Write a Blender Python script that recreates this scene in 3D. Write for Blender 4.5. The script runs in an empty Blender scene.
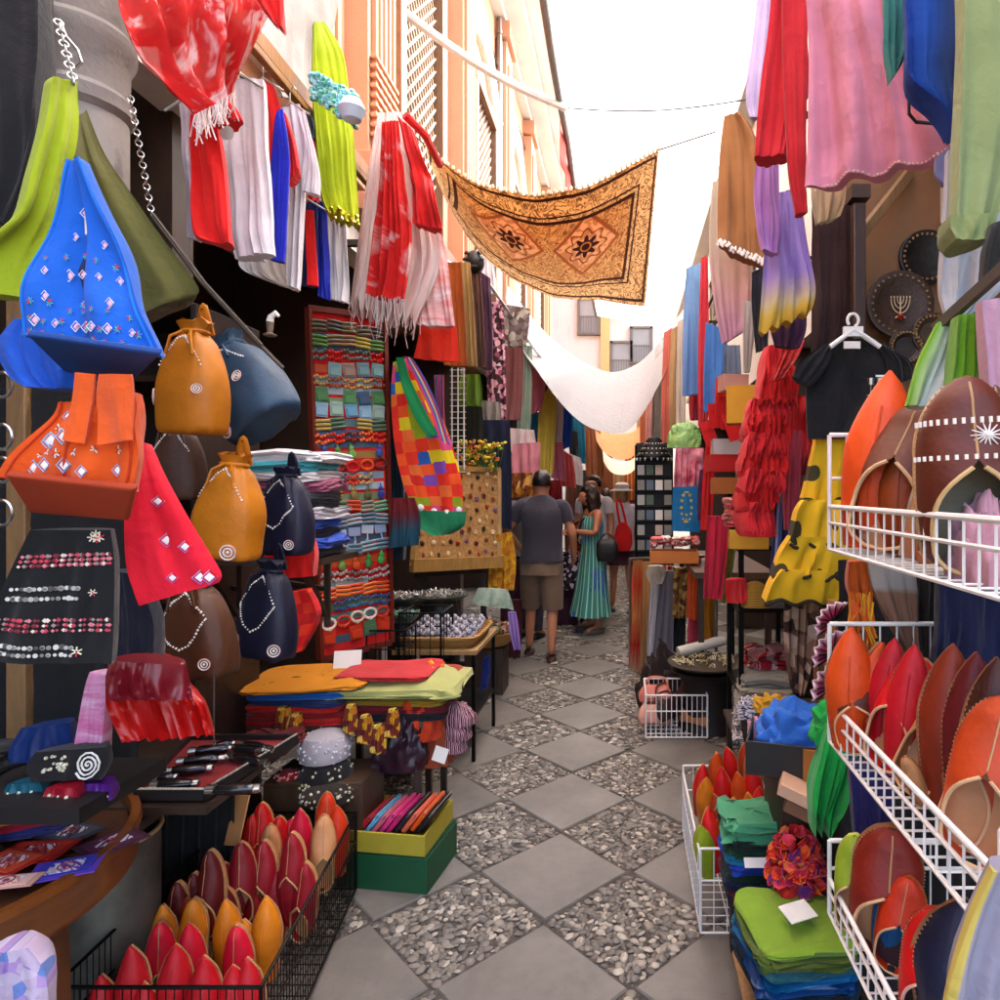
import bpy, math, random
from mathutils import Vector, Matrix, noise
R = math.radians; PI = math.pi; TAU = 2*PI
rnd = random.Random(7)
SC = bpy.context.scene; COL = SC.collection
# ---------------------------------------------------------------- camera, sky, sun, exposure
F, CX, CY, EYE = 650., 625., 490., 1.6          # photo pixels (1000 frame), eye height in metres
cd = bpy.data.cameras.new('camera'); cam = bpy.data.objects.new('camera', cd); COL.objects.link(cam)
cam.location = (0, 0, EYE); cam.rotation_euler = (R(90), 0, 0)
cd.sensor_width = 36; cd.lens = 36*F/1000; cd.shift_x = -(CX-500)/1000; cd.shift_y = (CY-500)/1000
cd.clip_start = .05; cd.clip_end = 500
SC.camera = cam
SUN_EL, SUN_AZ = 52, 72                         # degrees; azimuth from +Y towards +X
W = bpy.data.worlds.new('World'); SC.world = W; W.use_nodes = True
_n = W.node_tree.nodes; _l = W.node_tree.links; _n.clear()
_o = _n.new('ShaderNodeOutputWorld'); _b = _n.new('ShaderNodeBackground'); _s = _n.new('ShaderNodeTexSky')
_s.sky_type = 'NISHITA'; _s.sun_disc = False; _s.sun_elevation = R(SUN_EL); _s.sun_rotation = R(SUN_AZ)
_s.air_density = .8; _s.dust_density = 5.0; _s.ozone_density = .2
_b.inputs['Strength'].default_value = .15
_l.new(_s.outputs[0], _b.inputs[0]); _l.new(_b.outputs[0], _o.inputs[0])
sl = bpy.data.lights.new('sun', 'SUN'); so = bpy.data.objects.new('sun', sl); COL.objects.link(so)
sl.energy = 2.0; sl.angle = R(.5); sl.color = (1, .94, .86)
_d = Vector((math.sin(R(SUN_AZ))*math.cos(R(SUN_EL)), math.cos(R(SUN_AZ))*math.cos(R(SUN_EL)), math.sin(R(SUN_EL))))
so.rotation_euler = _d.to_track_quat('Z', 'Y').to_euler(); so.location = _d*30
SC.view_settings.view_transform = 'Standard'; SC.view_settings.look = 'None'
SC.view_settings.exposure = 3.22; SC.view_settings.gamma = 1; SC.view_settings.use_curve_mapping = False
SC.render.engine = 'CYCLES'; SC.cycles.use_denoising = True
SC.cycles.max_bounces = 8; SC.cycles.diffuse_bounces = 5; SC.cycles.transparent_max_bounces = 12
SC.cycles.sample_clamp_indirect = 6

def P(px, py, d): return Vector(((px-CX)*d/F, d, EYE-(py-CY)*d/F))
def dX(px, X): return X*F/(px-CX)
def dZ(py, z): return (EYE-z)*F/(py-CY)

# ---------------------------------------------------------------- node helpers
def C(h, k=1.0):
    if not isinstance(h, str): return h
    h = h.lstrip('#'); o = []
    for i in (0, 2, 4):
        c = int(h[i:i+2], 16)/255
        o.append((c/12.92 if c <= .04045 else ((c+.055)/1.055)**2.4)*k)
    g = .3*o[0]+.55*o[1]+.15*o[2]
    return (*[min(.86, max(.004, g+(c-g)*1.1)) for c in o], 1)
class V:
    nt = None
    def __init__(s, k): s.k = k
    def _m(op, *a):
        n = V.nt.nodes.new('ShaderNodeMath'); n.operation = op
        for i, x in enumerate(a):
            if isinstance(x, V): V.nt.links.new(x.k, n.inputs[i])
            else: n.inputs[i].default_value = x
        return V(n.outputs[0])
    def __add__(s, o): return V._m('ADD', s, o)
    __radd__ = __add__
    def __sub__(s, o): return V._m('SUBTRACT', s, o)
    def __rsub__(s, o): return V._m('SUBTRACT', o, s)
    def __mul__(s, o): return V._m('MULTIPLY', s, o)
    __rmul__ = __mul__
    def __truediv__(s, o): return V._m('DIVIDE', s, o)
    def __lt__(s, o): return V._m('LESS_THAN', s, o)
    def __gt__(s, o): return V._m('GREATER_THAN', s, o)
def vf(op): return lambda *a: V._m(op, *a)
vsin, vabs, vmax, vmin, vfr, vpow, vfl, vat, vsq, vcos = map(vf, 'SINE ABSOLUTE MAXIMUM MINIMUM FRACT POWER FLOOR ARCTAN2 SQRT COSINE'.split())
def uv():
    n = V.nt.nodes.new('ShaderNodeUVMap'); s = V.nt.nodes.new('ShaderNodeSeparateXYZ'); V.nt.links.new(n.outputs[0], s.inputs[0])
    return n.outputs[0], V(s.outputs[0]), V(s.outputs[1])
def tc(kind='Object'):
    n = V.nt.nodes.new('ShaderNodeTexCoord'); return n.outputs[kind]
def scaled(vec, s):
    n = V.nt.nodes.new('ShaderNodeMapping'); V.nt.links.new(vec, n.inputs[0]); n.inputs['Scale'].default_value = s; return n.outputs[0]
def nz(scale, vec=None, det=3, rough=.55, dist=0):
    n = V.nt.nodes.new('ShaderNodeTexNoise'); V.nt.links.new(vec or tc(), n.inputs['Vector'])
    n.inputs['Scale'].default_value = scale; n.inputs['Detail'].default_value = det; n.inputs['Roughness'].default_value = rough; n.inputs['Distortion'].default_value = dist
    return V(n.outputs[0])
def vor(scale, vec=None, feat='F1', rnds=1., metric='EUCLIDEAN', out='Distance'):
    n = V.nt.nodes.new('ShaderNodeTexVoronoi'); V.nt.links.new(vec or tc(), n.inputs['Vector']); n.feature = feat; n.distance = metric
    n.inputs['Scale'].default_value = scale; n.inputs['Randomness'].default_value = rnds
    if out == 'Color':
        s = V.nt.nodes.new('ShaderNodeSeparateXYZ'); V.nt.links.new(n.outputs['Color'], s.inputs[0]); return V(s.outputs[0])
    return V(n.outputs[out])
def ramp(f, cols, const=True):
    n = V.nt.nodes.new('ShaderNodeValToRGB'); V.nt.links.new(f.k, n.inputs[0]); r = n.color_ramp
    r.interpolation = 'CONSTANT' if const else 'LINEAR'
    k = len(cols)
    for i, c in enumerate(cols):
        p, c = c if isinstance(c, tuple) and len(c) == 2 else (i/k if const else i/(k-1), c)
        e = r.elements[i] if i < 2 else r.elements.new(p)
        e.position = p; e.color = C(c)
    return n.outputs[0]
def mixc(f, a, b, mode='MIX'):
    n = V.nt.nodes.new('ShaderNodeMix'); n.data_type = 'RGBA'; n.blend_type = mode
    for x, i in ((f, 0), (a, 6), (b, 7)):
        if isinstance(x, V): V.nt.links.new(x.k, n.inputs[i])
        elif isinstance(x, (str, tuple)): n.inputs[i].default_value = C(x)
        elif isinstance(x, (int, float)): n.inputs[i].default_value = x
        else: V.nt.links.new(x, n.inputs[i])
    return n.outputs[2]
MATS = {}
def island():
    n = V.nt.nodes.new('ShaderNodeNewGeometry'); return V(n.outputs['Random Per Island'])
def mat(key, col, rough=.85, var=.16, vs=6, bs=0, bk=.3, bd=.004, metal=0, sheen=0, coat=0, trans=0, emit=0, alpha=1, spec=.5, wk=0):
    """col: hex, or a function that builds a colour socket; bs/bk: bump scale and strength"""
    if key in MATS: return MATS[key]
    m = bpy.data.materials.new(key); m.use_nodes = True; V.nt = m.node_tree
    b = V.nt.nodes['Principled BSDF']; L = V.nt.links
    c = col() if callable(col) else C(col)
    if var:
        f = nz(vs, det=5)
        n = V.nt.nodes.new('ShaderNodeHueSaturation'); g = (f-.5)*(var*2.6)+1.0
        L.new(g.k, n.inputs['Value'])
        if isinstance(c, tuple): n.inputs['Color'].default_value = c
        else: L.new(c, n.inputs['Color'])
        c = n.outputs[0]
    if isinstance(c, tuple): b.inputs['Base Color'].default_value = c
    else: L.new(c, b.inputs['Base Color'])
    b.inputs['Roughness'].default_value = rough; b.inputs['Metallic'].default_value = metal
    b.inputs['Sheen Weight'].default_value = sheen; b.inputs['Coat Weight'].default_value = coat
    b.inputs['Specular IOR Level'].default_value = spec
    if emit:
        b.inputs['Emission Strength'].default_value = emit
        b.inputs['Emission Color'].default_value = c if isinstance(c, tuple) else C(col)
    if bs:
        h = nz(bs, det=4)
        if wk: h = h*(bd/(bd+.012*wk))*.6+(nz(13, det=3, rough=.5, dist=1.6)*.6+nz(34, det=2, dist=1.0)*.25); bd = bd+.012*wk; bk = max(bk, .5)
        n = V.nt.nodes.new('ShaderNodeBump'); n.inputs['Strength'].default_value = bk; n.inputs['Distance'].default_value = bd
        L.new(h.k, n.inputs['Height']); L.new(n.outputs[0], b.inputs['Normal'])
    if trans:
        t = V.nt.nodes.new('ShaderNodeBsdfTranslucent'); x = V.nt.nodes.new('ShaderNodeMixShader'); x.inputs[0].default_value = trans
        if isinstance(c, tuple): t.inputs[0].default_value = c
        else: L.new(c, t.inputs[0])
        L.new(b.outputs[0], x.inputs[1]); L.new(t.outputs[0], x.inputs[2])
        if alpha < 1:
            p = V.nt.nodes.new('ShaderNodeBsdfTransparent'); y = V.nt.nodes.new('ShaderNodeMixShader'); y.inputs[0].default_value = alpha
            L.new(p.outputs[0], y.inputs[1]); L.new(x.outputs[0], y.inputs[2]); x = y
        L.new(x.outputs[0], V.nt.nodes['Material Output'].inputs[0])
    elif alpha < 1: b.inputs['Alpha'].default_value = alpha
    MATS[key] = m; return m
# cloth colours and prints -------------------------------------------------------------------------
def cloth(h, rough=.92, trans=.12): return mat('cloth '+h+str(rough)+str(trans), h, rough, .16, 9, 200, .4, .002, sheen=.1, trans=trans, wk=1)
def satin(h): return mat('satin '+h, h, .38, .12, 9, 60, .3, .003)
def leather(h): return mat('leather '+h, h, .52, .30, 14, 190, .45, .002, wk=.35, spec=.4)
def plain(h, r=.6): return mat('plain '+h+str(r), h, r, .14, 12, 80, .15, .002)
def metal(h, r=.35): return mat('metal '+h, h, r, .1, 30, metal=1)
def wood(h): 
    def f():
        n = nz(4, scaled(tc(), (6, 6, 1.2)), 5, .6, 1.5); return ramp(n, [(.3, tuple(x*.6 for x in C(h)[:3])+(1,)), (.7, C(h))], False)
    return mat('wood '+h, f, .55, .15, 8, 40, .3, .003)
def isl(key, cols, rough=.5, metal=0, **k):
    return mat('bits '+key, lambda: ramp(island(), cols), rough, .1, 20, metal=metal, **k)
def stripes(key, cols, n, axis=0, wob=.0, rough=.9):
    def f():
        u = uv(); t = u[1+axis]*n
        if wob: t = t+(nz(7, u[0])-.5)*wob
        return ramp(vfr(t), cols)
    return mat('stripe '+key, f, rough, .12, 9, 160, .3, .002, trans=.1)
def dots(key, base, spot, n, rad=.3, jit=.5):
    def f():
        u = uv(); return mixc(vor(n, u[0], rnds=jit) < rad, base, spot)
    return mat('dots '+key, f, .9, .1, 9, 160, .3, .002, trans=.08)
def floral(key, cols, n, jit=1., metric='EUCLIDEAN', edge=None, rough=.9, trans=.1):
    def f():
        u = uv(); c = ramp(vor(n, u[0], rnds=jit, metric=metric, out='Color'), cols)
        if edge: c = mixc(vor(n, u[0], 'DISTANCE_TO_EDGE', jit) < edge[0], c, edge[1])
        return c
    return mat('floral '+key, f, rough, .1, 9, 160, .3, .002, trans=trans, wk=1)
def tie(key, cols, sx, sy, sc=1., trans=.15, rough=.9, alpha=1):
    def f():
        u = uv(); return ramp(nz(sc, scaled(u[0], (sx, sy, 1)), 4, .6, .6), cols, False)
    return mat('tie '+key, f, rough, .08, 9, 120, .3, .002, trans=trans, alpha=alpha, wk=1)
def ombre(key, cols, wob=.1, trans=.12, axis=2):
    """dyed in bands along the height (uv v is 0 at the top and 1 at the hem)"""
    def f():
        u = uv(); n = V.nt.nodes.new('ShaderNodeUVMap'); n.uv_map = 'unit'; s = V.nt.nodes.new('ShaderNodeSeparateXYZ'); V.nt.links.new(n.outputs[0], s.inputs[0])
        return ramp(V(s.outputs[axis-1])+(nz(8, u[0])-.5)*wob, cols, False)
    return mat('ombre '+key, f, .9, .1, 9, 140, .3, .002, trans=trans, wk=1)

# ---------------------------------------------------------------- mesh helpers
class MB:
    def __init__(s): s.v = []; s.f = []; s.u = []; s.w = []; s.mi = []; s.m = 0
    def add(s, vs, fs, us=None, ws=None):
        o = len(s.v); s.v += [tuple(v) for v in vs]
        s.u += us or [(v[0]+v[1]*.7, v[2]+v[1]*.3) for v in vs]; s.w += ws or [(0, 0)]*len(vs)
        s.f += [tuple(i+o for i in f) for f in fs]; s.mi += [s.m]*len(fs); return s
    def box(s, c, sz, M=None):
        x, y, z = (q/2 for q in sz)
        vs = [Vector((a*x, b*y, e*z)) for a in (-1, 1) for b in (-1, 1) for e in (-1, 1)]
        vs = [(M @ v if M else v)+Vector(c) for v in vs]
        return s.add(vs, [(0, 1, 3, 2), (4, 6, 7, 5), (0, 4, 5, 1), (2, 3, 7, 6), (0, 2, 6, 4), (1, 5, 7, 3)])
    def bar(s, a, b, w, h):
        a = Vector(a); b = Vector(b); z = (b-a); q = z.to_track_quat('Z', 'Y').to_matrix(); return s.box((a+b)/2, (w, h, z.length), q)
    def tube(s, pts, r, n=8, closed=False, fl=1.):
        pts = [Vector(p) for p in pts]; k = len(pts); vs = []; fs = []
        rs = r if isinstance(r, (list, tuple)) else [r]*k
        up = None
        for i, p in enumerate(pts):
            t = (pts[(i+1) % k]-pts[i-1]) if closed else (pts[min(i+1, k-1)]-pts[max(i-1, 0)])
            t.normalize()
            if up is None: up = t.orthogonal().normalized()
            else:
                up = up-t*up.dot(t); up = up.normalized() if up.length > 1e-6 else t.orthogonal().normalized()
            b = t.cross(up)
            for j in range(n):
                a = TAU*j/n; vs.append(p+up*(math.cos(a)*rs[i])+b*(math.sin(a)*rs[i]*fl))
        for i in range(k if closed else k-1):
            for j in range(n):
                a = i*n+j; b = i*n+(j+1) % n; c = ((i+1) % k)*n+(j+1) % n; e = ((i+1) % k)*n+j; fs.append((a, b, c, e))
        if not closed: fs += [tuple(range(n))[::-1], tuple((k-1)*n+j for j in range(n))]
        return s.add(vs, fs)
    def rings(s, rg, cap=True, us=None):
        n = len(rg[0]); vs = [p for r in rg for p in r]; fs = []
        for i in range(len(rg)-1):
            for j in range(n): fs.append((i*n+j, i*n+(j+1) % n, (i+1)*n+(j+1) % n, (i+1)*n+j))
        if cap: fs += [tuple(range(n))[::-1], tuple((len(rg)-1)*n+j for j in range(n))]
        us = [(j/n, i/len(rg)) for i in range(len(rg)) for j in range(n)]
        return s.add(vs, fs, us, us)
    def lathe(s, prof, c=(0, 0, 0), n=20, M=None, sx=1, sy=1, cap=True):
        c = Vector(c); rg = []
        for r, z in prof:
            q = [Vector((r*math.cos(TAU*j/n)*sx, r*math.sin(TAU*j/n)*sy, z)) for j in range(n)]
            rg.append([(M @ v if M else v)+c for v in q])
        return s.rings(rg, cap)
    def ell(s, c, r, M=None, n=10, k=6):
        pr = [(math.sin(PI*i/k), -math.cos(PI*i/k)) for i in range(k+1)]; pr[0] = (.02, -1); pr[-1] = (.02, 1)
        r = (r, r, r) if isinstance(r, (int, float)) else r
        D = Matrix.Diagonal(r); return s.lathe(pr, c, n, (M @ D) if M else D)
    def grid(s, fn, nu, nv):
        vs = [fn(i/nu, j/nv) for j in range(nv+1) for i in range(nu+1)]
        fs = [(j*(nu+1)+i, j*(nu+1)+i+1, (j+1)*(nu+1)+i+1, (j+1)*(nu+1)+i) for j in range(nv) for i in range(nu)]
        us = [(i/nu, j/nv) for j in range(nv+1) for i in range(nu+1)]
        return s.add(vs, fs, us, us)
    def build(s, name, m, parent=None, bev=0, sharp=35, flat=False, keep=False, sub=0):
        """links the mesh as ONE object. Verts are world coordinates unless keep (then local to the parent)"""
        me = bpy.data.meshes.new(name); o = bpy.data.objects.new(name, me)
        if keep: off = Vector((0, 0, 0))
        elif parent: off = worldloc(parent)
        else:
            zs = [v[2] for v in s.v]; xs = [v[0] for v in s.v]; ys = [v[1] for v in s.v]
            off = Vector(((min(xs)+max(xs))/2, (min(ys)+max(ys))/2, min(zs))); o.location = off
        me.from_pydata([(v[0]-off.x, v[1]-off.y, v[2]-off.z) for v in s.v], [], s.f)
        for nm, src in (('UVMap', s.u), ('unit', s.w)):
            ul = me.uv_layers.new(name=nm); vi = [0]*len(me.loops); me.loops.foreach_get('vertex_index', vi)
            ul.data.foreach_set('uv', [q for i in vi for q in src[i]])
        for mm in (m if isinstance(m, list) else [m]): me.materials.append(mm)
        if len(me.materials) > 1: me.polygons.foreach_set('material_index', s.mi)
        if not flat:
            me.polygons.foreach_set('use_smooth', [True]*len(me.polygons)); me.set_sharp_from_angle(angle=R(sharp))
        if bev:
            b = o.modifiers.new('bevel', 'BEVEL'); b.width = bev; b.segments = 2; b.limit_method = 'ANGLE'
        if sub: o.modifiers.new('sub', 'SUBSURF').render_levels = sub; o.modifiers['sub'].levels = sub
        COL.objects.link(o)
        if parent: o.parent = parent
        return o
def worldloc(o):
    v = o.location.copy()
    while o.parent: o = o.parent; v += o.location
    return v
def tag(o, label, cat, group=None):
    o['label'] = label; o['category'] = cat
    if group: o['group'] = group
    return o
def thing(name, label, cat, loc=(0, 0, 0), group=None):
    o = bpy.data.objects.new(name, None); COL.objects.link(o); o.location = loc; o.empty_display_size = .05
    return tag(o, label, cat, group)
def struct(o, kind='structure'): o['kind'] = kind; return o
def setmat(o, m):
    o.material_slots[0].link = 'OBJECT'; o.material_slots[0].material = m
def dup(root, label, M, group=None, mats=None, name=None):
    """copies a thing with its parts (and their sub-parts); mats: {part base name: material}"""
    def cp(o, par):
        c = o.copy(); COL.objects.link(c)
        if par: c.parent = par
        if mats and c.type == 'MESH' and o.name.split('.')[0] in mats: setmat(c, mats[o.name.split('.')[0]])
        for ch in list(o.children): cp(ch, c)
        return c
    r = cp(root, None); r.matrix_world = M; r['label'] = label
    if group: r['group'] = group
    return r
def lerp(a, b, t): return a+(b-a)*t
def poly(pts, t):
    """point at t (0..1) along a polyline of tuples, by index, smoothed"""
    k = len(pts)-1; x = min(max(t, 0), 1)*k; i = min(int(x), k-1); f = x-i
    p0 = pts[max(i-1, 0)]; p1 = pts[i]; p2 = pts[i+1]; p3 = pts[min(i+2, k)]
    return tuple(.5*(2*b+(c-a)*f+(2*a-5*b+4*c-d)*f*f+(3*b-a-3*c+d)*f**3) for a, b, c, d in zip(p0, p1, p2, p3))
def panel(pfn, m, name, parent=None, th=.03, nf=3, fa=.02, nu=32, nv=24, wr=.006, r0=.25, hem=.0, seed=None, flip=1, sq=.5):
    """a body of cloth: front and back sheets over pfn(u,v) with folds running down it. returns object, surface function"""
    sd = rnd.random()*100 if seed is None else seed
    a = pfn(.02, .5); b = pfn(.98, .5); dr = (b-a); n = Vector((dr.y, -dr.x, 0)); n = n.normalized() if n.length > 1e-6 else Vector((0, -1, 0))
    n *= flip
    wd = (b-a).length; hg = (pfn(.5, 1)-pfn(.5, 0)).length
    def off(u, v):
        k = (r0+(1-r0)*min(1, v*1.6)); w = noise.noise((v*2.2, sd, 0))*.9
        x = u+.16*noise.noise((u*2.3+sd, v*.5, sd*3))
        o = fa*k*(.62*math.sin(TAU*nf*x+sd+w)*(.6+.8*noise.noise((u*2.1, v*.9, sd+4)))+1.5*noise.noise((x*nf*1.9+sd, v*1.1+sd, 3))+.75*(noise.noise((x*nf*4.3, v*1.6, sd+7)))*(.4+.6*v))
        return o+wr*noise.noise((u*wd*16, v*hg*11, sd))*1.2+wr*1.6*noise.noise((u*wd*5, v*hg*6, sd+9))
    def front(u, v, s=1):
        t = th/2*(max(0, 1-abs(2*u-1)**(1/sq)))**sq*min(1, .25+.75*(pfn(.98, v)-pfn(.02, v)).length/wd)
        p = pfn(u, v)+n*(off(u, v)+(s-1)*t)
        if hem: p.z += hem*v*v*math.sin(TAU*nf*u+sd+1)
        return p
    vs = []; us = []; ws = []
    for s in (1, -1):
        for j in range(nv+1):
            for i in range(nu+1):
                u, v = i/nu, j/nv; vs.append(front(u, v, s)); us.append((u*wd, v*hg)); ws.append((u, v))
    N = (nu+1)*(nv+1); g = lambda s, i, j: s*N+j*(nu+1)+i; fs = []
    for j in range(nv):
        for i in range(nu):
            fs.append((g(0, i, j), g(0, i, j+1), g(0, i+1, j+1), g(0, i+1, j))); fs.append((g(1, i, j), g(1, i+1, j), g(1, i+1, j+1), g(1, i, j+1)))
    for i in range(nu):
        fs.append((g(0, i, 0), g(0, i+1, 0), g(1, i+1, 0), g(1, i, 0))); fs.append((g(0, i, nv), g(1, i, nv), g(1, i+1, nv), g(0, i+1, nv)))
    for j in range(nv):
        fs.append((g(0, 0, j), g(1, 0, j), g(1, 0, j+1), g(0, 0, j+1))); fs.append((g(0, nu, j), g(0, nu, j+1), g(1, nu, j+1), g(1, nu, j)))
    mb = MB(); mb.add(vs, fs, us, ws)
    return mb.build(name, m, parent, sharp=60), (lambda u, v: (front(u, v)+n*.002, n))
def rowsfn(rows, d):
    dl, dr = d if isinstance(d, tuple) else (d, d)
    def f(u, v):
        xl, yl, xr, yr = poly(rows, v); return P(xl, yl, dl).lerp(P(xr, yr, dr), u)
    return f
def hang(name, label, cat, rows, d, m, group=None, parent=None, **k):
    """hanging cloth from outline rows (xl,yl,xr,yr), top to hem, at distance d (or (d_left,d_right))"""
    if isinstance(m, str): m = cloth(m)
    o, s = panel(rowsfn(rows, d), m, name, parent, **k)
    if not parent: tag(o, label, cat, group)
    return o, s
def edgefn(top, bot, d, belly=0):
    dl, dr = d if isinstance(d, tuple) else (d, d)
    def f(u, v):
        a = poly(top, u); b = poly(bot, u); dd = lerp(dl, dr, u)-belly*math.sin(PI*u)*math.sin(PI*v*.9)
        return P(lerp(a[0], b[0], v), lerp(a[1], b[1], v), dd)
    return f
def bits(surf, uvs, size, m, name, parent, shape='gem', keep=False):
    """small raised ornaments (mirrors, sequins, beads) as one part"""
    if len(uvs) > 1 and (shape == 'ring' or name in ('mirror', 'thread_flower', 'rosette', 'toggle')):
        for q in uvs: bits(surf, [q], size, m, name, parent, shape, keep)
        return
    mb = MB()
    for u, v in uvs:
        p, n = surf(u, v); s = size*(.75+.5*rnd.random())
        q = n.to_track_quat('Z', 'Y').to_matrix() @ Matrix.Rotation(0 if shape != 'star' else rnd.random()*3, 3, 'Z')
        if shape == 'gem':
            mb.lathe([(.01*s, s*.1), (.75*s, s*.09), (s, 0)], p, 4, q)
            if name == 'mirror': mb.tube([p+n*.001+q @ Vector((math.cos(k*PI/2)*s*1.5, math.sin(k*PI/2)*s*1.5, 0)) for k in range(4)], s*.13, 5, True)
        elif shape == 'disc': mb.lathe([(.01*s, s*.2), (.8*s, s*.18), (s, 0)], p, 10, q)
        elif shape == 'ring':
            for rr in (1, .55): mb.tube([p+q @ Vector((math.cos(a*TAU/14)*s*rr, math.sin(a*TAU/14)*s*rr, 0)) for a in range(14)], s*.13, 5, True)
            mb.ell(p, s*.25, n=6, k=4)
        elif shape == 'star':
            for k in range(6): mb.box(p+q @ Vector((math.cos(k*TAU/6)*s*.6, math.sin(k*TAU/6)*s*.6, .001)), (s*.25, s*.8, s*.15), q @ Matrix.Rotation(k*TAU/6-PI/2, 3, 'Z'))
        else: mb.ell(p, s, n=6, k=4)
    return mb.build(name, m, parent, keep=keep)
# ================================================================ SETTING
# ground and paving: smooth slabs and pebble panels laid diamond-wise
g = MB(); g.box((0, 40, -.27), (120, 140, .5)); 
ground = struct(g.build('ground', plain('#5d564f', .9)))
LX, LY, PX, PY = .02, 2.41, .64, .637
sl_ = MB(); pb = MB()
ICO = None
def ico(sub):
    import bmesh
    b = bmesh.new(); bmesh.ops.create_icosphere(b, subdivisions=sub, radius=1); b.verts.ensure_lookup_table()
    r = ([v.co.copy() for v in b.verts], [tuple(v.index for v in f.verts) for f in b.faces]); b.free(); return r
ic2, ic1 = ico(2), ico(1)
prng = random.Random(3)
for j in range(-6, 28):
    for k in range(-4, 4):
        for half in (0, 1):
            cx = LX+(k+half*.5)*PX; cy = LY+(j+half*.5)*PY; hx, hy = PX/2, PY/2
            if abs(cx) > 2.2: continue
            # every second diamond (half=1) is a smooth slab, the others hold pebbles
            if half == 1:
                gp = .010+.003*prng.random(); e = .012; ax, ay = hx-gp, hy-gp; z0, z1 = -.06, prng.uniform(-.002, .002)
                rg = []
                for (s, z) in ((1, z0), (1, z1-e*.5), (1-e*.6/ax*1.0, z1)):
                    q = []
                    for a, b in ((1, 0), (0, 1), (-1, 0), (0, -1)):
                        for t in range(4):
                            a2, b2 = ((0, 1), (-1, 0), (0, -1), (1, 0))[[(1, 0), (0, 1), (-1, 0), (0, -1)].index((a, b))]
                            f = t/4+.03*(prng.random()-.5 if t else 0); q.append((cx+lerp(a, a2, f)*ax*s, cy+lerp(b, b2, f)*ay*s, z))
                    rg.append(q)
                sl_.rings(rg)
            elif -1 <= j < 22 and -3 <= k <= 1:
                near = j < 3; n = 22 if j < 3 else 15 if j < 6 else 9
                for a in range(n):
                    for b in range(n):
                        if prng.random() < .1: continue
                        uu = (a+.5+prng.uniform(-.4, .4))/n; vv = (b+.5+prng.uniform(-.4, .4))/n
                        x = cx+(uu-vv)*hx*.97; y = cy+(uu+vv-1)*hy*.97
                        s = .5*PX*.707/n*2.0*.62*prng.choice((.7, .9, 1, 1.15, 1.45)); el = prng.uniform(1, 1.9)
                        an = prng.random()*PI; M = Matrix.Rotation(an, 3, 'Z') @ Matrix.Rotation(prng.uniform(-.25, .25), 3, 'X') @ Matrix.Diagonal((s*el**.5, s/el**.5, s*.30))
                        I = ic2 if near else ic1
                        c = Vector((x, y, -.008+prng.uniform(-.004, .005)))
                        pb.add([M @ v+c for v in I[0]], I[1])
def slabcol():
    a = nz(1.3, det=6); b = nz(22, det=4); c = nz(4, det=5)
    col = ramp(a*.55+c*.3+b*.15, [(.34, '#57524c'), (.5, '#6e6860'), (.66, '#7f7870')], False)
    return mixc((nz(60, det=2) > .68)*.25, col, '#4c4640')
struct(sl_.build('pavement', mat('paving slabs', slabcol, .5, .13, 2.2, 90, .35, .002), sharp=25))
def bedcol(): return ramp(nz(40, det=5), [(.3, '#38332d'), (.65, '#5e564d')], False)
bd = MB(); bd.box((0, 10, -.034), (4.4, 34, .05)); struct(bd.build('path', mat('mortar bed', bedcol, .95, 0, 3, 120, .8, .006)))
pebm = mat('pebbles', lambda: ramp(island(), ['#57514a', '#665f57', '#766e64', '#847b6f', '#9a9082', '#6f675d', '#5e574f', '#aba191', '#7a7166', '#645d54']), .5, .14, 60, 120, .3, .002)
struct(tag(pb.build('pebble', pebm), 'grey and cream river pebbles set in diamond panels of the paving', 'pebbles'), 'stuff')

# ---------------------------------------------------------------- buildings
DARK = wood('#3a2a20'); DARK2 = wood('#2a1e18'); BROWN = wood('#5a4030'); TAN = wood('#b08a5a')
def plaster(h, key): 
    def f():
        b = ramp(nz(.8, det=6, rough=.65), [(.3, tuple(x*.86 for x in C(h)[:3])+(1,)), (.6, C(h)), (.8, tuple(min(.85, x*1.06) for x in C(h)[:3])+(1,))], False)
        return mixc((nz(5, scaled(tc(), (1, 1, .25)), 5) > .62)*.12, b, '#8d7f70')
    return mat('plaster '+key, f, .9, .03, 6, 60, .5, .006)
PEACH = plaster('#bd9276', 'peach'); WHITEP = plaster('#cfc9c0', 'white'); CREAM = plaster('#e2d6c2', 'cream')
XL, XR = -2.0, 1.3
tw = thing('townhouse', 'tall peach town house with white arches and lattice windows above the bag stall', 'building', (XL-1, 5, 0))
m = MB(); m.box((XL-.6, 7.9, 6.3), (1.2, 18.2, 5.6)); m.build('wall', PEACH, tw)
m = MB(); m.box((XL-1.35, 7.9, 1.745), (.4, 18.2, 3.49)); m.build('shop_wall', DARK2, tw)
for y in (-1.0, 2.95, 5.3, 8.0, 10.6, 13.5, 16.9): m = MB(); m.box((XL-.576, y, 1.74), (1.14, .14, 3.47)); m.build('party_wall', DARK, tw)
m = MB(); m.box((XL+.05, 7.9, 9.32), (1.3, 18.4, .3)); m.box((XL+.0, 7.9, 9.1), (.9, 18.3, .16)); m.box((XL-.1, 7.9, 8.95), (.5, 18.25, .14)); m.build('eave', plaster('#cfccc6', 'grey'), tw)
m = MB()
for y in (3.9, 4.88, 7.6, 10.3, 13.0, 15.8):
    m.box((XL+.08, y, 6.1), (.18, .5, 4.9)); m.box((XL+.1, y, 3.85), (.26, .64, .28)); m.box((XL+.13, y, 3.62), (.34, .72, .12)); m.box((XL+.1, y, 8.7), (.26, .62, .25))
    for q in range(-2, 3): m.box((XL+.19, y+q*.09, 6.1), (.04, .04, 4.2))
    for q in range(9 if y == 4.88 else 0): m.box((XL+.2, y, 4.15+q*.07), (.05, .46, .03))
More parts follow.
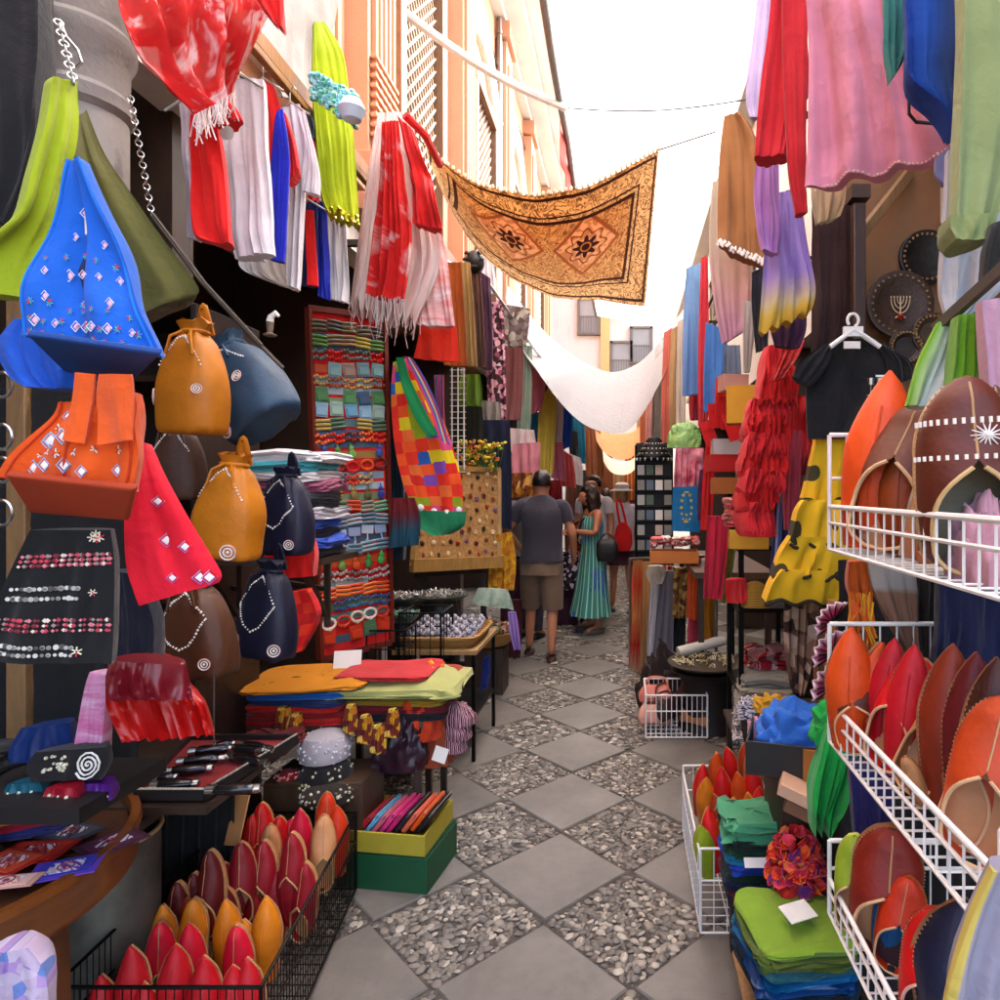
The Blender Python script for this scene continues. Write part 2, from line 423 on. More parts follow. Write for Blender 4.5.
m.build('pilaster', plaster('#b3846a', 'peach2'), tw, bev=.006)
LAT = mat('lattice wood', '#9a8270', .7, .2, 30); GLASS = mat('dark pane', '#2c2a2b', .15, .1)
FRAME = wood('#7d5a3e')
for i, y in enumerate((2.4, 6.1, 8.85, 11.6, 14.4)):
    hw = .55; z0, z1 = 4.0, 6.6+.2*(i > 1)
    if i == 1: z1 = 8.2
    w = MB(); w.box((XL+.012, y, (z0+z1)/2), (.03, 2*hw, z1-z0)); wo = w.build('window', GLASS, tw)
    w = MB()
    n = int((z1-z0)/.13)
    for q in range(-8, n+1):
        for s in (1, -1):
            za = z0+q*.13; t0 = max(0, (z0-za)/1.1); t1 = min(1, (z1-za)/1.1)
            if t1-t0 < .05: continue
            w.bar((XL+.05+.008*s, y-s*hw+s*2*hw*t0, za+1.1*t0), (XL+.05+.008*s, y-s*hw+s*2*hw*t1, za+1.1*t1), .022, .014)
    w.build('lattice', LAT, wo, flat=True)
    w = MB()
    for s in (-1, 1): w.box((XL+.06, y+s*(hw+.07), (z0+z1)/2), (.16, .14, z1-z0+.2))
    w.box((XL+.062, y, z1+.06), (.17, 2*hw+.3, .12)); w.box((XL+.1, y, z0-.07), (.3, 2*hw+.4, .12)); w.build('frame', FRAME, wo, bev=.005)
    if i != 1:
        for r, wd, zz, mm, nm in ((1.02, .50, z1-.25, WHITEP, 'arch'),):
            w = MB(); pts = [(-r, z0-.1)]+[(-r*math.cos(PI*k/20)*(1.12 if 0 < k < 20 else 1), zz+r*1.35*math.sin(PI*k/20)) for k in range(21)]+[(r, z0-.1)]
            rg = []
            for k, (a, b) in enumerate(pts):
                c = Vector((a, b-zz)); c = Vector((a, 0)) if b < zz else c
                nn = c.normalized(); rg.append([(XL+x, y+a+nn.x*e, b+nn.y*e) for x, e in ((-.02, -wd/2), (.07, -wd/2), (.09, 0), (.07, wd/2), (-.02, wd/2))])
            w.rings(rg); w.build(nm, mm, tw)
# upper white frieze bands
m = MB(); m.box((XL+.02, 7.9, 3.36), (.16, 18.2, .16)); m.build('string_course', WHITEP, tw)
# right-hand terrace: plain white house over the dress stall
rh = thing('white_house', 'low white rendered house standing over the dress and scarf stalls', 'building', (XR+1, 8, 0))
m = MB(); m.box((XR+.9, 9.4, 4.0), (1.8, 14, 2.6)); m.build('wall', WHITEP, rh)
m = MB(); m.box((XR+.8, 9.4, 5.36), (2.0, 14.2, .12)); m.box((XR+.86, 9.4, 5.48), (1.9, 14, .1)); m.build('eave', plaster('#bdb6aa', 'dull'), rh)
m = MB(); m.box((XR+1.0, 9.4, 1.36), (.1, 14, 2.72)); m.build('shop_wall', DARK2, rh)
for y in (5.1, 7.6, 10.2, 13): m = MB(); m.box((XR+.5, y, 1.35), (1.0, .16, 2.69)); m.build('party_wall', DARK, rh)
for y, z in ((6.2, 3.3), (9.0, 3.3), (11.8, 3.3)):
    w = MB(); w.box((XR-.01, y, z+.65), (.05, .8, 1.2)); wo = w.build('window', GLASS, rh)
    w = MB()
    for s in (-1, 1): w.box((XR-.03, y+s*.43, z+.65), (.1, .08, 1.3)); w.bar((XR-.05, y+s*.2, z+.05), (XR-.05, y+s*.2, z+1.25), .03, .03)
    w.box((XR-.035, y, z+1.3), (.11, .98, .1)); w.box((XR-.06, y, z-.03), (.16, 1.0, .07)); w.box((XR-.052, y, z+.66), (.03, .76, .03)); w.build('frame', wood('#8a7a66'), wo, bev=.004)
# near shop on the sandal side: tan partition with plates, ceiling, back wall
ns = thing('sandal_shop', 'brown plastered shop bay with timber lintel behind the wire sandal rack', 'shop', (1.3, 1.4, 0))
PARTB = plaster('#7a5a40', 'brown')
m = MB(); m.box((1.55, 2.72, 1.6), (1.5, .08, 3.2)); m.build('partition', PARTB, ns)
m = MB(); m.box((2.06, 1.0, 1.6), (.1, 3.4, 3.2)); m.build('back_wall', DARK2, ns)
m = MB(); m.box((1.6, 1.0, 3.28), (1.1, 3.5, .14)); m.build('ceiling', DARK, ns)
m = MB(); m.bar(P(857, 240, 2.5), P(910, 172, 2.66), .03, .04); m.build('strut', wood('#8a6a4a'), ns, bev=.004)
m = MB(); m.box((2.3, 1.0, 4.35), (2.0, 3.4, 2.0)); m.build('upper_wall', WHITEP, ns)
# far white house closing the lane, and a cream one beside it
fh = thing('far_house', 'pale house with balcony windows closing the far end of the lane', 'building', (-.6, 18, 0))
m = MB(); m.box((-1.6, 19, 4.0), (5.2, 2, 8.2)); m.build('wall', WHITEP, fh)
m = MB(); m.box((-1.6, 18.9, 8.2), (5.5, 2.4, .2)); m.build('eave', plaster('#bdb6aa', 'dull'), fh)
m = MB(); m.box((-.55, 17.95, 4.9), (.25, .12, 4.4)); m.build('corner_post', plaster('#c9a272', 'ochre'), fh)
for x, z in ((-1.0, 4.4), (-.1, 5.2), (-2.0, 4.4), (.45, 5.6), (-1.0, 6.4), (-.1, 7)):
    w = MB(); w.box((x, 17.98, z), (.5, .06, .9)); wo = w.build('window', mat('pale pane', '#8c8a86', .3, .1), fh)
    w = MB()
    for s in (-1, 1): w.box((x+s*.28, 17.95, z), (.07, .1, 1.0))
    for q in range(-3, 4): w.box((x+q*.07, 17.9, z-.25), (.012, .012, .5))
    w.box((x, 17.9, z-.02), (.56, .02, .02)); w.box((x, 17.93, z-.5), (.64, .14, .05)); w.box((x, 17.95, z+.48), (.63, .1, .06)); w.build('frame', wood('#6d6459'), wo)
eh = thing('end_house', 'cream house far down the lane beyond the white canopy', 'building', (3, 20, 0))
m = MB(); m.box((3.3, 20, 3), (4.4, 2, 6)); m.build('wall', CREAM, eh)
m = MB(); m.box((3.3, 19.9, 6.05), (4.6, 2.4, .15)); m.build('eave', plaster('#bdb6aa', 'dull'), eh)
for x, z in ((1.5, 4.6), (2.4, 4.6)):
    w = MB(); w.box((x, 18.98, z), (.55, .06, .4)); wo = w.build('window', GLASS, eh); w = MB(); w.box((x, 18.94, z-.24), (.7, .16, .06)); w.build('frame', wood('#6d6459'), wo)

# ---------------------------------------------------------------- shade cloths over the lane, ropes
def sheet(name, label, cat, top, bot, dt, db, m, belly=.0, nu=40, nv=26, nf=2, fa=.03, th=.006, **k):
    def f(u, v):
        a = poly(top, u); b = poly(bot, u); A = P(a[0], a[1], lerp(*dt, u) if isinstance(dt, tuple) else dt); B = P(b[0], b[1], lerp(*db, u) if isinstance(db, tuple) else db)
        p = A.lerp(B, v); p.y += belly*math.sin(PI*v)*math.sin(PI*u); return p
    o, s = panel(f, m, name, None, th=th, nf=nf, fa=fa, nu=nu, nv=nv, sq=.2, **k); tag(o, label, cat); return o, s
for i, (pts, r) in enumerate((([(XL+.04, 2.5+q*.9, 8.2+.12*math.sin(q*1.3)) for q in range(16)], .012), ([(XL+.05, 2.5+q*.9, 3.62+.10*math.sin(q*1.9)) for q in range(16)], .010))):
    m = MB(); m.tube(pts, r, 6); tag(m.build('cable', plain('#2a2826', .6)), ['black cable clipped high along the peach wall under the eave', 'black cable looping along the peach wall just over the string course'][i], 'cable')
m = MB(); m.tube([(XL+.07, 10.0, 3.4), (XL+.07, 10.0, 8.85)], .045, 10)
for z in (4, 5.6, 7.2, 8.6): m.tube([(XL+.07, 10.0, z), (XL+.07, 10.0, z+.06)], .056, 10)
tag(m.build('downpipe', metal('#8a8078', .5)), 'grey metal downpipe running down the peach wall', 'pipe')
# white translucent awning, spread high along the lane
def aw(u, v):
    x = lerp(-.63, 1.75, u); y = lerp(-.2, 15, v); return Vector((x, y, 5.62-.12*math.sin(PI*u)-.10*abs(math.sin(PI*v*6))))
AWM = mat('awning sheet', '#f2f2f0', .8, .03, 3, trans=.85, alpha=.7)
m = MB(); m.grid(aw, 16, 90); o = m.build('awning', AWM); o.modifiers.new('thick', 'SOLIDIFY').thickness = .004
tag(o, 'white translucent awning stretched high above the lane', 'awning')
m = MB(); m.tube([aw(0, v/60)+Vector((-.03, 0, -.01)) for v in range(61)], .035, 8); tag(m.build('edge_rope', plain('#6b6560', .8)), 'grey rope binding along the free edge of the white awning', 'rope')
m = MB(); m.grid(lambda u, v: aw(0, lerp(.475, .67, u))+Vector((-.07-.015*math.sin(u*30), 0, .10-.50*v)), 40, 4); o = m.build('valance', cloth('#b03a30')); o.modifiers.new('thick', 'SOLIDIFY').thickness = .004
tag(o, 'faded red valance strip hanging from the edge of the white awning', 'valance')
m = MB(); a, b = P(383, -4, 5.6), P(566, 108, 6.6); m.tube([a.lerp(b, t/12)-Vector((0, 0, .10*math.sin(PI*t/12))) for t in range(13)], .04, 8); tag(m.build('strap', cloth('#d8d5cf')), 'white webbing strap running from the peach wall to the awning edge', 'strap')
m = MB(); a, b = P(566, 108, 6.6), P(756, 98, 6.0); m.tube([a.lerp(b, t/14)-Vector((0, 0, .07*math.sin(PI*t/14))) for t in range(15)], .008, 6); tag(m.build('cable', plain('#3a3a3a', .7)), 'thin dark cable sagging across the lane below the white awning', 'cable')
# printed brown cloth
def print_col():
    n = V.nt.nodes.new('ShaderNodeUVMap'); n.uv_map = 'unit'; s = V.nt.nodes.new('ShaderNodeSeparateXYZ'); V.nt.links.new(n.outputs[0], s.inputs[0])
    x = V(s.outputs[0])*1.6; y = V(s.outputs[1])
    vec = n.outputs[0]; wv = scaled(vec, (1.6, 1, 1))
    fine = nz(11, wv, 2, .5, 1.2)
    scroll = (vabs(vsin(fine*24)) > .78)
    bx = vmin(x, 1.6-x); by = vmin(y, 1-y); bd = vmin(bx, by)
    border = bd < .2
    lines = ((vabs(bd-.2) < .012)+(vabs(bd-.035) < .01)+(vabs(bd-.16) < .006)) > .5
    col = mixc(scroll*.8, '#ecca96', '#7c4a22')
    dm = vabs(vfr((x-.25)/.55)-.5)+vabs(vfr((y-.12)/.62)-.5)
    field = mixc((vabs(dm-.42) < .028), mixc((dm < .4), mixc(scroll*.8, '#e0b47c', '#8a5428'), mixc((vabs(vsin(nz(8, wv, 2)*16)) > .7)*.6, '#e8bc90', '#b8743c')), '#a8683c')
    fx = (vfr((x-.25)/.55)-.5)*.55; fy = (vfr((y-.12)/.62)-.5)*.62
    r = vsq(fx*fx+fy*fy); th = vat(fy, fx)
    fl = r < (.075+.022*vcos(th*8)); fl2 = vabs(r-.035) < .006
    field = mixc(fl, field, '#4a1a10'); field = mixc(fl2, field, '#c98a4a'); field = mixc(vabs(r-.125-.02*vcos(th*8)) < .008, field, '#9a5a2c')
    c = mixc(border, field, col)
    return mixc(lines, c, '#4e2810')
PRT = mat('printed cotton', print_col, .9, .06, 6, 200, .25, .002, trans=.5, wk=1)
TOPC = [(426, 146), (448, 166), (476, 183), (504, 191), (532, 196), (560, 192), (588, 187), (616, 173), (640, 160), (659, 150)]
BOTC = [(428, 158), (450, 208), (478, 250), (510, 277), (530, 287), (552, 296), (575, 299), (600, 301), (622, 304), (645, 307)]
po, ps = sheet('printed_cloth', 'brown printed cotton hanging with dark flower rosettes slung across the lane', 'shade cloth', TOPC, BOTC, (4.1, 4.1), (4.05, 4.15), PRT, belly=.25, nu=60, nv=40, nf=3, fa=.018)
m = MB()
for i in range(46):
    p, n = ps(i/45, 0); m.ell(p+Vector((0, 0, .012)), (.012, .012, .016), n=6, k=4)
m.build('bead_fringe', cloth('#e0d2b4'), po)
for a, b in (((426, 146, 4.1), (395, 118, 4.6)), ((659, 150, 4.1), (715, 132, 4.6))):
    m = MB(); m.tube([P(*a), P(*b)], .006, 6); m.build('tie_cord', plain('#4a4038', .8), po)
sheet('white_sheet', 'plain white sheet sagging across the lane below the brown printed cloth', 'shade cloth',
      [(508, 286), (522, 305), (545, 332), (568, 352), (592, 366), (615, 372), (640, 362), (662, 338), (690, 300)],
      [(506, 300), (520, 345), (538, 372), (560, 402), (582, 423), (605, 432), (628, 430), (652, 398), (688, 325)], (8.4, 8.4), (7.0, 7.0), mat('white sheet', '#a6a5a6', .9, .03, 4, 60, .2, .004, trans=.16, wk=2), belly=.0, nf=3, fa=.06)
sheet('tan_sheet', 'tan cloth slung across the lane beyond the white sheet', 'shade cloth', [(590, 424), (603, 432), (620, 434), (634, 431), (648, 418)], [(592, 432), (604, 452), (620, 459), (634, 455), (648, 430)], 12, 11, cloth('#c08a5c'), fa=.03)
sheet('cream_sheet', 'small cream cloth slung lowest and farthest down the lane', 'shade cloth', [(597, 440), (608, 456), (622, 461), (634, 458), (645, 440)], [(597, 448), (609, 470), (622, 475), (634, 470), (645, 450)], 13.5, 13, cloth('#d9cdb8'), fa=.02)
# ================================================================ BUILDERS FOR THE GOODS
def axisM(base, tip, face=(0, -1, 0), roll=0):
    """local z from base to tip, local -y towards face"""
    z = (Vector(tip)-Vector(base)).normalized(); f = Vector(face); f = (f-z*f.dot(z)).normalized(); x = (-f).cross(z)
    M = Matrix((x, -f, z)).transposed()
    if roll: M = M @ Matrix.Rotation(roll, 3, 'Z')
    return Matrix.Translation(base) @ M.to_4x4()
def sup(a, e=.55):
    c, s = math.cos(a), math.sin(a); return math.copysign(abs(c)**e, c), math.copysign(abs(s)**e, s)
def bagbody(prof, n=28, sag=.012, e=.55, seed=0, lean=0, pl=0):
    """rings (z, half width, half depth[, shift x]) smoothed into a soft body; local"""
    rg = []; K = 22
    for i in range(K+1):
        z, w, dp, sx = poly([(p+(0,))[:4] for p in prof], i/K); q = []
        for j in range(n):
            a = TAU*j/n; c, s = sup(a, e); k = 1+sag*14*noise.noise((c*w*9+seed, s*dp*9, z*9))*.5
            fold = 1+pl*math.sin(a*11+seed)*min(1, max(0, i/K*1.4-.3))
            q.append((c*w*k*fold+sx, s*dp*k*fold, z+sag*noise.noise((c*3, s*3, z*5+seed))*(i > 0)))
        rg.append(q)
    return rg
def ringsurf(rg, M=None):
    """(u across the front -1..1 of the front half, v up) -> local point and normal"""
    K = len(rg)-1; n = len(rg[0])
    def f(u, v):
        i = min(int(v*K), K-1); fr = v*K-i; jj = (.75+(u-.5)*.42)*n
        j = int(jj); fj = jj-j
        g = lambda a, b: Vector(rg[a][b % n])
        p = g(i, j).lerp(g(i, j+1), fj).lerp(g(i+1, j).lerp(g(i+1, j+1), fj), fr)
        t1 = g(i, j+1)-g(i, j); t2 = g(i+1, j)-g(i, j); nn = t1.cross(t2).normalized(); return p+nn*.0015, nn
    return f
def place(o, M): o.matrix_world = M
def strap(pts, w, th, name, m, par, tw=0):
    """flat band through local points"""
    pts = [Vector(p) for p in pts]; K = 20; q = [Vector(poly([tuple(p) for p in pts], i/K)) for i in range(K+1)]; rg = []
    for i, p in enumerate(q):
        t = (q[min(i+1, K)]-q[max(i-1, 0)]).normalized(); y = Vector((0, 1, 0)); x = y.cross(t).normalized(); nn = t.cross(x)
        ww = w[0]+(w[1]-w[0])*i/K if isinstance(w, tuple) else w
        rg.append([p+x*a*ww/2+nn*b*th/2 for a, b in ((-1, -.4), (-.8, -1), (.8, -1), (1, -.4), (1, .4), (.8, 1), (-.8, 1), (-1, .4))])
    m_ = MB(); m_.rings(rg); return m_.build(name, m, par, keep=True, sharp=60)
def tote(label, px, py, d, w, h, dp, body, base, yaw=0, roll=0, pitch=0, top=.5, straps=(), orn=None, seed=0, cat='bag', group='embroidered shoulder bags at the bag stall', name='shoulder_bag', sw=(.05, .04), bh=.03, flat=False):
    """soft bag; (px,py,d) is the middle of its bottom front edge; straps: lists of photo points (px,py,d) the handles run through"""
    t = thing(name, label, cat, (0, 0, 0), group)
    M = Matrix.Translation(P(px, py, d)) @ Matrix.Rotation(yaw, 4, 'Z') @ Matrix.Rotation(pitch, 4, 'X') @ Matrix.Rotation(roll, 4, 'Y') @ Matrix.Translation((0, dp/2, 0))
    prof = [(bh, w/2*.99, dp/2), (h*.12, w/2*1.0, dp/2*1.02), (h*.35, w/2*.96, dp/2*.95), (h*.62, w/2*(.6+.4*top), dp/2*.72), (h*.85, w/2*(.25+.75*top), dp/2*.42), (h, w/2*top, dp/2*.18)]
    rg = bagbody(prof, seed=seed, e=.45)
    m = MB(); m.rings(rg); m.build('bag_body', body, t, keep=True, sharp=60)
    m = MB(); m.rings([[(sup(TAU*j/28, .35)[0]*w/2*q, sup(TAU*j/28, .35)[1]*dp/2*q, z) for j in range(28)] for z, q in ((0, .9), (.0, .985), (.006, 1.0), (bh, 1.004), (bh+.004, .98))])
    m.build('bag_base', base, t, keep=True)
    Mi = M.inverted()
    for s in straps: strap([Mi @ P(*q) for q in s], sw, .012, 'strap', body, t)
    sf = ringsurf(rg)
    for o in orn or ():
        bits(sf, o[0], o[1], o[2], o[3], t, o[4], keep=True)
    place(t, M); return t
MIRR = isl('mirrors', ['#d8dfe6', '#c03a48', '#e8e4da', '#5a1f28', '#f0b8c8', '#3a70d8', '#e8e8f0'], .3)
MIRB = isl('blue mirrors', ['#5f9ad8', '#26304a', '#a8d0e8', '#e8ecf0', '#3a2a30', '#7fb0d0'], .3)
WHITEB = plain('#e6e2da', .6)
def row(u0, u1, v, n, jit=0): return [(lerp(u0, u1, (i+.5)/n), v+jit*(rnd.random()-.5)) for i in range(n)]
def pouch(label, px, py, d, w, h, col, yaw=0, roll=0, neck=.34, rings_=((.32, .2), (.72, .24)), stitch=1, seed=0, cat='backpack', name='leather_backpack', dp=None, cords=True, squash=1.0):
    """drawstring leather pouch with round emblems and dotted stitching"""
    t = thing(name, label, cat, (0, 0, 0), 'leather drawstring backpacks at the bag stall')
    dp = dp or w*.62; L = leather(col)
    M = Matrix.Translation(P(px, py, d)) @ Matrix.Rotation(yaw, 4, 'Z') @ Matrix.Rotation(roll, 4, 'Y') @ Matrix.Translation((0, dp/2, 0))
    prof = [(0, w*.40, dp*.38), (h*.05, w*.485, dp*.48), (h*.3, w*.5, dp*.52), (h*.55, w*.44, dp*.46), (h*.78, w*.30, dp*.34), (h*.9, w*neck*.5, dp*neck*.5), (h, w*neck*.75, dp*neck*.6)]
    rg = bagbody(prof, seed=seed, e=.72, n=36, pl=.035)
    m = MB(); m.rings(rg); m.build('bag_body', L, t, keep=True, sharp=60)
    sf = ringsurf(rg)
    if rings_: bits(sf, rings_, w*.085, isl('emblem', ['#e8ded2', '#d9b8b0', '#c9a49a', '#efe9e0'], .6), 'emblem', t, 'ring', keep=True)
    if stitch:
        pts = []
        for (a, b), (c, e) in (((.5, .75), (.2, .52)), ((.5, .75), (.8, .52)), ((.2, .52), (.5, .33)), ((.8, .52), (.5, .33)))[:2 if stitch == 1 else 4]:
            pts += [(lerp(a, c, q/13), lerp(b, e, q/13)) for q in range(14)]
        bits(sf, pts, .0028, WHITEB, 'stitching', t, 'ball', keep=True)
    m = MB(); m.tube([(math.cos(a)*w*neck*.56, math.sin(a)*dp*neck*.58, h*.9) for a in [TAU*i/16 for i in range(16)]], .006, 6, True)
    for s in (-1, 1): m.tube([(s*.012, -dp*neck*.58, h*.9), (s*.03, -dp*neck*.58-.02, h*.84), (s*.04, -dp*.4, h*.68)], .004, 5)
    m.build('drawstring', L, t, keep=True)
    if cords: strap([(-w*.1, dp*.3, h*.9), (0, dp*.2, h*1.15), (w*.1, dp*.3, h*.9)], .02, .006, 'hanging_loop', L, t)
    place(t, M); return t
def base4(a, b, c, e, up, m, name, par):
    q = [P(*x) for x in (a, b, c, e)]; n = (q[1]-q[0]).cross(q[3]-q[0]).normalized()*up
    if n.z < 0: n = -n
    mb = MB(); ctr = sum(q, Vector())/4
    rg = [[ctr+(x-ctr)*k+n*h for x in q for _ in (0,)] for k, h in ((.94, -.05), (1, .12), (1.01, .5), (1, 1))]
    mb.rings(rg); return mb.build(name, m, par, bev=.006)
# --- slippers
def slipper_proto(name='slipper', L=.26, w=.041, fat=.05, point=1.5, peak=.55):
    t = thing(name, 'x', 'slipper')
    m = MB(); rg = []; K = 16
    for i in range(K+1):
        v = i/K; z = v*L
        ww = w*(.62+.38*math.sin(PI*min(1, v/peak)*.5) if v < peak else (1-((v-peak)/(1-peak))**point)**.8)+.002
        f = fat*(.55+.45*math.sin(PI*min(v*1.05, 1)))*(1 if v < .8 else (1-v)/.2*.85+.15)
        rg.append([(ww*math.cos(a), (-f*max(0, math.sin(a))**.8 if math.sin(a) > 0 else .004*-math.sin(a))-(.02*max(0, v-.8)/.2), z) for a in [TAU*j/18 for j in range(18)]])
    m.rings(rg); m.build('upper', leather('#b02030'), t, keep=True, sharp=60)
    m = MB(); rg = []
    for i in range(K+1):
        v = i/K; ww = w*1.07*(.66+.34*math.sin(PI*min(1, v/peak)*.5) if v < peak else (1-((v-peak)/(1-peak))**point)**.8)+.002
        rg.append([(ww*a, .005+b*.004-(.02*max(0, v-.8)/.2), v*L) for a, b in ((-1, 0), (-.9, 1), (.9, 1), (1, 0), (.9, -.6), (-.9, -.6))])
    m.rings(rg); m.build('sole', leather('#c9a27a'), t, keep=True)
    m = MB(); m.tube([(0, -fat*(.55+.45*math.sin(PI*min(v*1.05, 1)))-.0005-(.02*max(0, v-.8)/.2), v*L) for v in [q/14 for q in range(1, 12)]], .0016, 5); m.build('seam', plain('#5a2018'), t, keep=True)
    m = MB()
    for sg in (-1, 1):
        for i in range(26):
            v = .04+.80*i/26; ww = w*(.62+.38*math.sin(PI*min(1, v/peak)*.5) if v < peak else (1-((v-peak)/(1-peak))**point)**.8)+.002; m.ell((sg*ww*1.01, -.004, v*L), (.0010, .0010, .0018), n=5, k=4)
    m.build('welt_stitching', plain('#b08860', .7), t, keep=True)
    return t
def mule_proto(name='sandal', L=.25, w=.05, fat=.055, cut=.50, point=2.0):
    """closed leather slip-on, toe up: vamp over the toe, low side walls round an open heel, footbed, welt"""
    t = thing(name, 'x', 'sandal'); K = 22; J = 16
    def wid(v):
        b = w*(.78+.14*math.sin(PI*min(v, .9)*1.1)) if v < .6 else w*.915*(1-((v-.6)/.4)**point)**.6
        return b*(1-max(0, (.12-v)/.12)**2)**.5+.0015
    def ctr(v): return -.014*max(0, (v-.75)/.25)**2
    m = MB(); m.rings([[(wid(v)*1.06*a, ctr(v)+b, v*L) for a, b in ((-1, 0), (-1, .008), (-.94, .013), (.94, .013), (1, .008), (1, 0), (.95, -.003), (-.95, -.003))] for v in [q/K for q in range(K+1)]]); m.build('sole', leather('#8a5a3a'), t, keep=True)
    m = MB(); m.rings([[(wid(v)*.93*a, ctr(v)-.0045-.0008*b, v*L) for a, b in ((-1, 0), (1, 0), (1, 1), (-1, 1))] for v in [.015+.96*q/K for q in range(K+1)]]); m.build('footbed', leather('#c08a62'), t, keep=True)
    def f(v): return fat*(1-.55*max(0, (v-cut)/(1-cut)))*(1 if v < .88 else max(.12, (1-v)/.12)**.5)
    def am(v):   # how far the wall climbs, as an angle from the sole edge
        if v >= cut+.05: return PI/2
        x = min(1, max(0, (v-.10)/(cut-.05))); return lerp(R(30), R(90), x**3)
    vs = []; fs = []; I = 26; rim = {}
    for o in (0, -.0035):
        for sg in (-1, 1):
            for i in range(I+1):
                v = lerp(.004, .988, i/I); A = am(v)
                for j in range(J+1):
                    a = A*j/J; p = (sg*(wid(v)*1.02+o)*math.cos(a), ctr(v)-.002-(f(v)+o)*math.sin(a)**.8, v*L); vs.append(p)
                    if j == J and o == 0 and v < cut+.06: rim.setdefault(sg, []).append(p)
    N = (I+1)*(J+1); q = lambda k, i, j: k*N+i*(J+1)+j
    for k in range(4):
        for i in range(I):
            for j in range(J): fs.append((q(k, i, j), q(k, i+1, j), q(k, i+1, j+1), q(k, i, j+1)) if k in (1, 2) else (q(k, i, j), q(k, i, j+1), q(k, i+1, j+1), q(k, i+1, j)))
    m = MB(); m.add(vs, fs); m.build('upper', leather('#b02030'), t, keep=True, sharp=70)
    m = MB(); m.tube(rim[-1][::-1]+rim[1], .0028, 6); m.build('piping', leather('#d8b088'), t, keep=True)
    m = MB()
    for sg in (-1, 1):
        for i in range(34): v = .05+.92*i/34; m.ell((sg*wid(v)*1.05, ctr(v)-.0045, v*L), (.0011, .0010, .0018), n=5, k=4)
    m.tube([(0, ctr(v)-.002-f(v)*1.004, v*L) for v in [cut+.08+(.9-cut)*.95*q_/12 for q_ in range(13)]], .0013, 5)
    m.build('welt_stitching', plain('#b08c64', .7), t, keep=True)
    return t
# --- wire baskets: quad of four ground-plan corners, bars as one part
def basket(label, quad, z0, h, m, pitch=.04, tr=.004, wr=.0018, group=None, low_front=None, name='wire_basket', bottom=True, open_=(), cat='wire basket', mid=.62):
    """quad: 4 (x,y); side i runs from corner i to i+1; low_front {side: height}"""
    Q = [Vector((x, y, 0)) for x, y in quad]; c = sum(Q, Vector())/4
    t = thing(name, label, cat, (c.x, c.y, z0), group)
    hs = [h if not low_front else low_front.get(i, h) for i in range(4)]
    rim = MB(); bars = MB()
    for i in range(4):
        if i in open_: continue
        a, b = Q[i], Q[(i+1) % 4]; hh = hs[i]; L = (b-a).length
        U = lambda p, z: Vector((p.x, p.y, z0+z))
        rim.tube([U(a, hh), U(b, hh)], tr, 8); rim.tube([U(a, 0), U(b, 0)], tr*.8, 6)
        if mid: rim.tube([U(a, hh*mid), U(b, hh*mid)], tr*.75, 6)
        rim.tube([U(a, 0), U(a, max(hs[i], hs[i-1]))], tr, 8)
        n = max(1, int(L/pitch))
        for k in range(1, n): p = a.lerp(b, k/n); bars.tube([U(p, 0), U(p, hh)], wr, 5)
    if bottom:
        n = max(2, int((Q[1]-Q[0]).length/pitch)); k2 = max(2, int((Q[2]-Q[1]).length/(pitch*2)))
        for k in range(n+1): a = Q[0].lerp(Q[1], k/n); b = Q[3].lerp(Q[2], k/n); bars.tube([(a.x, a.y, z0), (b.x, b.y, z0)], wr, 5)
        for k in range(1, k2): a = Q[0].lerp(Q[3], k/k2); b = Q[1].lerp(Q[2], k/k2); bars.tube([(a.x, a.y, z0-.003), (b.x, b.y, z0-.003)], wr*1.3, 5)
    rim.build('rim', m, t); bars.build('wire_mesh', m, t); return t
# --- folded cloth, heaps, boxes, tables
def folded(name, label, cat, c, sx, sy, h, m, yaw=0, group=None, wav=.004, droop=0, seed=None, tilt=0):
    """a folded cloth: rounded flat pad with layered edges; c is the middle of its underside"""
    sd = rnd.random()*50 if seed is None else seed
    c = Vector(c); Rz = Matrix.Rotation(yaw, 3, 'Z') @ Matrix.Rotation(tilt, 3, 'Y'); K = 14; rg = []
    ly = [(0, .97), (.12, 1.0), (.3, .985), (.36, 1.0), (.55, 1.005), (.62, .985), (.7, 1.0), (.88, .995), (1, .95)]
    vs = []; fs = []; n = 40
    ang = [sup(TAU*j/n, .22) for j in range(n)]
    def pt(a, b, z, k):
        w = wav*noise.noise((a*3+sd, b*3, z*9)); x = a*sx/2*k; y = b*sy/2*k
        zz = z*h+wav*1.6*noise.noise((a*1.7+sd, b*1.7, sd))*(z > .1)-droop*max(0, abs(b)-.6)**2*4*(z > 0)-droop*max(0, abs(a)-.6)**2*4*(z > 0)
        return Rz @ Vector((x+w*2, y+w*2, zz))+c
    mb = MB()
    mb.rings([[pt(a, b, z, k) for a, b in ang] for z, k in ly]+[[pt(a*q, b*q, 1.0, .95) for a, b in ang] for q in (.8, .55, .3, .05)])
    o = mb.build(name, m, None, sharp=50); return tag(o, label, cat, group)
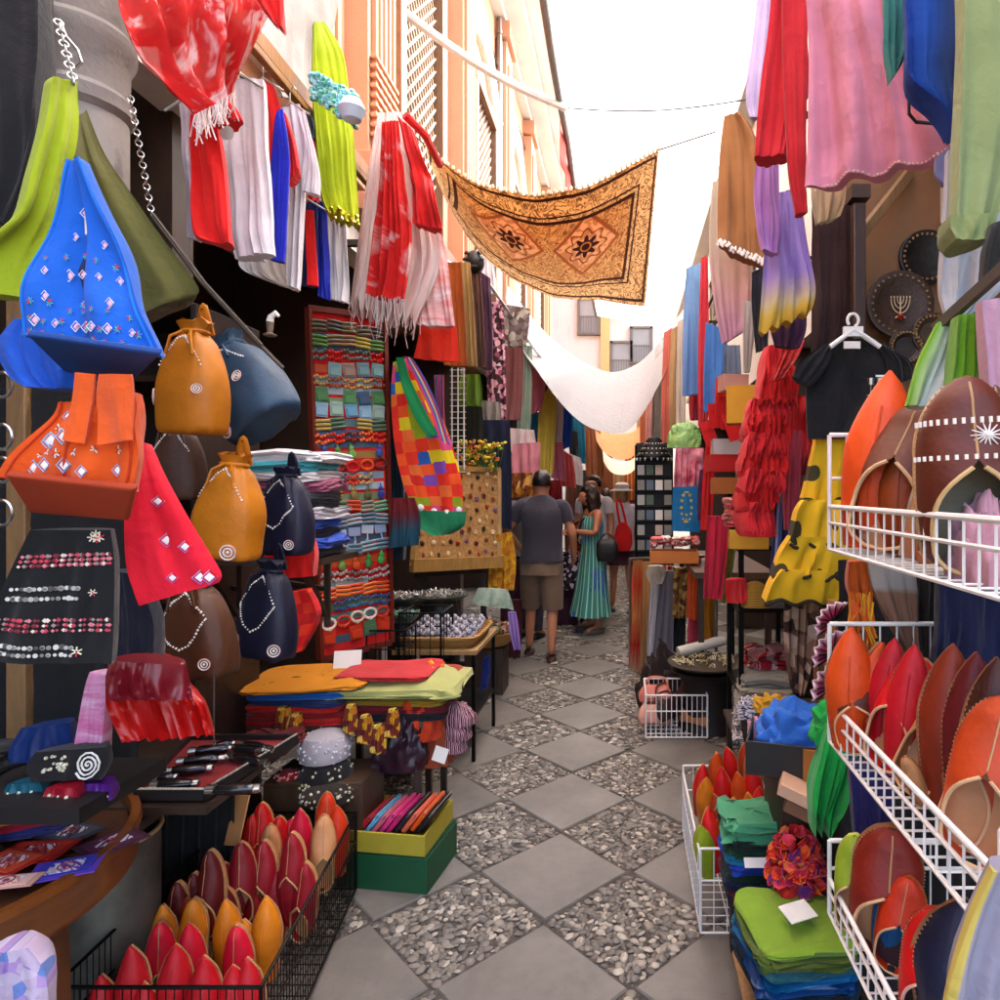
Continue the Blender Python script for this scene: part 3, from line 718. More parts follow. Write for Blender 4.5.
def heap(name, label, cat, c, sx, sy, h, m, seed=0, group=None, rid=9, amp=.25, yaw=0):
    """crumpled pile of soft cloth"""
    c = Vector(c); Rz = Matrix.Rotation(yaw, 3, 'Z'); rg = []; K = 18; n = 48
    for i in range(K+1):
        v = i/K; r = math.cos(v*PI/2)**.6 if v < 1 else .02; q = []
        for j in range(n):
            a = TAU*j/n; cx, sy_ = sup(a, .75); dirv = (cx*r, sy_*r, v*1.1)
            w = 1+amp*(abs(noise.noise((dirv[0]*2.2+seed, dirv[1]*2.2, dirv[2]*2.2)))*2-.5)+amp*.5*(abs(noise.noise((dirv[0]*5+seed, dirv[1]*5, dirv[2]*5)))*2-.5)
            q.append(c+Rz @ Vector((cx*r*sx/2*w, sy_*r*sy/2*w, math.sin(v*PI/2)*h*w)))
        rg.append(q)
    mb = MB(); mb.rings(rg); o = mb.build(name, m, None, sharp=70); return tag(o, label, cat, group)
def obox(label, name, cat, c, sx, sy, h, m, th=.008, yaw=0, tilt=0, group=None, inner=None, roll=0):
    """open box: walls, floor"""
    t = thing(name, label, cat, (0, 0, 0), group)
    w = MB()
    w.box((0, -sy/2+th/2, h/2), (sx, th, h)); w.box((0, sy/2-th/2, h/2), (sx, th, h)); w.box((-sx/2+th/2, 0, h/2), (th, sy-2*th, h)); w.box((sx/2-th/2, 0, h/2), (th, sy-2*th, h)); 
    w.build('wall', m, t, keep=True, bev=.002)
    w = MB(); w.box((0, 0, th/2), (sx-2*th-.001, sy-2*th-.001, th)); w.build('base', inner or m, t, keep=True)
    place(t, Matrix.Translation(c) @ Matrix.Rotation(yaw, 4, 'Z') @ Matrix.Rotation(tilt, 4, 'X') @ Matrix.Rotation(roll, 4, 'Y')); return t
def table(label, c, sx, sy, h, top, leg, yaw=0, th=.03, lt=.03, shelf=None, name='table', skirt=None):
    t = thing(name, label, 'table', (c[0], c[1], c[2] if len(c) > 2 else 0))
    m = MB(); m.box((0, 0, h-th/2), (sx, sy, th)); m.build('tabletop', top, t, keep=True, bev=.004)
    for a in (-1, 1):
        for b in (-1, 1): m = MB(); m.box((a*(sx/2-lt), b*(sy/2-lt), (h-th)/2), (lt, lt, h-th)); m.build('leg', leg, t, keep=True, bev=.002)
    if shelf: m = MB(); m.box((0, 0, shelf), (sx-.03, sy-.03, .015)); m.build('shelf', leg, t, keep=True)
    t.rotation_euler = (0, 0, yaw); return t
BLK = metal('#2a2826', .45); STEEL = metal('#b8b6b2', .35); WHW = plain('#e2dfd8', .4)
ORD = 'first second third fourth fifth sixth seventh eighth ninth tenth eleventh twelfth thirteenth fourteenth fifteenth sixteenth seventeenth eighteenth nineteenth twentieth'.split()
# ================================================================ BAG STALL (camera side of the lane, under the peach house)
# stone column with worn bands
t = thing('stone_column', 'grey stone column with ringed capital behind the green bag straps', 'column', (-1.76, 2.1, 0))
m = MB(); m.lathe([(.16, 0), (.16, .12), (.135, .16), (.13, 1.2), (.128, 2.85)], (-1.76, 2.1, 0), 28); m.build('shaft', plaster('#97918a', 'stone'), t)
m = MB(); m.lathe([(.128, 2.8), (.145, 2.82), (.145, 2.86), (.13, 2.88), (.132, 2.98), (.15, 3.02), (.15, 3.06), (.135, 3.08), (.14, 3.2), (.17, 3.28), (.17, 3.3)], (-1.76, 2.1, 0), 28); m.build('capital', plaster('#857f79', 'stone2'), t)
t = thing('shop_post', 'pale tan timber post at the edge of the bag stall', 'post', (-1.7, 1.85, 0))
m = MB(); m.box((-1.72, 1.86, 1.5), (.055, .055, 3.0)); m.build('timber', wood('#8a6a48'), t, bev=.004)
m = MB(); m.box((-1.72, 1.86, 3.02), (.09, .09, .05)); m.build('bracket', DARK, t)
t = thing('hanging_rail', 'brown timber beam running along the stall front above the shirts', 'rail', (-1.42, 3.0, 3.2))
m = MB(); m.bar((-1.42, 1.2, 3.33), (-1.42, 4.6, 3.33), .05, .07); m.bar((-1.36, 1.2, 3.22), (-1.36, 4.6, 3.22), .03, .03); m.build('beam', wood('#a0703f'), t, bev=.004)
for y in (1.4, 2.4, 3.4, 4.4): m = MB(); m.bar((-2.0, y, 3.27), (-1.4, y, 3.27), .04, .04); m.build('bracket', DARK, t)
o, _ = hang('jacket', 'black jacket hanging at the very edge of the bag stall', 'jacket', [(-40, -30, 38, -30), (-40, 60, 42, 60), (-40, 150, 36, 150), (-40, 215, 10, 225)], 1.35, '#141316', th=.08, fa=.015)
# --- bags
gm = 'embroidered shoulder bags at the bag stall'
LIME = cloth('#a3b53a'); OLV = cloth('#4d4a1c'); BLU = cloth('#1560c0'); BLUB = plain('#12407e', .7)
hang('shoulder_bag', 'lime green cloth bag with long eyelet strap, topmost at the bag stall', 'bag', [(54, 76, 78, 82), (46, 120, 80, 118), (30, 170, 72, 165), (15, 215, 58, 215), (-30, 250, 50, 262), (-40, 285, 42, 300)], (1.24, 1.3), LIME, th=.07, fa=.014, nf=2, group=gm)
hang('shoulder_bag', 'olive green cloth bag hanging behind the blue mirrored one', 'bag', [(70, 120, 86, 108), (72, 160, 104, 152), (78, 205, 132, 195), (90, 255, 165, 242), (100, 300, 197, 284), (110, 322, 196, 295)], (1.36, 1.42), OLV, th=.12, fa=.012, nf=2, group=gm)
o, s = hang('shoulder_bag', 'bright blue cloth bag with mirror embroidery and dark blue base', 'bag', [(63, 157, 84, 160), (58, 190, 96, 192), (48, 228, 112, 232), (34, 270, 130, 282), (28, 310, 148, 325), (27, 338, 160, 356)], (1.12, 1.10), BLU, th=.05, fa=.014, nf=2, sq=.5, wr=.013, group=gm)
base4((27, 336, 1.07), (160, 355, 1.04), (131, 383, 1.24), (74, 382, 1.28), .012, BLUB, 'bag_base', o)
bits(s, row(.1, .93, .60, 6)+row(.08, .93, .86, 7)+[(.3, .42), (.75, .45), (.5, .3), (.2, .72), (.5, .73), (.8, .72)], .006, MIRR, 'mirror', o, 'gem')
bits(s, row(.06, .95, .76, 8, .05)+row(.06, .9, .53, 6, .05)+row(.05, .95, .86, 9, .03)+row(.05, .95, .94, 9, .02), .006, isl('thread', ['#5a90e8', '#8ab8f0', '#d04848', '#60b0a0'], .8), 'thread_flower', o, 'star')
m = MB()
for u in (.04, .96): m.tube([s(u, q/20)[0] for q in range(21)], .0022, 5)
m.tube([s(q/24, .97)[0] for q in range(25)], .0022, 5); m.build('piping', cloth('#2a78d8'), o)
m = MB(); m.tube([s(.52, v)[0] for v in (.5, .58, .66)], [.004, .012, .004], 8); m.build('slit', plain('#0a1c48', .9), o)
hang('shoulder_bag', 'second blue cloth bag showing behind the bright blue one', 'bag', [(14, 318, 40, 322), (-4, 345, 60, 350), (8, 372, 72, 376), (30, 388, 70, 388)], 1.22, cloth('#0e50b0'), th=.1, fa=.01, group=gm)
ORG = cloth('#e0602c'); ORGB = plain('#9a3a1c', .8)
o, s = hang('shoulder_bag', 'orange cloth bag with pale blue mirrors and rust base, below the blue one', 'bag', [(56, 402, 134, 392), (48, 415, 142, 408), (36, 432, 146, 425), (18, 455, 146, 455), (5, 478, 135, 492)], (1.1, 1.08), ORG, th=.06, fa=.016, nf=2, sq=.5, wr=.014, group=gm)
m = MB()
for u in (.04, .5, .96): m.tube([s(u, q/20)[0] for q in range(21)], .002, 5)
m.tube([s(q/24, .97)[0] for q in range(25)], .002, 5); m.build('piping', cloth('#c84818'), o)
base4((5, 476, 1.06), (134, 490, 1.03), (127, 521, 1.12), (29, 513, 1.16), .012, ORGB, 'bag_base', o)
hang('strap', '', '', [(74, 372, 94, 374), (70, 395, 92, 395), (64, 418, 88, 420), (60, 440, 84, 444)], (1.04, 1.04), ORG, parent=o, th=.014, fa=.003, nf=1)
hang('strap', '', '', [(98, 374, 130, 374), (94, 395, 132, 392), (96, 420, 134, 415), (98, 445, 134, 440)], (1.04, 1.02), ORG, parent=o, th=.014, fa=.003, nf=1)
bits(s, row(.12, .95, .3, 4)+row(.1, .95, .62, 6, .05)+row(.05, .95, .85, 5, .04), .0075, MIRB, 'mirror', o, 'gem')
bits(s, row(.1, .95, .45, 5, .1)+row(.1, .9, .74, 6, .06), .0065, isl('orange thread', ['#e07a40', '#6fa8d8', '#c04828', '#d8d8d0'], .8), 'thread_flower', o, 'star')
PK = cloth('#d8203c')
o, s = hang('shoulder_bag', 'pink red cloth bag tilted behind the orange one', 'bag', [(128, 438, 152, 445), (126, 480, 168, 480), (124, 525, 190, 520), (126, 565, 208, 550), (134, 592, 221, 572), (139, 606, 219, 582)], (1.25, 1.32), PK, th=.09, fa=.008, nf=2, group=gm)
bits(s, [(.55, .5), (.75, .55), (.45, .75), (.75, .8), (.6, .3), (.85, .82)], .008, isl('pink mirrors', ['#4a78d0', '#e8e0b0', '#e8e8e8', '#a01830'], .4), 'mirror', o, 'gem')
o, s = hang('shoulder_bag', 'dark navy cloth bag beneath the pink red one', 'bag', [(108, 570, 135, 575), (104, 620, 150, 620), (106, 660, 152, 665)], 1.4, '#151a2c', th=.08, fa=.01, group=gm)
o, s = hang('shoulder_bag', 'black cloth bag with four embroidered bands below the orange one', 'bag', [(30, 530, 110, 530), (10, 570, 116, 565), (-10, 620, 114, 620), (-20, 662, 112, 664)], (1.1, 1.15), '#0c0a0c', th=.1, fa=.008, group=gm)
EMB = isl('band thread', ['#b8404c', '#d8c8b8', '#6a2028', '#c87880', '#8a8078', '#a83a48'], .8)
EM2 = isl('white thread', ['#a8a49c', '#77736c', '#c8c4ba', '#4a4844'], .8)
for v0 in (.28, .7): bits(s, [(u+.012*(q % 2), v) for v in (v0-.035, v0, v0+.035) for q, u in enumerate([.06+.9*i/26 for i in range(27)])], .0036, EMB, 'band_stitching', o, 'gem')
for v0 in (.5, .88): bits(s, [(u, v) for v in (v0-.03, v0+.03) for u in [.08+.6*i/14 for i in range(15)]], .0042, EM2, 'scroll_stitching', o, 'disc')
bits(s, [(.82, .12), (.82, .06), (.78, .1), (.86, .1), (.8, .5), (.72, .88)], .007, isl('rose thread', ['#c8283c', '#d8d0b0', '#e8e0c8'], .8), 'rosette', o, 'star')
m = satin('#6a1220'); m2 = satin('#a8221f')
o, s = hang('drawstring_bag', 'maroon satin bag with gathered red skirt below the brown backpack', 'bag', [(110, 660, 180, 665), (106, 685, 192, 690), (108, 715, 205, 705), (120, 745, 215, 735)], (1.35, 1.42), m2, th=.12, fa=.012, nf=9, wr=.008, group=gm)
o2, s2 = hang('gathered_yoke', '', '', [(110, 660, 186, 664), (106, 680, 190, 684), (108, 700, 194, 698)], (1.28, 1.35), m, parent=o, th=.1, fa=.012, nf=6, wr=.012)
hang('small_pouch', 'small pink satin pouch with white scrolls hanging beside the maroon one', 'pouch', [(90, 672, 106, 674), (82, 700, 106, 700), (74, 750, 104, 752)], 1.48, tie('pinkpouch', ['#a03068', '#e0b8d0', '#c86898', '#f0e0e8'], 9, 60), th=.05, nf=4, fa=.006)
hang('small_pouch', 'dark blue satin pouch lying low on the bag stall counter', 'pouch', [(22, 728, 70, 722), (14, 745, 74, 742), (12, 762, 76, 760)], 1.5, satin('#0e2858'), th=.06, nf=3, fa=.006)
o, s = hang('small_pouch', 'black pouch with a silver swirl at the counter edge', 'pouch', [(36, 752, 104, 748), (28, 765, 106, 764), (34, 781, 100, 780)], 1.44, '#100d10', th=.06, nf=2, fa=.005)
def spiral(s, cu, cv, r, n, name, par, asp=1.):
    mb = MB(); pts = [s(cu+r*i/n*math.cos(i*.55)/asp, cv+r*i/n*math.sin(i*.55))[0]+Vector((0, -.004, 0)) for i in range(n)]; mb.tube(pts, .0022, 5); return mb.build(name, WHITEB, par)
spiral(s, .78, .5, .45, 40, 'swirl', o, 2.6); bits(s, [(.2+.3*rnd.random(), .2+.6*rnd.random()) for _ in range(22)], .004, isl('shells', ['#d8d4b8', '#a8a488', '#e8e4d0'], .5), 'bead_stitching', o, 'ball')
# --- leather drawstring backpacks
pouch('tan leather backpack topmost beside the dark blue one', 172, 432, 1.62, .185, .29, '#b5702c', yaw=R(-12), rings_=((.12, .35), (.74, .38)), seed=2, roll=R(2))
pouch('slate blue leather backpack tilted towards the lane', 243, 424, 1.78, .235, .30, '#2f4558', yaw=R(-20), roll=R(-32), rings_=((.3, .22), (.62, .42)), seed=5)
pouch('tan leather pouch with gathered neck below the tan backpack', 209, 560, 1.72, .19, .285, '#bd7526', yaw=R(-8), roll=R(6), rings_=((.2, .26), (.66, .2)), seed=7)
pouch('navy leather pouch with dotted diamond stitching beside the tan pouch', 273, 556, 2.0, .175, .275, '#17182e', yaw=R(-15), stitch=2, rings_=((.18, .2), (.7, .22)), seed=8)
pouch('navy leather backpack with dotted diamonds below the navy pouch', 250, 660, 1.9, .185, .285, '#14162a', yaw=R(-18), stitch=2, rings_=((.3, .25), (.8, .24)), seed=9, roll=R(4))
pouch('dark brown leather backpack lowest under the pink red bag', 182, 682, 1.58, .185, .25, '#4a2a18', yaw=R(-10), stitch=2, rings_=((.3, .38), (.72, .24)), seed=11, roll=R(-5))
pouch('brown leather pouch half hidden between the orange bag and the tan pouch', 168, 500, 1.85, .15, .24, '#3c2418', rings_=(), seed=13)
# --- chains the bags hang from
def chain(label, a, b, n, r=.0075, m=STEEL, sag=.0):
    mb = MB()
    for i in range(n):
        c = a.lerp(b, (i+.5)/n)-Vector((0, 0, sag*math.sin(PI*(i+.5)/n))); L = (b-a).length/n*.68; t = (b-a).normalized(); x = t.orthogonal().normalized()
        if i % 2: x = t.cross(x)
        mb.tube([c+t*math.cos(q*TAU/10)*L*.9+x*math.sin(q*TAU/10)*r for q in range(10)], .0017, 5, True)
    return tag(mb.build('chain', m), label, 'chain')
chain('thin steel chain hanging from the beam to the blue backpack', P(130, 96, 1.7), P(152, 216, 1.75), 22)
chain('steel chain holding the lime green strap to the column hook', P(58, 20, 1.3), P(74, 84, 1.28), 12)
m = MB(); m.tube([P(152, 216, 1.75), P(200, 280, 1.78), P(255, 340, 1.8), P(283, 368, 1.82)], .006, 6); m.tube([P(153, 214, 1.74), P(206, 284, 1.76), P(262, 345, 1.78)], .004, 6); tag(m.build('cord', plain('#4a4036', .7)), 'dark double cord slanting down to the slate blue backpack', 'cord')
m = MB(); m.tube([P(84, 175, 1.14), P(87, 205, 1.13), P(88, 235, 1.12)], .004, 6); tag(m.build('tag_cord', plain('#d8d4cc', .5)), 'pale beaded cord dangling over the blue bag', 'cord')
m = MB(); m.tube([P(60, 20, 1.45), P(66, 36, 1.45), P(78, 50, 1.45), P(82, 62, 1.45), P(76, 68, 1.45)], .003, 6); tag(m.build('hook', STEEL), 'bent steel wire hook on the grey column', 'hook')
# rings on the shop edge
for i, y in enumerate((385, 437, 470, 513)):
    p = P(2, y, 1.25); m = MB(); m.tube([p+Vector((math.cos(a)*.019, 0, math.sin(a)*.024)) for a in [TAU*q/24 for q in range(24)]], .0035, 6, True)
    tag(m.build('steel_ring', STEEL), 'steel ring on the stall edge, %s from the top' % ORD[i], 'ring', 'steel rings on the stall edge')
# back shelf with figurine and the folded scarves
t = thing('shelf_unit', 'dark brown timber shelf unit behind the leather backpacks', 'shelf', (-1.9, 2.75, 0))
m = MB(); m.box((-1.9, 2.86, 1.15), (.56, .03, 2.3)); m.build('back_panel', wood('#33241a'), t)
for z in (.7, 1.18, 1.62, 2.02, 2.3): m = MB(); m.box((-1.9, 2.65, z), (.53, .4, .022)); m.build('shelf', wood('#4a3424'), t, bev=.003)
for x in (-2.17, -1.62): m = MB(); m.box((x, 2.65, 1.15), (.025, .42, 2.3)); m.build('upright', wood('#2e2018'), t, bev=.003)
t = thing('figurine', 'small white horse figurine on the dark shelf above the backpacks', 'figurine', P(270, 336, 2.5))
m = MB(); m.lathe([(.022, 0), (.024, .006), (.01, .012), (.014, .05), (.008, .075)], P(270, 336, 2.5), 12); m.build('stand', plain('#6a5a4a'), t)
m = MB(); b = P(270, 322, 2.5); m.tube([b, b+Vector((.004, 0, .02)), b+Vector((.022, 0, .035)), b+Vector((.034, 0, .022))], [.014, .012, .01, .006], 8); m.build('body', WHITEB, t)
t = thing('plank_shelf', 'dark plank on brackets carrying the folded scarves behind the backpacks', 'shelf', (-1.35, 2.45, 1.33))
m = MB(); m.box((-1.35, 2.45, 1.345), (.56, .32, .022)); m.build('board', DARK, t)
for x in (-1.55, -1.2): m = MB(); m.bar((x, 2.6, 1.1), (x, 2.4, 1.33), .02, .02); m.bar((x, 2.62, 1.05), (x, 2.62, 1.33), .02, .02); m.bar((x, 2.62, 1.2), (x-.3, 2.84, 1.2), .018, .018); m.build('bracket', DARK, t)
hang('curtain', 'added black sheet standing for the darkness behind the lower bags at the bag stall', 'curtain', [(-40, 380, 128, 380), (-40, 560, 135, 560), (-40, 800, 140, 800)], 1.86, '#0e0b0d', th=.03, fa=.02)  # added sheet, its black stands for the dark recess and covers the pale column
for i, (c, nm) in enumerate((('#26222a', 'charcoal'), ('#2f4fb0', 'royal blue'), ('#20202c', 'black'), ('#3a62c8', 'bright blue'), ('#c8c4c8', 'silver grey'), ('#17171f', 'jet black'), ('#6a6a72', 'grey'), ('#8a4860', 'plum'), ('#d8d2d0', 'white'), ('#58b0b8', 'turquoise'), ('#e0dcdc', 'pale lilac'))):
    folded('folded_scarf', nm+' folded scarf, %s from the bottom of the pile behind the backpacks' % ORD[i], 'scarf', (-1.24+.02*math.sin(i*2), 2.42, 1.36+i*.034), .30, .26, .036, cloth(c), yaw=R(8*math.sin(i*3.1)), group='folded scarves behind the backpacks', wav=.012)
hang('quilted_cushion', 'red quilted cloth showing behind the navy backpack, upper one', 'cloth', [(268, 545, 312, 538), (262, 565, 316, 558), (266, 580, 314, 576)], 2.15, cloth('#d82418'), th=.1, fa=.01)
hang('quilted_cushion', 'red quilted cloth in diamond pattern below the upper red one', 'cloth', [(272, 596, 306, 590), (262, 625, 314, 618), (255, 660, 300, 652)], 2.1, floral('redquilt', ['#d02418', '#e0402a', '#b81c14'], 30, .2), th=.12, fa=.012)
m = MB(); m.tube([P(214, 672, 1.45)+Vector((0, 0, -.008*i)) for i in range(22)], .002, 5); tag(m.build('cord', plain('#3a342c', .6)), 'thin dark cord dangling in front of the folded orange mats', 'cord')
# ---------------------------------------------------------------- shirts and dresses along the beam
gs = 'shirts hung along the timber beam'
def hanger(par, p, w, m=STEEL):
    mb = MB(); mb.tube([p+Vector((-w, 0, -.03)), p+Vector((0, 0, .02)), p+Vector((w, 0, -.03))], .005, 6); mb.tube([p+Vector((0, 0, .02)), p+Vector((0, 0, .07)), p+Vector((.015, 0, .085)), p+Vector((.025, 0, .07))], .0025, 6); mb.build('hanger', m, par)
RED = '#d8261a'; WHT = '#d6d2d8'
def shirt(label, rows, d, c, sleeve=None, hp=None, **k):
    o, s = hang('shirt', label, 'shirt', rows, d, c, group=gs, **k)
    if sleeve: hang('sleeve', '', '', sleeve[0], sleeve[1], sleeve[2] if len(sleeve) > 2 else c, parent=o, th=.05, fa=.008, nf=2)
    r = rows[0]; hanger(o, P((r[0]+r[2])/2, (r[1]+r[3])/2, d[0] if isinstance(d, tuple) else d)-Vector((0, 0, .005)), .08); return o
o = shirt('white shirt edge behind the red shirt nearest the bag chain', [(180, 100, 198, 100), (182, 150, 200, 150), (186, 200, 204, 200), (188, 238, 206, 238)], 2.15, '#c8c0c8')
o = shirt('red shirt with short sleeve under the lace shawl', [(190, 95, 215, 88), (188, 130, 216, 130), (190, 180, 222, 180), (194, 230, 228, 228), (200, 241, 229, 242)], 2.05, RED, ([(213, 84, 222, 88), (214, 105, 238, 112), (217, 128, 240, 118)], 2.03), nf=2, th=.07)
m = MB(); m.lathe([(.01, 0), (.02, .002), (.022, .006), (.001, .008)], P(228, 134, 1.98), 12, Matrix.Rotation(R(90), 3, 'X')); m.build('badge', plain('#a89c98'), o)
o = shirt('long white shirt between the red shirt and the red and blue one', [(218, 78, 262, 78), (220, 120, 264, 120), (222, 175, 266, 170), (226, 225, 268, 225), (234, 258, 270, 252)], 2.3, WHT, nf=3, th=.08)
o = shirt('red and blue shirt in the middle of the beam', [(254, 82, 272, 82), (256, 120, 282, 112), (260, 170, 286, 165), (264, 215, 284, 215), (267, 258, 283, 262)], 2.5, RED, ([(276, 112, 284, 112), (284, 140, 294, 140), (286, 185, 298, 168)], 2.48), nf=2)
hang('blue_panel', '', '', [(276, 112, 282, 108), (270, 160, 288, 150), (268, 215, 286, 210), (266, 258, 284, 262)], 2.44, '#1a24b0', parent=o, th=.04, fa=.006)
o = shirt('white shirt with a sleeve behind the red and blue one', [(280, 108, 300, 104), (284, 150, 308, 150), (286, 200, 304, 200), (286, 285, 300, 290)], 2.62, '#dcd8dc', ([(298, 112, 304, 110), (306, 150, 316, 165), (302, 190, 318, 194)], 2.6))
o = shirt('white shirt with ruffled hem hanging lowest behind the others', [(242, 245, 286, 240), (240, 262, 292, 260), (246, 272, 298, 280), (270, 282, 300, 292)], 2.66, '#e0dcd8', nf=5, fa=.02)
o = shirt('navy and red striped shirt under the lime dress', [(299, 205, 316, 200), (299, 240, 318, 240), (299, 285, 320, 288)], 2.85, '#12205a', nf=2)
hang('red_panel', '', '', [(304, 210, 313, 210), (305, 250, 315, 250), (306, 284, 318, 286)], 2.79, RED, parent=o, th=.03, fa=.006)
o = shirt('deep blue shirt next to the plain white one', [(314, 205, 326, 202), (315, 250, 328, 250), (317, 296, 330, 300)], 2.92, '#1428a0', nf=2)
o = shirt('plain white shirt at the end of the beam below the lime dress', [(325, 215, 345, 210), (326, 255, 347, 252), (327, 298, 348, 303)], 3.0, '#d8d4d4', nf=3)
o = shirt('red shirt glimpsed behind the lime dress', [(303, 128, 320, 130), (304, 170, 320, 170), (305, 205, 320, 208)], 2.95, RED)
LACE = tie('lace', [(.25, '#e8dcdc'), (.4, '#b81414'), (.52, '#d02820'), (.6, '#ecd8d6'), (.72, '#c81c18')], 10, 4, 1.2, .3, alpha=.74)
o, s = hang('shawl', 'red and white lace shawl with ragged fringe hanging above the red shirt', 'shawl', [(112, -60, 290, -60), (114, -10, 286, -20), (132, 45, 270, 10), (165, 85, 245, 60), (196, 114, 232, 92)], (1.75, 2.1), LACE, th=.03, fa=.05, nf=6, wr=.02, nu=50, nv=34)
def fringe(s, par, n, L, m, v=1., r=.0018, name='fringe', u0=0, u1=1, w=.02):
    mb = MB()
    for i in range(n):
        p, nn = s(lerp(u0, u1, i/(n-1)), v); l = L*(.6+.7*rnd.random()); mb.tube([p, p+Vector((w*(rnd.random()-.5), 0, -l*.5)), p+Vector((w*2*(rnd.random()-.5), 0, -l))], r, 4)
    return mb.build(name, m, par)
fringe(s, o, 70, .07, cloth('#e0d0cc'))
hang('red_scarf', 'bright red scarf draped over the beam at the lace shawl end', 'scarf', [(240, -30, 275, -40), (255, 0, 282, -5), (270, 20, 283, 28)], 1.9, RED, th=.04, fa=.015)
hang('curtain', 'pale grey white curtain hanging above the timber beam', 'curtain', [(258, -40, 345, -40), (262, 10, 336, 20), (268, 60, 322, 70), (282, 95, 318, 108)], (2.95, 3.5), '#a19c97', th=.03, fa=.02)
hang('black_bag', 'small dark bag hung beneath the beam beside the lime dress', 'bag', [(294, 105, 308, 108), (290, 122, 314, 122), (300, 134, 314, 138)], 2.75, '#3a3a3c', th=.06)
LD = ombre('lime', ['#8ca02c', '#b4c42c', '#a8b828', '#b8c030'], .2)
o, s = hang('dress', 'lime green dancing dress with turquoise beaded hip band', 'dress', [(314, 22, 324, 22), (313, 60, 344, 55), (314, 100, 350, 95), (318, 150, 355, 145), (322, 195, 358, 190), (330, 212, 360, 222)], (2.75, 2.85), LD, th=.09, fa=.014, nf=5, hem=.02)
bits(s, [(.02+.96*rnd.random(), 1.-.03*rnd.random()) for _ in range(26)], .008, isl('gold', ['#d8c060', '#a08030', '#f0e0a0'], .3, 1), 'coin_fringe', o, 'ball')
BEAD = isl('turquoise beads', ['#48a890', '#7cc8b8', '#5aa8b8', '#a8d8d0', '#3a9070', '#8ab8d8'], .4)
mb = MB()
for i in range(230):
    a = rnd.random(); w = (rnd.random()-.5); p = P(lerp(311, 358, a), lerp(84, 112, a)+w*lerp(26, 34, a), 2.66-.07*math.sin(a*PI)); mb.ell(p, .008+.007*rnd.random(), n=6, k=4)
mb.build('bead_netting', BEAD, o)
mb = MB(); mb.lathe([(.001, -.055), (.035, -.04), (.055, 0), (.035, .04), (.001, .055)], P(352, 110, 2.6), 14); mb.build('beaded_cap', isl('lilac', ['#9ab0c8', '#b8c8d8'], .5), o)
# bunch of red tie-dyed scarves
TR = tie('redwhite', ['#c8201c', '#e04038', '#f0e0dc', '#e8c8c0', '#d83028', '#c01818'], 16, 2.2, 1., .2)
TR2 = tie('redwhite2', ['#e8dcd8', '#d83a34', '#c81c18', '#f0e8e4', '#e05a50'], 8, 5, 1., .2)
gr = 'red and white scarves bunched at the peach pilaster'
o, s = hang('scarf', 'red and white tie dyed scarf spreading widest in the bunch', 'scarf', [(378, 112, 402, 112), (370, 160, 418, 150), (362, 215, 432, 210), (354, 270, 440, 265), (350, 305, 420, 318)], (3.25, 3.35), TR, th=.12, fa=.03, nf=8, hem=.05, group=gr, nu=50)
fringe(s, o, 40, .10, cloth('#d8b8b4'))
o, s = hang('scarf', 'white and red scarf with long fringe in front of the bunch', 'scarf', [(382, 122, 398, 120), (380, 180, 404, 178), (374, 240, 412, 240), (368, 295, 405, 300)], 3.1, TR2, th=.07, fa=.025, nf=5, group=gr)
fringe(s, o, 26, .12, cloth('#c8c0bc'))
o, s = hang('ruffled_scarf', 'scarlet ruffled scarf at the lane side of the bunch', 'scarf', [(396, 114, 412, 128), (408, 160, 428, 170), (412, 190, 436, 195), (414, 225, 440, 225)], 3.15, cloth('#d02018'), th=.08, fa=.03, nf=3, wr=.03, group=gr)
o, s = hang('scarf', 'pale pink and white scarf hanging lowest in the bunch', 'scarf', [(414, 226, 440, 228), (416, 270, 448, 265), (416, 305, 452, 300), (418, 325, 455, 326)], 3.4, tie('pinkwhite', ['#e8c8c4', '#d87870', '#f0e8e6', '#e8a8a0'], 4, 9), th=.06, fa=.02, nf=3, group=gr)
hang('cloth_bag', 'plain orange red cloth below the scarf bunch', 'cloth', [(420, 324, 456, 324), (418, 340, 458, 342), (414, 358, 460, 362)], 3.6, '#d83a1c', th=.04, fa=.01)
mb = MB(); mb.tube([P(405, 115, 3.2), P(425, 135, 3.3), P(440, 165, 3.6)], .02, 8); tag(mb.build('twisted_scarf', cloth('#c83030')), 'twisted red scarf tied to the corner of the brown printed cloth', 'scarf')
# ================================================================ LOWER PART OF THE BAG STALL
# knife tray on a trestle; the black back sheet stands for shade underneath
t = thing('display_table', 'dark trestle table carrying the red velvet knife tray, black sheet added for the shade beneath', 'table', (-1.32, 2.0, 0))
m = MB(); m.box((-1.4, 2.02, .725), (.52, .50, .02)); m.build('tabletop', DARK, t)
for y in (1.8, 2.24): m = MB(); m.box((-1.62, y, .357), (.03, .03, .713)); m.build('leg', DARK, t)
for y in (1.86, 2.2): m = MB(); m.bar((-1.63, y, .45), (-1.3, y, .70), .02, .02); m.build('bracket', DARK, t)
m = MB(); m.grid(lambda u, v: Vector((lerp(-1.75, -1.38, u), 2.30+.02*math.sin(u*40+v*3)*v, .72-.69*v)), 60, 10); o = m.build('skirt', cloth('#0e0c0e'), t); o.modifiers.new('thick', 'SOLIDIFY').thickness = .003  # added black sheet: the shade under the tabletop, put into its colour
t = thing('knife_tray', 'shallow black framed tray lined with red velvet on the dark trestle table', 'tray', (-1.36, 2.0, .742))
TR = [P(136, 797, 1.80), P(205, 798, 1.80), P(296, 742, 2.20), P(190, 744, 2.20)]; zt = .756
TR = [Vector((p.x, p.y, zt)) for p in TR]
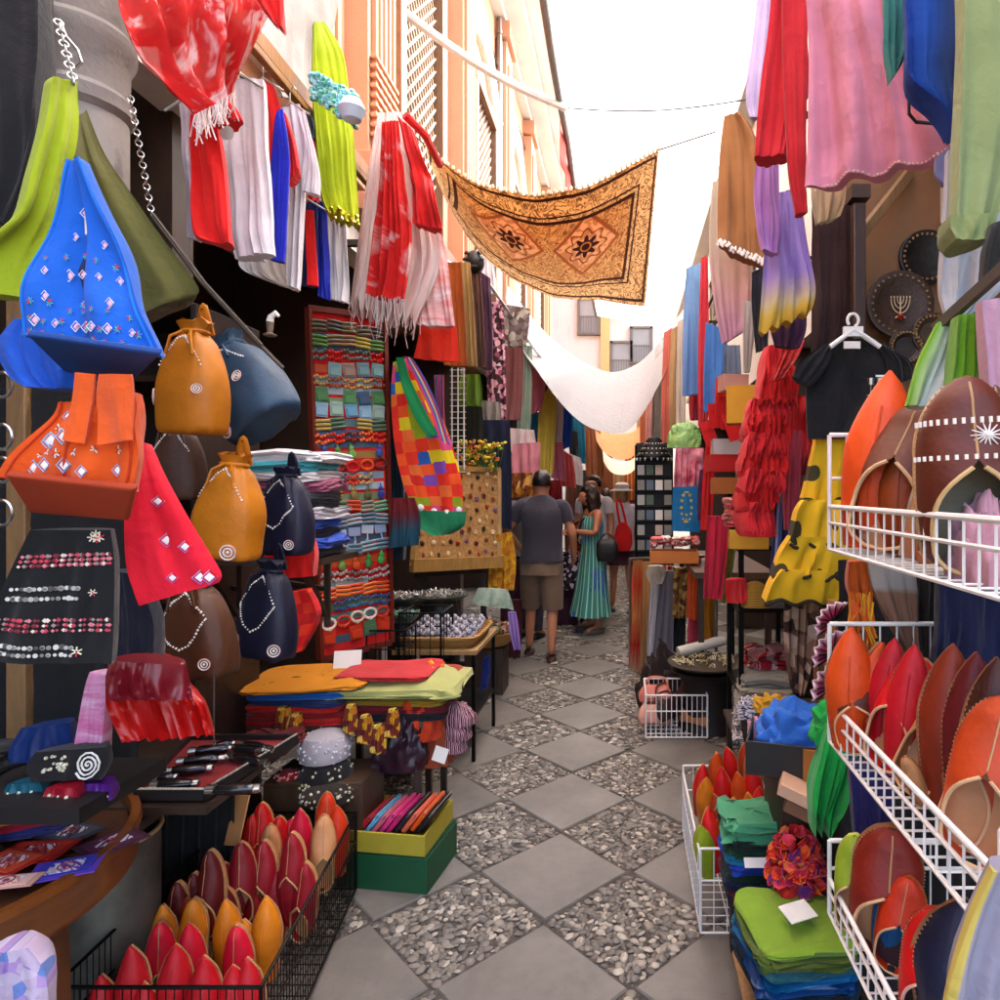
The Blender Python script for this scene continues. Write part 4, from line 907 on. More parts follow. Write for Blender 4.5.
m = MB(); ct = sum(TR, Vector())/4; m.rings([[p+Vector((0, 0, -.014)) for p in TR], [p for p in TR]]); m.build('lining', cloth('#8a1214'), t)
m = MB(); 
for i in range(4): m.bar(TR[i]+Vector((0, 0, .002)), TR[(i+1) % 4]+Vector((0, 0, .002)), .014, .03)
m.build('frame', plain('#1a1716', .5), t)
m = MB()
for i in (0, 1):
    a, b = TR[i], TR[(i+1) % 4]; n = 46
    for q in range(n): m.ell(a.lerp(b, (q+.5)/n)+Vector((.004*i, -.006*(1-i), .0195)), .0034, n=6, k=4)
m.build('bead_edging', isl('edging', ['#c8c0b0', '#a89c8a'], .4), t)
kn = [(150, 786, 200, 783), (164, 772, 214, 768), (176, 762, 226, 758), (188, 752, 236, 748), (205, 790, 262, 788), (226, 756, 268, 764), (232, 748, 262, 752), (155, 779, 178, 778), (240, 744, 272, 750), (212, 747, 236, 744)]
for i, (a, b, c, e) in enumerate(kn):
    A = P(a, b, dZ(b, zt+.018)); B = P(c, e, dZ(e, zt+.018)); q = (B-A).normalized(); t = thing('pocket_knife', 'x', 'knife', A, 'pocket knives on the red velvet tray')
    t['label'] = ['black pocket knife at the lowest beaded corner of the velvet tray', 'black pocket knife second up along the tray edge', 'black pocket knife third up along the tray edge', 'black pocket knife fourth up along the tray edge', 'long black knife along the beaded lip of the velvet tray', 'fat black knife lying alone in the middle of the red velvet', 'black knife just behind the fat one on the velvet', 'short stub of a black knife between the two lowest ones', 'black knife at the far lane corner of the velvet tray', 'black knife at the far shop corner of the velvet tray'][i]
    L = (B-A).length; m = MB(); m.tube([A+(B-A)*v for v in (.18, .22, .5, .7, .84, .87)], [.010, .015, .017, .015, .012, .008], 12); m.build('handle', mat('knife black', '#141214', .22, .1, coat=.6), t)
    m = MB(); m.tube([A+(B-A)*v for v in (0, .03, .18)], [.009, .014, .014], 12); m.build('bolster', metal('#c8c4bc', .25), t); m = MB(); m.tube([A+(B-A)*v for v in (.86, .9, .98, 1)], [.0135, .014, .012, .006], 12); m.build('bolster', metal('#c8c4bc', .25), t)
# hats behind the tray
def hat(label, px, py, d, r, h, m_, orn, cat='cap'):
    t = thing('embroidered_cap', label, cat, P(px, py, d)); c = P(px, py, d)
    m = MB(); m.lathe([(r*.97, 0), (r, .01), (r*.98, h*.55), (r*.8, h*.86), (r*.45, h), (.004, h*1.04)], c, 24); m.build('crown', m_, t)
    m = MB()
    for i in range(90):
        a = rnd.random()*TAU; v = rnd.random(); z = v*h*.9; rr = r*(1 if v < .6 else 1-.25*(v-.6)/.3)
        m.ell(c+Vector((math.cos(a)*rr, math.sin(a)*rr, z+.004)), .006, n=6, k=4)
    m.build('sequin_stitching', orn, t)
hat('white sequinned cap topmost behind the knife tray', 325, 757, 2.72, .10, .11, cloth('#b8b0b4'), isl('wseq', ['#e8e4e8', '#c8c8d0', '#a8a8b0'], .3))
hat('black cap with pale floral sequins under the white one', 326, 785, 2.7, .105, .11, cloth('#141014'), isl('yseq', ['#c8c490', '#e0dcb8', '#8a885a', '#d8d0c0'], .4))
hat('small crimson cap at the lane corner of the knife tray', 288, 785, 2.68, .05, .06, cloth('#8a1420'), isl('rseq', ['#e0c8c0', '#a82030'], .4))
hat('dark sequinned cap lowest beneath the black floral one', 328, 798, 2.62, .1, .06, cloth('#2a2018'), isl('bseq', ['#b8b09a', '#6a6450', '#d8d0b8'], .4))
folded('folded_cloth', 'maroon folded cloth beside the white sequinned cap', 'cloth', P(270, 748, 2.62), .2, .18, .05, cloth('#6a1018'), wav=.02)
obox('brown timber crate under the caps beside the slipper basket', 'crate', 'crate', (-1.26, 2.74, 0), .40, .24, .40, wood('#4a3424'), th=.02)
m = MB(); m.box((0, 0, .41), (.4, .24, .018)); m.build('lid', wood('#4a3424'), bpy.data.objects['crate'], bev=.002, keep=True)
# wooden half round counter, cards, bin
t = thing('round_counter', 'half round brown wooden counter on a turned leg at the stall corner', 'counter', (-1.65, 1.47, 0))
zc = .74; cc = Vector((-1.65, 1.47, 0)); rc = .43
m = MB(); m.lathe([(.01, zc-.03), (rc-.01, zc-.03), (rc-.01, zc-.012), (.01, zc-.012)], cc, 48, cap=False); m.build('tabletop', wood('#4a2a16'), t)
m = MB(); m.lathe([(rc-.008, zc-.09), (rc+.004, zc-.094), (rc+.012, zc-.08), (rc+.012, zc-.015), (rc+.02, zc+.0), (rc+.016, zc+.018), (rc-.004, zc+.018), (rc-.008, zc-.012)], cc, 56, cap=False); m.build('rim', mat('counter rim', lambda: ramp(nz(3, scaled(tc(), (2, 2, 9)), 5, .6, 1), ['#4a2512', '#70401f', '#8a5228'], False), .4, .1, 10, coat=.3), t)
m = MB(); m.lathe([(.10, 0), (.11, .04), (.06, .08), (.05, .3), (.07, .5), (.09, zc-.04)], cc+Vector((.05, -.05, 0)), 20); m.bar((-1.24, 1.42, 0), (-1.26, 1.42, zc-.09), .07, .03); m.build('leg', wood('#5a3218'), t)
CARD = {}
def card(label, px, py, w, h, yaw, cols, i, z=zc+.004, name='prayer_card', pat=0, d=None):
    d = d or dZ(py, z+.003*i); t = thing(name, label, 'card', P(px, py, d), 'printed cloth cards on the round counter'); c = P(px, py, d)
    M = Matrix.Translation(c) @ Matrix.Rotation(yaw, 4, 'Z')
    m = MB(); m.box((0, 0, 0), (w, h, .003)); m.build('backing', plain(cols[0]), t, keep=True)
    m = MB(); m.box((0, 0, .0022), (w*.8, h*.8, .0015)); m.build('border_print', plain(cols[1]), t, keep=True)
    m = MB(); m.box((0, 0, .0034), (w*.5, h*.55, .0012)); m.build('panel', floral('card'+cols[2], [cols[2], cols[0], '#d8d0dc', cols[2]], 160), t, keep=True)
    m = MB(); m.tube([(math.cos(a*TAU/20)*w*.12, math.sin(a*TAU/20)*w*.12, .0045) for a in range(20)], .0016, 5, True); m.ell((0, 0, .0045), (w*.05, w*.05, .001), n=10, k=4); m.build('medallion_print', plain('#8a3040'), t, keep=True)
    place(t, M)
for i, q in enumerate([('dark blue patterned card farthest back on the round counter', 25, 828, .13, .09, .3, ('#1a2040', '#2a3060', '#3a4070')), ('slate patterned card behind the red one', 70, 832, .13, .09, -.3, ('#2a2c38', '#3c4250', '#505868')),
        ('red patterned card under the purple one', 35, 852, .14, .1, .1, ('#8a1c1c', '#b03028', '#c8584a')), ('dark plum card at the lane side of the counter', 112, 842, .10, .12, -.5, ('#3a1828', '#50203a', '#602a48')),
        ('purple card with a white square and round medallion', 66, 868, .125, .085, .42, ('#5a3aa0', '#3a3a9a', '#b8b0b8')), ('red fringed card at the photo side edge of the counter', 8, 862, .12, .09, -.2, ('#a83028', '#c85038', '#d88868')), ('pale pink folded card lowest on the counter', 6, 882, .12, .05, .2, ('#c89888', '#d8b0a0', '#e0c8b8'))]):
    card(*q[:6], q[6], i)
t = thing('metal_bin', 'dull galvanised metal bin with pale rim beside the round counter', 'bin', (-1.57, 1.97, 0))
m = MB(); m.lathe([(.13, 0), (.135, .02), (.135, .55), (.132, .56), (.128, .55), (.128, .02)], (-1.57, 1.97, 0), 36); m.build('drum', mat('galvanised', lambda: ramp(nz(7, det=6), [(.3, '#4a4a44'), (.7, '#7a7a72')], False), .45, .1, 10, metal=.6), t)
m = MB(); m.tube([(-1.57+.136*math.cos(a), 1.97+.136*math.sin(a),   .56) for a in [TAU*i/36 for i in range(36)]], .007, 8, True); m.build('rim', plain('#b89a72', .5), t)
o, s = hang('tote_bag', 'white and lilac printed bag lowest at the corner under the round counter', 'bag', [(-20, 956, 26, 950), (-30, 976, 42, 974), (-40, 1012, 48, 1008), (-40, 1060, 50, 1060)], (.98, 1.0), floral('lilacbag', ['#a89cb0', '#9880ac', '#b0a4b4', '#8868a8', '#a898ac', '#6074a8'], 55), th=.08, fa=.01)
folded('folded_cloth', 'black cloth bundle lying on the black shelf board', 'cloth', (-1.62, 1.5, .932), .3, .2, .06, cloth('#0c0a0c'), wav=.02)
t = thing('wall_shelf', 'black shelf board that carries the small satin pouches', 'shelf', (-1.6, 1.5, .9))
m = MB(); m.box((-1.58, 1.5, .912), (.86, .26, .035)); m.build('board', plain('#14100f'), t)
for x in (-1.9, -1.5): m = MB(); m.bar((x, 1.62, .6), (x, 1.45, .89), .03, .03); m.build('bracket', DARK, t)
# ---------------------------------------------------------------- slipper basket
gl = 'pointed leather slippers in the black floor basket'
basket('low black wire basket full of upright slippers on the paving', [(-1.46, 1.66), (-.93, 1.66), (-1.06, 2.56), (-1.52, 2.56)], .03, .30, BLK, pitch=.022, tr=.005, wr=.0017, cat='wire basket')
SP = slipper_proto(); SPM = mule_proto('slipper', .26, .041, .048, .44, 1.5)
SL = [('crimson', '#b01428', [(106, 974), (136, 942), (178, 940), (207, 955), (251, 951), (148, 977), (234, 963)], 1.80), ('pink red', '#cc2438', [(161, 920), (190, 919), (238, 925)], 1.93), ('orange', '#d07c18', [(167, 900), (196, 897), (228, 893), (268, 894), (248, 919)], 2.02),
      ('dark brown red', '#5e1614', [(181, 880), (197, 868), (213, 850), (205, 881), (228, 887)], 2.13), ('maroon', '#7c1420', [(225, 863), (239, 864), (254, 889), (242, 842)], 2.2), ('wine red', '#8e1424', [(277, 867), (289, 847), (266, 841), (294, 832), (308, 862)], 2.25),
      ('scarlet', '#c01a20', [(263, 802), (254, 812), (280, 812)], 2.43), ('peach', '#d09468', [(271, 820), (324, 816)], 2.38), ('raspberry', '#c41c3c', [(302, 805), (294, 818)], 2.45), ('orange red', '#cc4018', [(327, 789), (337, 806)], 2.5), ('brick', '#9c3420', [(213, 852), (188, 893)], 2.12)]
first = True
for cn, hx, pts, d in SL:
    for i, (x, y) in enumerate(pts):
        dd = d+.02*math.sin(x*3.7+y); tip = P(x, y, dd); lean = Vector((rnd.uniform(-.05, .06), rnd.uniform(-.02, .06), 1)).normalized(); M = axisM(tip-lean*.26, tip, (.15+rnd.uniform(-.35, .35), -1, .1))
        M = M @ Matrix.Scale(rnd.uniform(.96, 1.05), 4)
        lb = '%s pointed slipper, %s from the shop wall among its %s row' % (cn, ORD[sorted(p[0] for p in pts).index(x)], cn)
        if first: first = False
        r = dup(SPM if cn in ('peach', 'maroon', 'scarlet', 'dark brown red') or (x*3) % 7 < 2 else SP, lb, M, gl, {'upper': leather(hx), 'seam': plain(hx, .8), 'sole': leather('#b08058'), 'footbed': leather('#c09468'), 'piping': leather('#c8a070')})
def kill(t):
    for c in list(t.children_recursive)+[t]: bpy.data.objects.remove(c, do_unlink=True)
kill(SP); kill(SPM)
m = MB(); m.box((0, 0, 0), (.075, .16, .006)); o = m.build('cardboard_flap', plain('#c08a5c', .9), bev=.002); tag(o, 'tan cardboard flap sticking out above the slipper basket', 'cardboard'); o.matrix_world = Matrix.Translation(P(238, 820, 2.3)) @ Matrix.Rotation(R(65), 4, 'X') @ Matrix.Rotation(R(-25), 4, 'Y')
# ---------------------------------------------------------------- cloth table beside the jewellery board
t = table('timber trestle table stacked with folded mats and cloths', (-1.26, 3.08), .74, .60, .60, BROWN, DARK, yaw=R(4))
g_ = 'mats and cloths folded on the trestle table'
zt = .60
orp = dots('orange dots', '#c8821c', '#3a3010', 13, .2, .9)
st = [('scarlet', '#b81c14'), ('dark red', '#8a1414'), ('flame red', '#cc2c18'), ('navy', '#1a2a5a'), ('bright blue', '#1c5ca8'), ('black', '#1c181c')]
for i, (n, c) in enumerate(st): folded('folded_mat', '%s folded mat, %s from the bottom under the spotted orange mat' % (n, ORD[i]), 'mat', (-1.42+.015*math.sin(i*2.2), 2.92, zt+i*.027), .44, .34, .028, cloth(c), yaw=R(6*math.sin(i*1.7)), group=g_, wav=.008)
o = folded('doily_mat', 'round orange felt mat with dark leaf spots on the stack beside the backpacks', 'mat', (-1.40, 2.92, zt+6*.027), .50, .40, .016, orp, yaw=.2, group=g_, wav=.012, droop=.02)
st = [('black', '#1a161c', .7), ('deep red', '#7a1420', .7), ('mustard', '#a88830', .72), ('purple', '#4a1a3a', .7), ('rust', '#9a4020', .7)]
for i, (n, c, k) in enumerate(st): folded('folded_mat', '%s folded cloth, %s from the bottom under the pale green one' % (n, ORD[i]), 'mat', (-1.02, 2.98+.01*i, zt+i*.028), .46, .36, .03, cloth(c), yaw=R(5*math.sin(i*2.9)), group=g_, wav=.008)
folded('folded_mat', 'pale green tablecloth with drooping edge under the red one', 'mat', (-1.02, 2.98, zt+.14), .56, .42, .02, cloth('#b0b070'), yaw=.06, group=g_, wav=.02, droop=.04)
folded('folded_mat', 'coral red cloth lying on the pale green tablecloth', 'mat', (-1.07, 2.99, zt+.163), .40, .32, .02, cloth('#c03434'), yaw=-.04, group=g_, wav=.01)
def pricecard(label, px, py, d, w, h, yaw, tilt, c='#dcd8d0'):
    m = MB(); m.box((0, 0, 0), (w, .003, h)); o = m.build('price_card', plain(c, .8)); tag(o, label, 'sign'); o.matrix_world = Matrix.Translation(P(px, py, d)) @ Matrix.Rotation(yaw, 4, 'Z') @ Matrix.Rotation(tilt, 4, 'X')
pricecard('blank white card propped upright on the coral red cloth', 347, 669, 3.0, .12, .085, .25, R(-25))
pricecard('cream card lying flat on the coral red cloth', 352, 683, 2.95, .15, .09, .1, R(-82), '#d8c8a0')
FL = isl('flowers', ['#d84820', '#e06a28', '#d8a030', '#c83818', '#e8c060'], .8)
o = heap('doily_mat', 'orange and red flower shaped felt mats heaped at the table corner', 'mat', P(422, 690, 3.02), .24, .22, .10, floral('flowermat', ['#d84422', '#e06028', '#d8b040', '#c83a1c', '#e07838'], 16), seed=3, amp=.3)
heap('cloth_heap', 'orange red cloth draped over the lane end of the trestle table', 'cloth', P(420, 735, 2.9), .2, .2, .2, cloth('#c84428'), seed=7, amp=.25)
heap('cloth_heap', 'pale cream cloth corner beside the orange flower mats', 'cloth', P(388, 700, 2.92), .16, .16, .08, cloth('#c8c090'), seed=9, amp=.2)
for i, (px, py, w) in enumerate(((283, 730, 18), (296, 736, 14), (350, 728, 14), (365, 738, 16), (378, 748, 16), (392, 732, 14))):
    o, s = hang('tassel', 'yellow and rust tassel, %s along the drooping tablecloth edge' % ORD[i], 'tassel', [(px-w/3, py-22, px+w/3, py-22), (px-w/2, py-8, px+w/2, py-8), (px-w/2, py+6, px+w/2, py+6)], 2.72, floral('tassel', ['#c8a038', '#7a3020', '#d8b860', '#5a1a20', '#c88030'], 45), th=.04, fa=.008, nf=4, group='tassels on the drooping tablecloth')
heap('scarf_heap', 'dark plum shiny scarf heaped between tassels and wallets', 'scarf', P(404, 765, 2.85), .22, .2, .24, satin('#2a1420'), seed=12)
heap('scarf_heap', 'rust brown scarf heaped beside the dark plum one', 'scarf', P(430, 760, 2.95), .2, .2, .26, cloth('#8a4028'), seed=14)
for i, (px, py, yw) in enumerate(((448, 748, -.5), (452, 735, -.6), (455, 722, -.5))):
    heap('striped_scarf', 'plum and white striped scarf roll, %s from the paving' % ORD[i], 'scarf', P(px, py, 2.95), .20, .12, .09, stripes('plum', ['#5a1430', '#5a1430', '#d8b0b8', '#3a0c20', '#8a2848', '#e0c8c8', '#3a1020'], 26, 0, .3), seed=20+i, amp=.12, yaw=yw, group='striped scarf rolls')
# green box carrying the yellow box of wallets
obox('dark green cardboard box standing on the paving by the caps', 'green_box', 'box', (-.93, 2.74, 0), .34, .30, .14, plain('#12482a', .6), yaw=R(-8), inner=plain('#0c2a1a'))
m = MB(); m.box((0, 0, .146), (.33, .29, .01)); m.build('lid', plain('#12482a', .6), bpy.data.objects['green_box'], keep=True)
obox('pale yellow cardboard tray full of coloured wallets', 'wallet_box', 'box', (-.94, 2.73, .156), .34, .28, .085, plain('#a8983c', .7), yaw=R(-8), tilt=R(3), inner=plain('#6a5a20'))
WC = [('red', '#a82030'), ('pale blue', '#6ab0c8'), ('rose', '#c86878'), ('pink', '#d84880'), ('magenta', '#c03068'), ('charcoal', '#2a2428'), ('coral', '#d86850'), ('orange', '#d85a28'), ('black', '#1c181c')]
for i, (n, c) in enumerate(WC):
    M = Matrix.Translation((-.93, 2.73, .165)) @ Matrix.Rotation(R(-8), 4, 'Z') @ Matrix.Translation((-.135+.033*i, -.02+.01*(i % 2), .05+.004*i)) @ Matrix.Rotation(R(38), 4, 'Y')
    t = thing('wallet', '%s leather wallet standing in the yellow tray' % n, 'wallet', (0, 0, 0), 'leather wallets in the yellow tray')
    m = MB(); m.box((0, 0, .03), (.020, .19, .10)); m.build('cover', leather(c), t, keep=True, bev=.006)
    m = MB(); m.tube([(.0, -.094, .06), (0, -.097, .078), (0, .097, .078), (0, .094, .06)], .003, 6); m.build('zip', STEEL, t, keep=True); place(t, M)
pricecard('white price tag leaning on the corner of the wallet tray', 438, 762, 2.56, .075, .055, -.6, R(-25))

for i, (n, c, px, py, d, w) in enumerate((('dark teal', '#0f4a58', 24, 792, 1.44, .13), ('ruby', '#8a1428', 62, 796, 1.42, .10), ('violet', '#4a1c6a', 96, 792, 1.45, .09))):
    o, s_ = hang('small_pouch', n+' satin pouch lying flat on the black shelf edge', 'pouch', [(px-16, py-8, px+15, py-9), (px-19, py, px+18, py), (px-16, py+8, px+16, py+8)], d, satin(c), th=.05, nf=3, fa=.004)
    bits(s_, [(.15+.7*q/5, .5+.2*(q % 2)) for q in range(6)], .0035, isl('shells', ['#d8d4b8'], .5), 'bead_stitching', o, 'ball')
st = [('indigo', '#2a2c6a'), ('crimson', '#9a1c30'), ('saffron', '#c8862c'), ('plum', '#5a2448')]
for i, (n, c) in enumerate(st): folded('folded_cloth', '%s folded cloth in the small pile on the round counter' % n, 'cloth', (-1.52, 1.66, .744+.02*i), .20, .16, .022, cloth(c), yaw=.3+.1*i, group='folded cloths on the round counter', wav=.008)
# ================================================================ JEWELLERY STALL (middle of the bag side)
BA, BB, BC, BD = P(308, 308, 3.28), P(384, 318, 3.55), P(391, 642, 3.52), P(320, 660, 3.25)
def bp(u, v, o=0.):
    n = (BB-BA).cross(BD-BA).normalized(); n = n if n.y < 0 else -n
    return BA.lerp(BB, u).lerp(BD.lerp(BC, u), v)+n*o
BN = (bp(0, 0, 1)-bp(0, 0)); BX = (BB-BA).normalized(); BM = Matrix((BX, -BN, BX.cross(-BN))).transposed().to_4x4()
t = thing('display_board', 'tall red cloth covered board crowded with bracelets and trinkets', 'display board', bp(.5, 1))
m = MB(); m.grid(lambda u, v: bp(u, v), 6, 20); m.grid(lambda u, v: bp(u, v, -.02), 6, 20); m.build('panel', cloth('#c02814'), t)
m = MB()
for a, b in (((0, 0), (0, 1)), ((1, 0), (1, 1)), ((0, 0), (1, 0)), ((0, 1), (1, 1))): m.bar(bp(*a, .004), bp(*b, .004), .022, .03)
m.build('frame', wood('#6a2418'), t)
for i in range(30):
    v = .03+.94*(i+.5)/30
    if i % 5 == 3: continue
    u0 = .06+.22*((i*7) % 5 == 1); u1 = .94-.26*((i*3) % 7 == 2); m = MB(); m.grid(lambda u, w: bp(lerp(u0, u1, u), v+.011*(w-.5)*2, .003+.002*math.sin(u*20)), 12, 2)
    m.build('card_strip', plain(['#4a6a68', '#6a7a5a', '#7a8a94', '#8a6a3a', '#3a5a7a', '#5a6a4a', '#94a4a8', '#a8481c', '#3a4a5a'][(i*4) % 9], .5), t)
def trink(kind):
    m = MB(); w = .055
    if kind == 'rod':
        for z in (-.014, 0, .014): m.tube([(-w/2, -.006, z), (0, -.013, z), (w/2, -.006, z)], .0055, 6)
    elif kind == 'bead':
        for z in (-.010, .012):
            for q in range(5): m.ell((-w/2+.005+q*w/5, -.007, z+.004*math.sin(q*2)), .0066, n=6, k=4)
    elif kind == 'pack':
        m.box((0, -.004, .0), (w*.86, .004, .05)); m.box((0, -.010, -.006), (w*.66, .008, .026)); m.box((0, -.007, .018), (w*.6, .003, .008))
    elif kind == 'charm':
        m.ell((0, -.010, .012), (.010, .008, .010), n=8, k=5); m.ell((0, -.010, -.008), (.015, .009, .016), n=8, k=5); m.tube([(0, -.01, .02), (0, -.006, .03)], .003, 5)
    elif kind == 'tag':
        m.box((0, -.005, .008), (w*.8, .005, .03)); m.tube([(0, -.006, -.005), (.002, -.009, -.03)], .0032, 5); m.ell((0, -.008, -.03), .006, n=6, k=4)
    else:
        m.tube([(math.cos(a)*w*.42, -.008, math.sin(a)*.017) for a in [TAU*i/14 for i in range(14)]], .0048, 6, True); m.ell((0, -.012, -.017), (.009, .006, .007), n=6, k=4)
    return m
TRK = {k: trink(k) for k in ('rod', 'bead', 'pack', 'charm', 'tag', 'ring')}; TRM = {}
rowsB = [('rod', ['#5a4a34', '#3a3028', '#6a5a3c']), ('rod', ['#a89838', '#4a7a30', '#6a5a40', '#8a6a48']), ('bead', ['#b82818', '#6a6258', '#587068']), ('pack', ['#6a8a90', '#88746a', '#7a9a98']), ('bead', ['#b87838', '#a8884a', '#8a4a30']),
 ('pack', ['#3a5a9a', '#4a7a4a', '#6a8a3a', '#38506a']), ('pack', ['#88a8b8', '#6a9ab0', '#90a89a']), ('rod', ['#b8602a', '#a8904a', '#48604a']), ('bead', ['#c83a20', '#6a2a1a', '#d8683a']), ('charm', ['#2a3a7a', '#3a4a8a', '#5a8a3a', '#6a9a4a']), ('ring', ['#b82a1a', '#c8502a', '#5a2018']),
 ('bead', ['#3a2a5a', '#c84a2a', '#b89a6a']), ('charm', ['#28307a', '#a8884a', '#7a6a3a', '#58502a']), ('rod', ['#7a7a6a', '#5a8a6a', '#4a6a4a', '#b8401f']), ('rod', ['#6a8088', '#8a9498', '#506a78']), ('tag', ['#c8ccd0', '#a8b0b8', '#d8d8d4', '#8a98b0']), ('rod', ['#5a7a88', '#7a9098']),
 ('charm', ['#3a7a3a', '#4a9a4a', '#6a8a48', '#b84a28']), ('bead', ['#8a8a84', '#a8a298', '#6a6a62']), ('rod', ['#d86a1c', '#c8501a']), ('bead', ['#2a4a7a', '#3a6a8a', '#4a5a7a']), ('ring', ['#d8d0c0', '#b84028', '#c8b8a0']), ('pack', ['#4a6a4a', '#88807a', '#b83a20', '#4a7a6a'])]
KN = {'rod': 'cord bracelet bundle', 'bead': 'beaded bracelet', 'pack': 'small carded trinket', 'charm': 'little figure charm', 'tag': 'tagged key charm', 'ring': 'hoop bracelet'}
KP = {'rod': 'bracelet', 'bead': 'bracelet', 'pack': 'trinket', 'charm': 'charm', 'tag': 'charm', 'ring': 'bracelet'}
for r, (k, cols) in enumerate(rowsB):
    v = .035+.935*(r+.3)/len(rowsB)
    for q in range(5):
        if (r*7+q*3) % 17 == 4: continue
        c = cols[(q+r) % len(cols)] if k not in ('pack', 'tag') else cols[(q*2+r) % len(cols)]
        key = (k,)
        o = None
        if key in TRM: o = TRM[key].copy(); COL.objects.link(o)
        else: o = TRK[k].build({'rod': 'cord_bracelet', 'bead': 'bead_bracelet', 'pack': 'carded_trinket', 'charm': 'figure_charm', 'tag': 'key_charm', 'ring': 'hoop_bracelet'}[k], plain(c, .45), keep=True); TRM[key] = o
        setmat(o, plain(c, .45)); o.matrix_world = Matrix.Translation(bp(.12+.19*q+.01*math.sin(r*3+q), v+.004*math.sin(q*5+r), .004)) @ BM @ Matrix.Rotation(.12*math.sin(r*2.3+q*1.7), 4, 'Y') @ Matrix.Diagonal((1.38, 1.1, 1.5, 1))
        tag(o, '%s, %s along the %s row of the red display board' % (KN[k], ORD[q], ORD[r] if r < 20 else ('third last', 'second last', 'last')[r-20]), KP[k], 'trinkets on the red display board')
# denim, bags
hang('denim_jacket', 'dark blue denim hanging in the gap beside the red display board', 'jacket', [(384, 385, 400, 380), (386, 450, 402, 450), (390, 520, 404, 520), (392, 560, 404, 560)], 3.7, '#1c3444', th=.08, fa=.02)
PATCH = floral('patchwork', ['#c83024', '#2a58a0', '#d8c038', '#c84a78', '#e0582a', '#8a9a28', '#d83a2a', '#78489a', '#d86a3a'], 17, .3, 'CHEBYCHEV')
o, s = hang('patchwork_bag', 'patchwork shoulder bag of bright squares with a green bottom', 'bag', [(393, 362, 410, 357), (391, 395, 428, 390), (394, 440, 448, 432), (402, 480, 461, 478), (414, 512, 464, 515)], (3.5, 3.6), PATCH, th=.14, fa=.014, nf=2)
hang('bag_base', '', '', [(412, 510, 466, 512), (418, 526, 464, 526), (432, 536, 452, 534)], (3.48, 3.58), cloth('#107048'), parent=o, th=.13, fa=.006)
hang('strap', '', '', [(396, 358, 404, 357), (402, 385, 412, 382), (416, 420, 426, 412), (428, 438, 438, 434)], 3.42, cloth('#148048'), parent=o, th=.02, fa=.004, nf=1)
hang('strap', '', '', [(404, 356, 412, 358), (416, 380, 426, 380), (430, 410, 440, 412), (440, 440, 450, 446)], 3.46, stripes('strap', ['#c83a60', '#3a5aa0', '#d8c8a0'], 30, 0), parent=o, th=.02, fa=.004, nf=1)
bits(s, [(.15, .95), (.4, .98), (.65, .98), (.9, .95)], .02, WHITEB, 'toggle', o, 'ball')
hang('shoulder_bag', 'dark red and teal bag hanging beneath the patchwork bag', 'bag', [(392, 498, 414, 498), (390, 525, 420, 520), (389, 548, 418, 545)], 3.4, ombre('redteal', ['#6a1418', '#5a1418', '#184858', '#104050'], .05), th=.1, fa=.012)
hang('striped_scarf', 'blue and red striped scarf glimpsed beyond the patchwork bag', 'scarf', [(434, 375, 444, 375), (436, 410, 444, 410), (434, 440, 446, 442)], 4.2, stripes('br', ['#6a3a5a', '#2a4a8a', '#a83a4a'], 40, 0), fa=.015)
t = thing('bulb_lamp', 'small glowing bulb on a wire beside the red display board', 'lamp', P(382, 350, 3.9)); p = P(382, 358, 3.9)
m = MB(); m.ell(p, .026, n=14, k=10); m.build('bulb', mat('bulb glow', '#ffe0a0', .4, 0, emit=9), t)
m = MB(); m.lathe([(.012, .02), (.014, .03), (.014, .06), (.004, .065)], p, 10); m.tube([p+Vector((0, 0, .06)), p+Vector((0, 0, .3)), p+Vector((-.05, .1, .6))], .003, 5); m.build('socket', plain('#2a2624'), t)
# brooch board
QA, QB, QC, QD = P(421, 468, 4.75), P(499, 470, 5.3), P(499, 562, 5.2), P(412, 566, 4.55)
def qp(u, v, o=0.):
    n = (QB-QA).cross(QD-QA).normalized(); n = n if n.y < 0 else -n
    return QA.lerp(QB, u).lerp(QD.lerp(QC, u), v)+n*o
t = thing('brooch_board', 'tan cork display board covered with small dark brooches', 'display board', qp(.5, 1))
m = MB(); m.grid(lambda u, v: qp(u, v), 6, 6); m.grid(lambda u, v: qp(u, v, -.03), 6, 6); m.build('panel', mat('cork', lambda: ramp(nz(60, det=4), [(.3, '#8a6238'), (.7, '#b8905c')], False), .9), t)
m = MB()
for a, b in (((0, 0), (0, 1)), ((1, 0), (1, 1)), ((0, 0), (1, 0))): m.bar(qp(*a, .006), qp(*b, .006), .03, .04)
m.bar(qp(-.02, 1, .02), qp(1.02, 1, .02), .05, .09); m.build('frame', wood('#b08850'), t)
t = thing('easel', 'dark timber stand propping up the brooch board', 'stand', qp(.5, 1)-Vector((0, -.05, .9)))
for u in (.15, .85): m = MB(); p = qp(u, 1, -.06); m.bar((p.x, p.y+.05, 0), (p.x, p.y+.02, p.z+.3), .04, .04); m.build('leg', DARK, t)
m = MB(); a, b = qp(.1, 1, -.07), qp(.9, 1, -.07); m.bar(a-Vector((0, 0, .05)), b-Vector((0, 0, .05)), .04, .05); m.build('rail', DARK, t)
BRO = []
for sh in range(3):
    m = MB()
    if sh == 0: m.lathe([(.001, .012), (.014, .01), (.02, 0)], (0, 0, 0), 10); m.ell((0, 0, .01), .008, n=6, k=4)
    elif sh == 1:
        for k in range(5): m.ell((math.cos(k*TAU/5)*.012, math.sin(k*TAU/5)*.012, .004), (.010, .010, .005), n=6, k=4)
    else: m.ell((0, 0, .005), (.013, .02, .008), n=8, k=5)
    BRO.append(m.build('brooch', plain('#5a3020', .4), keep=True))
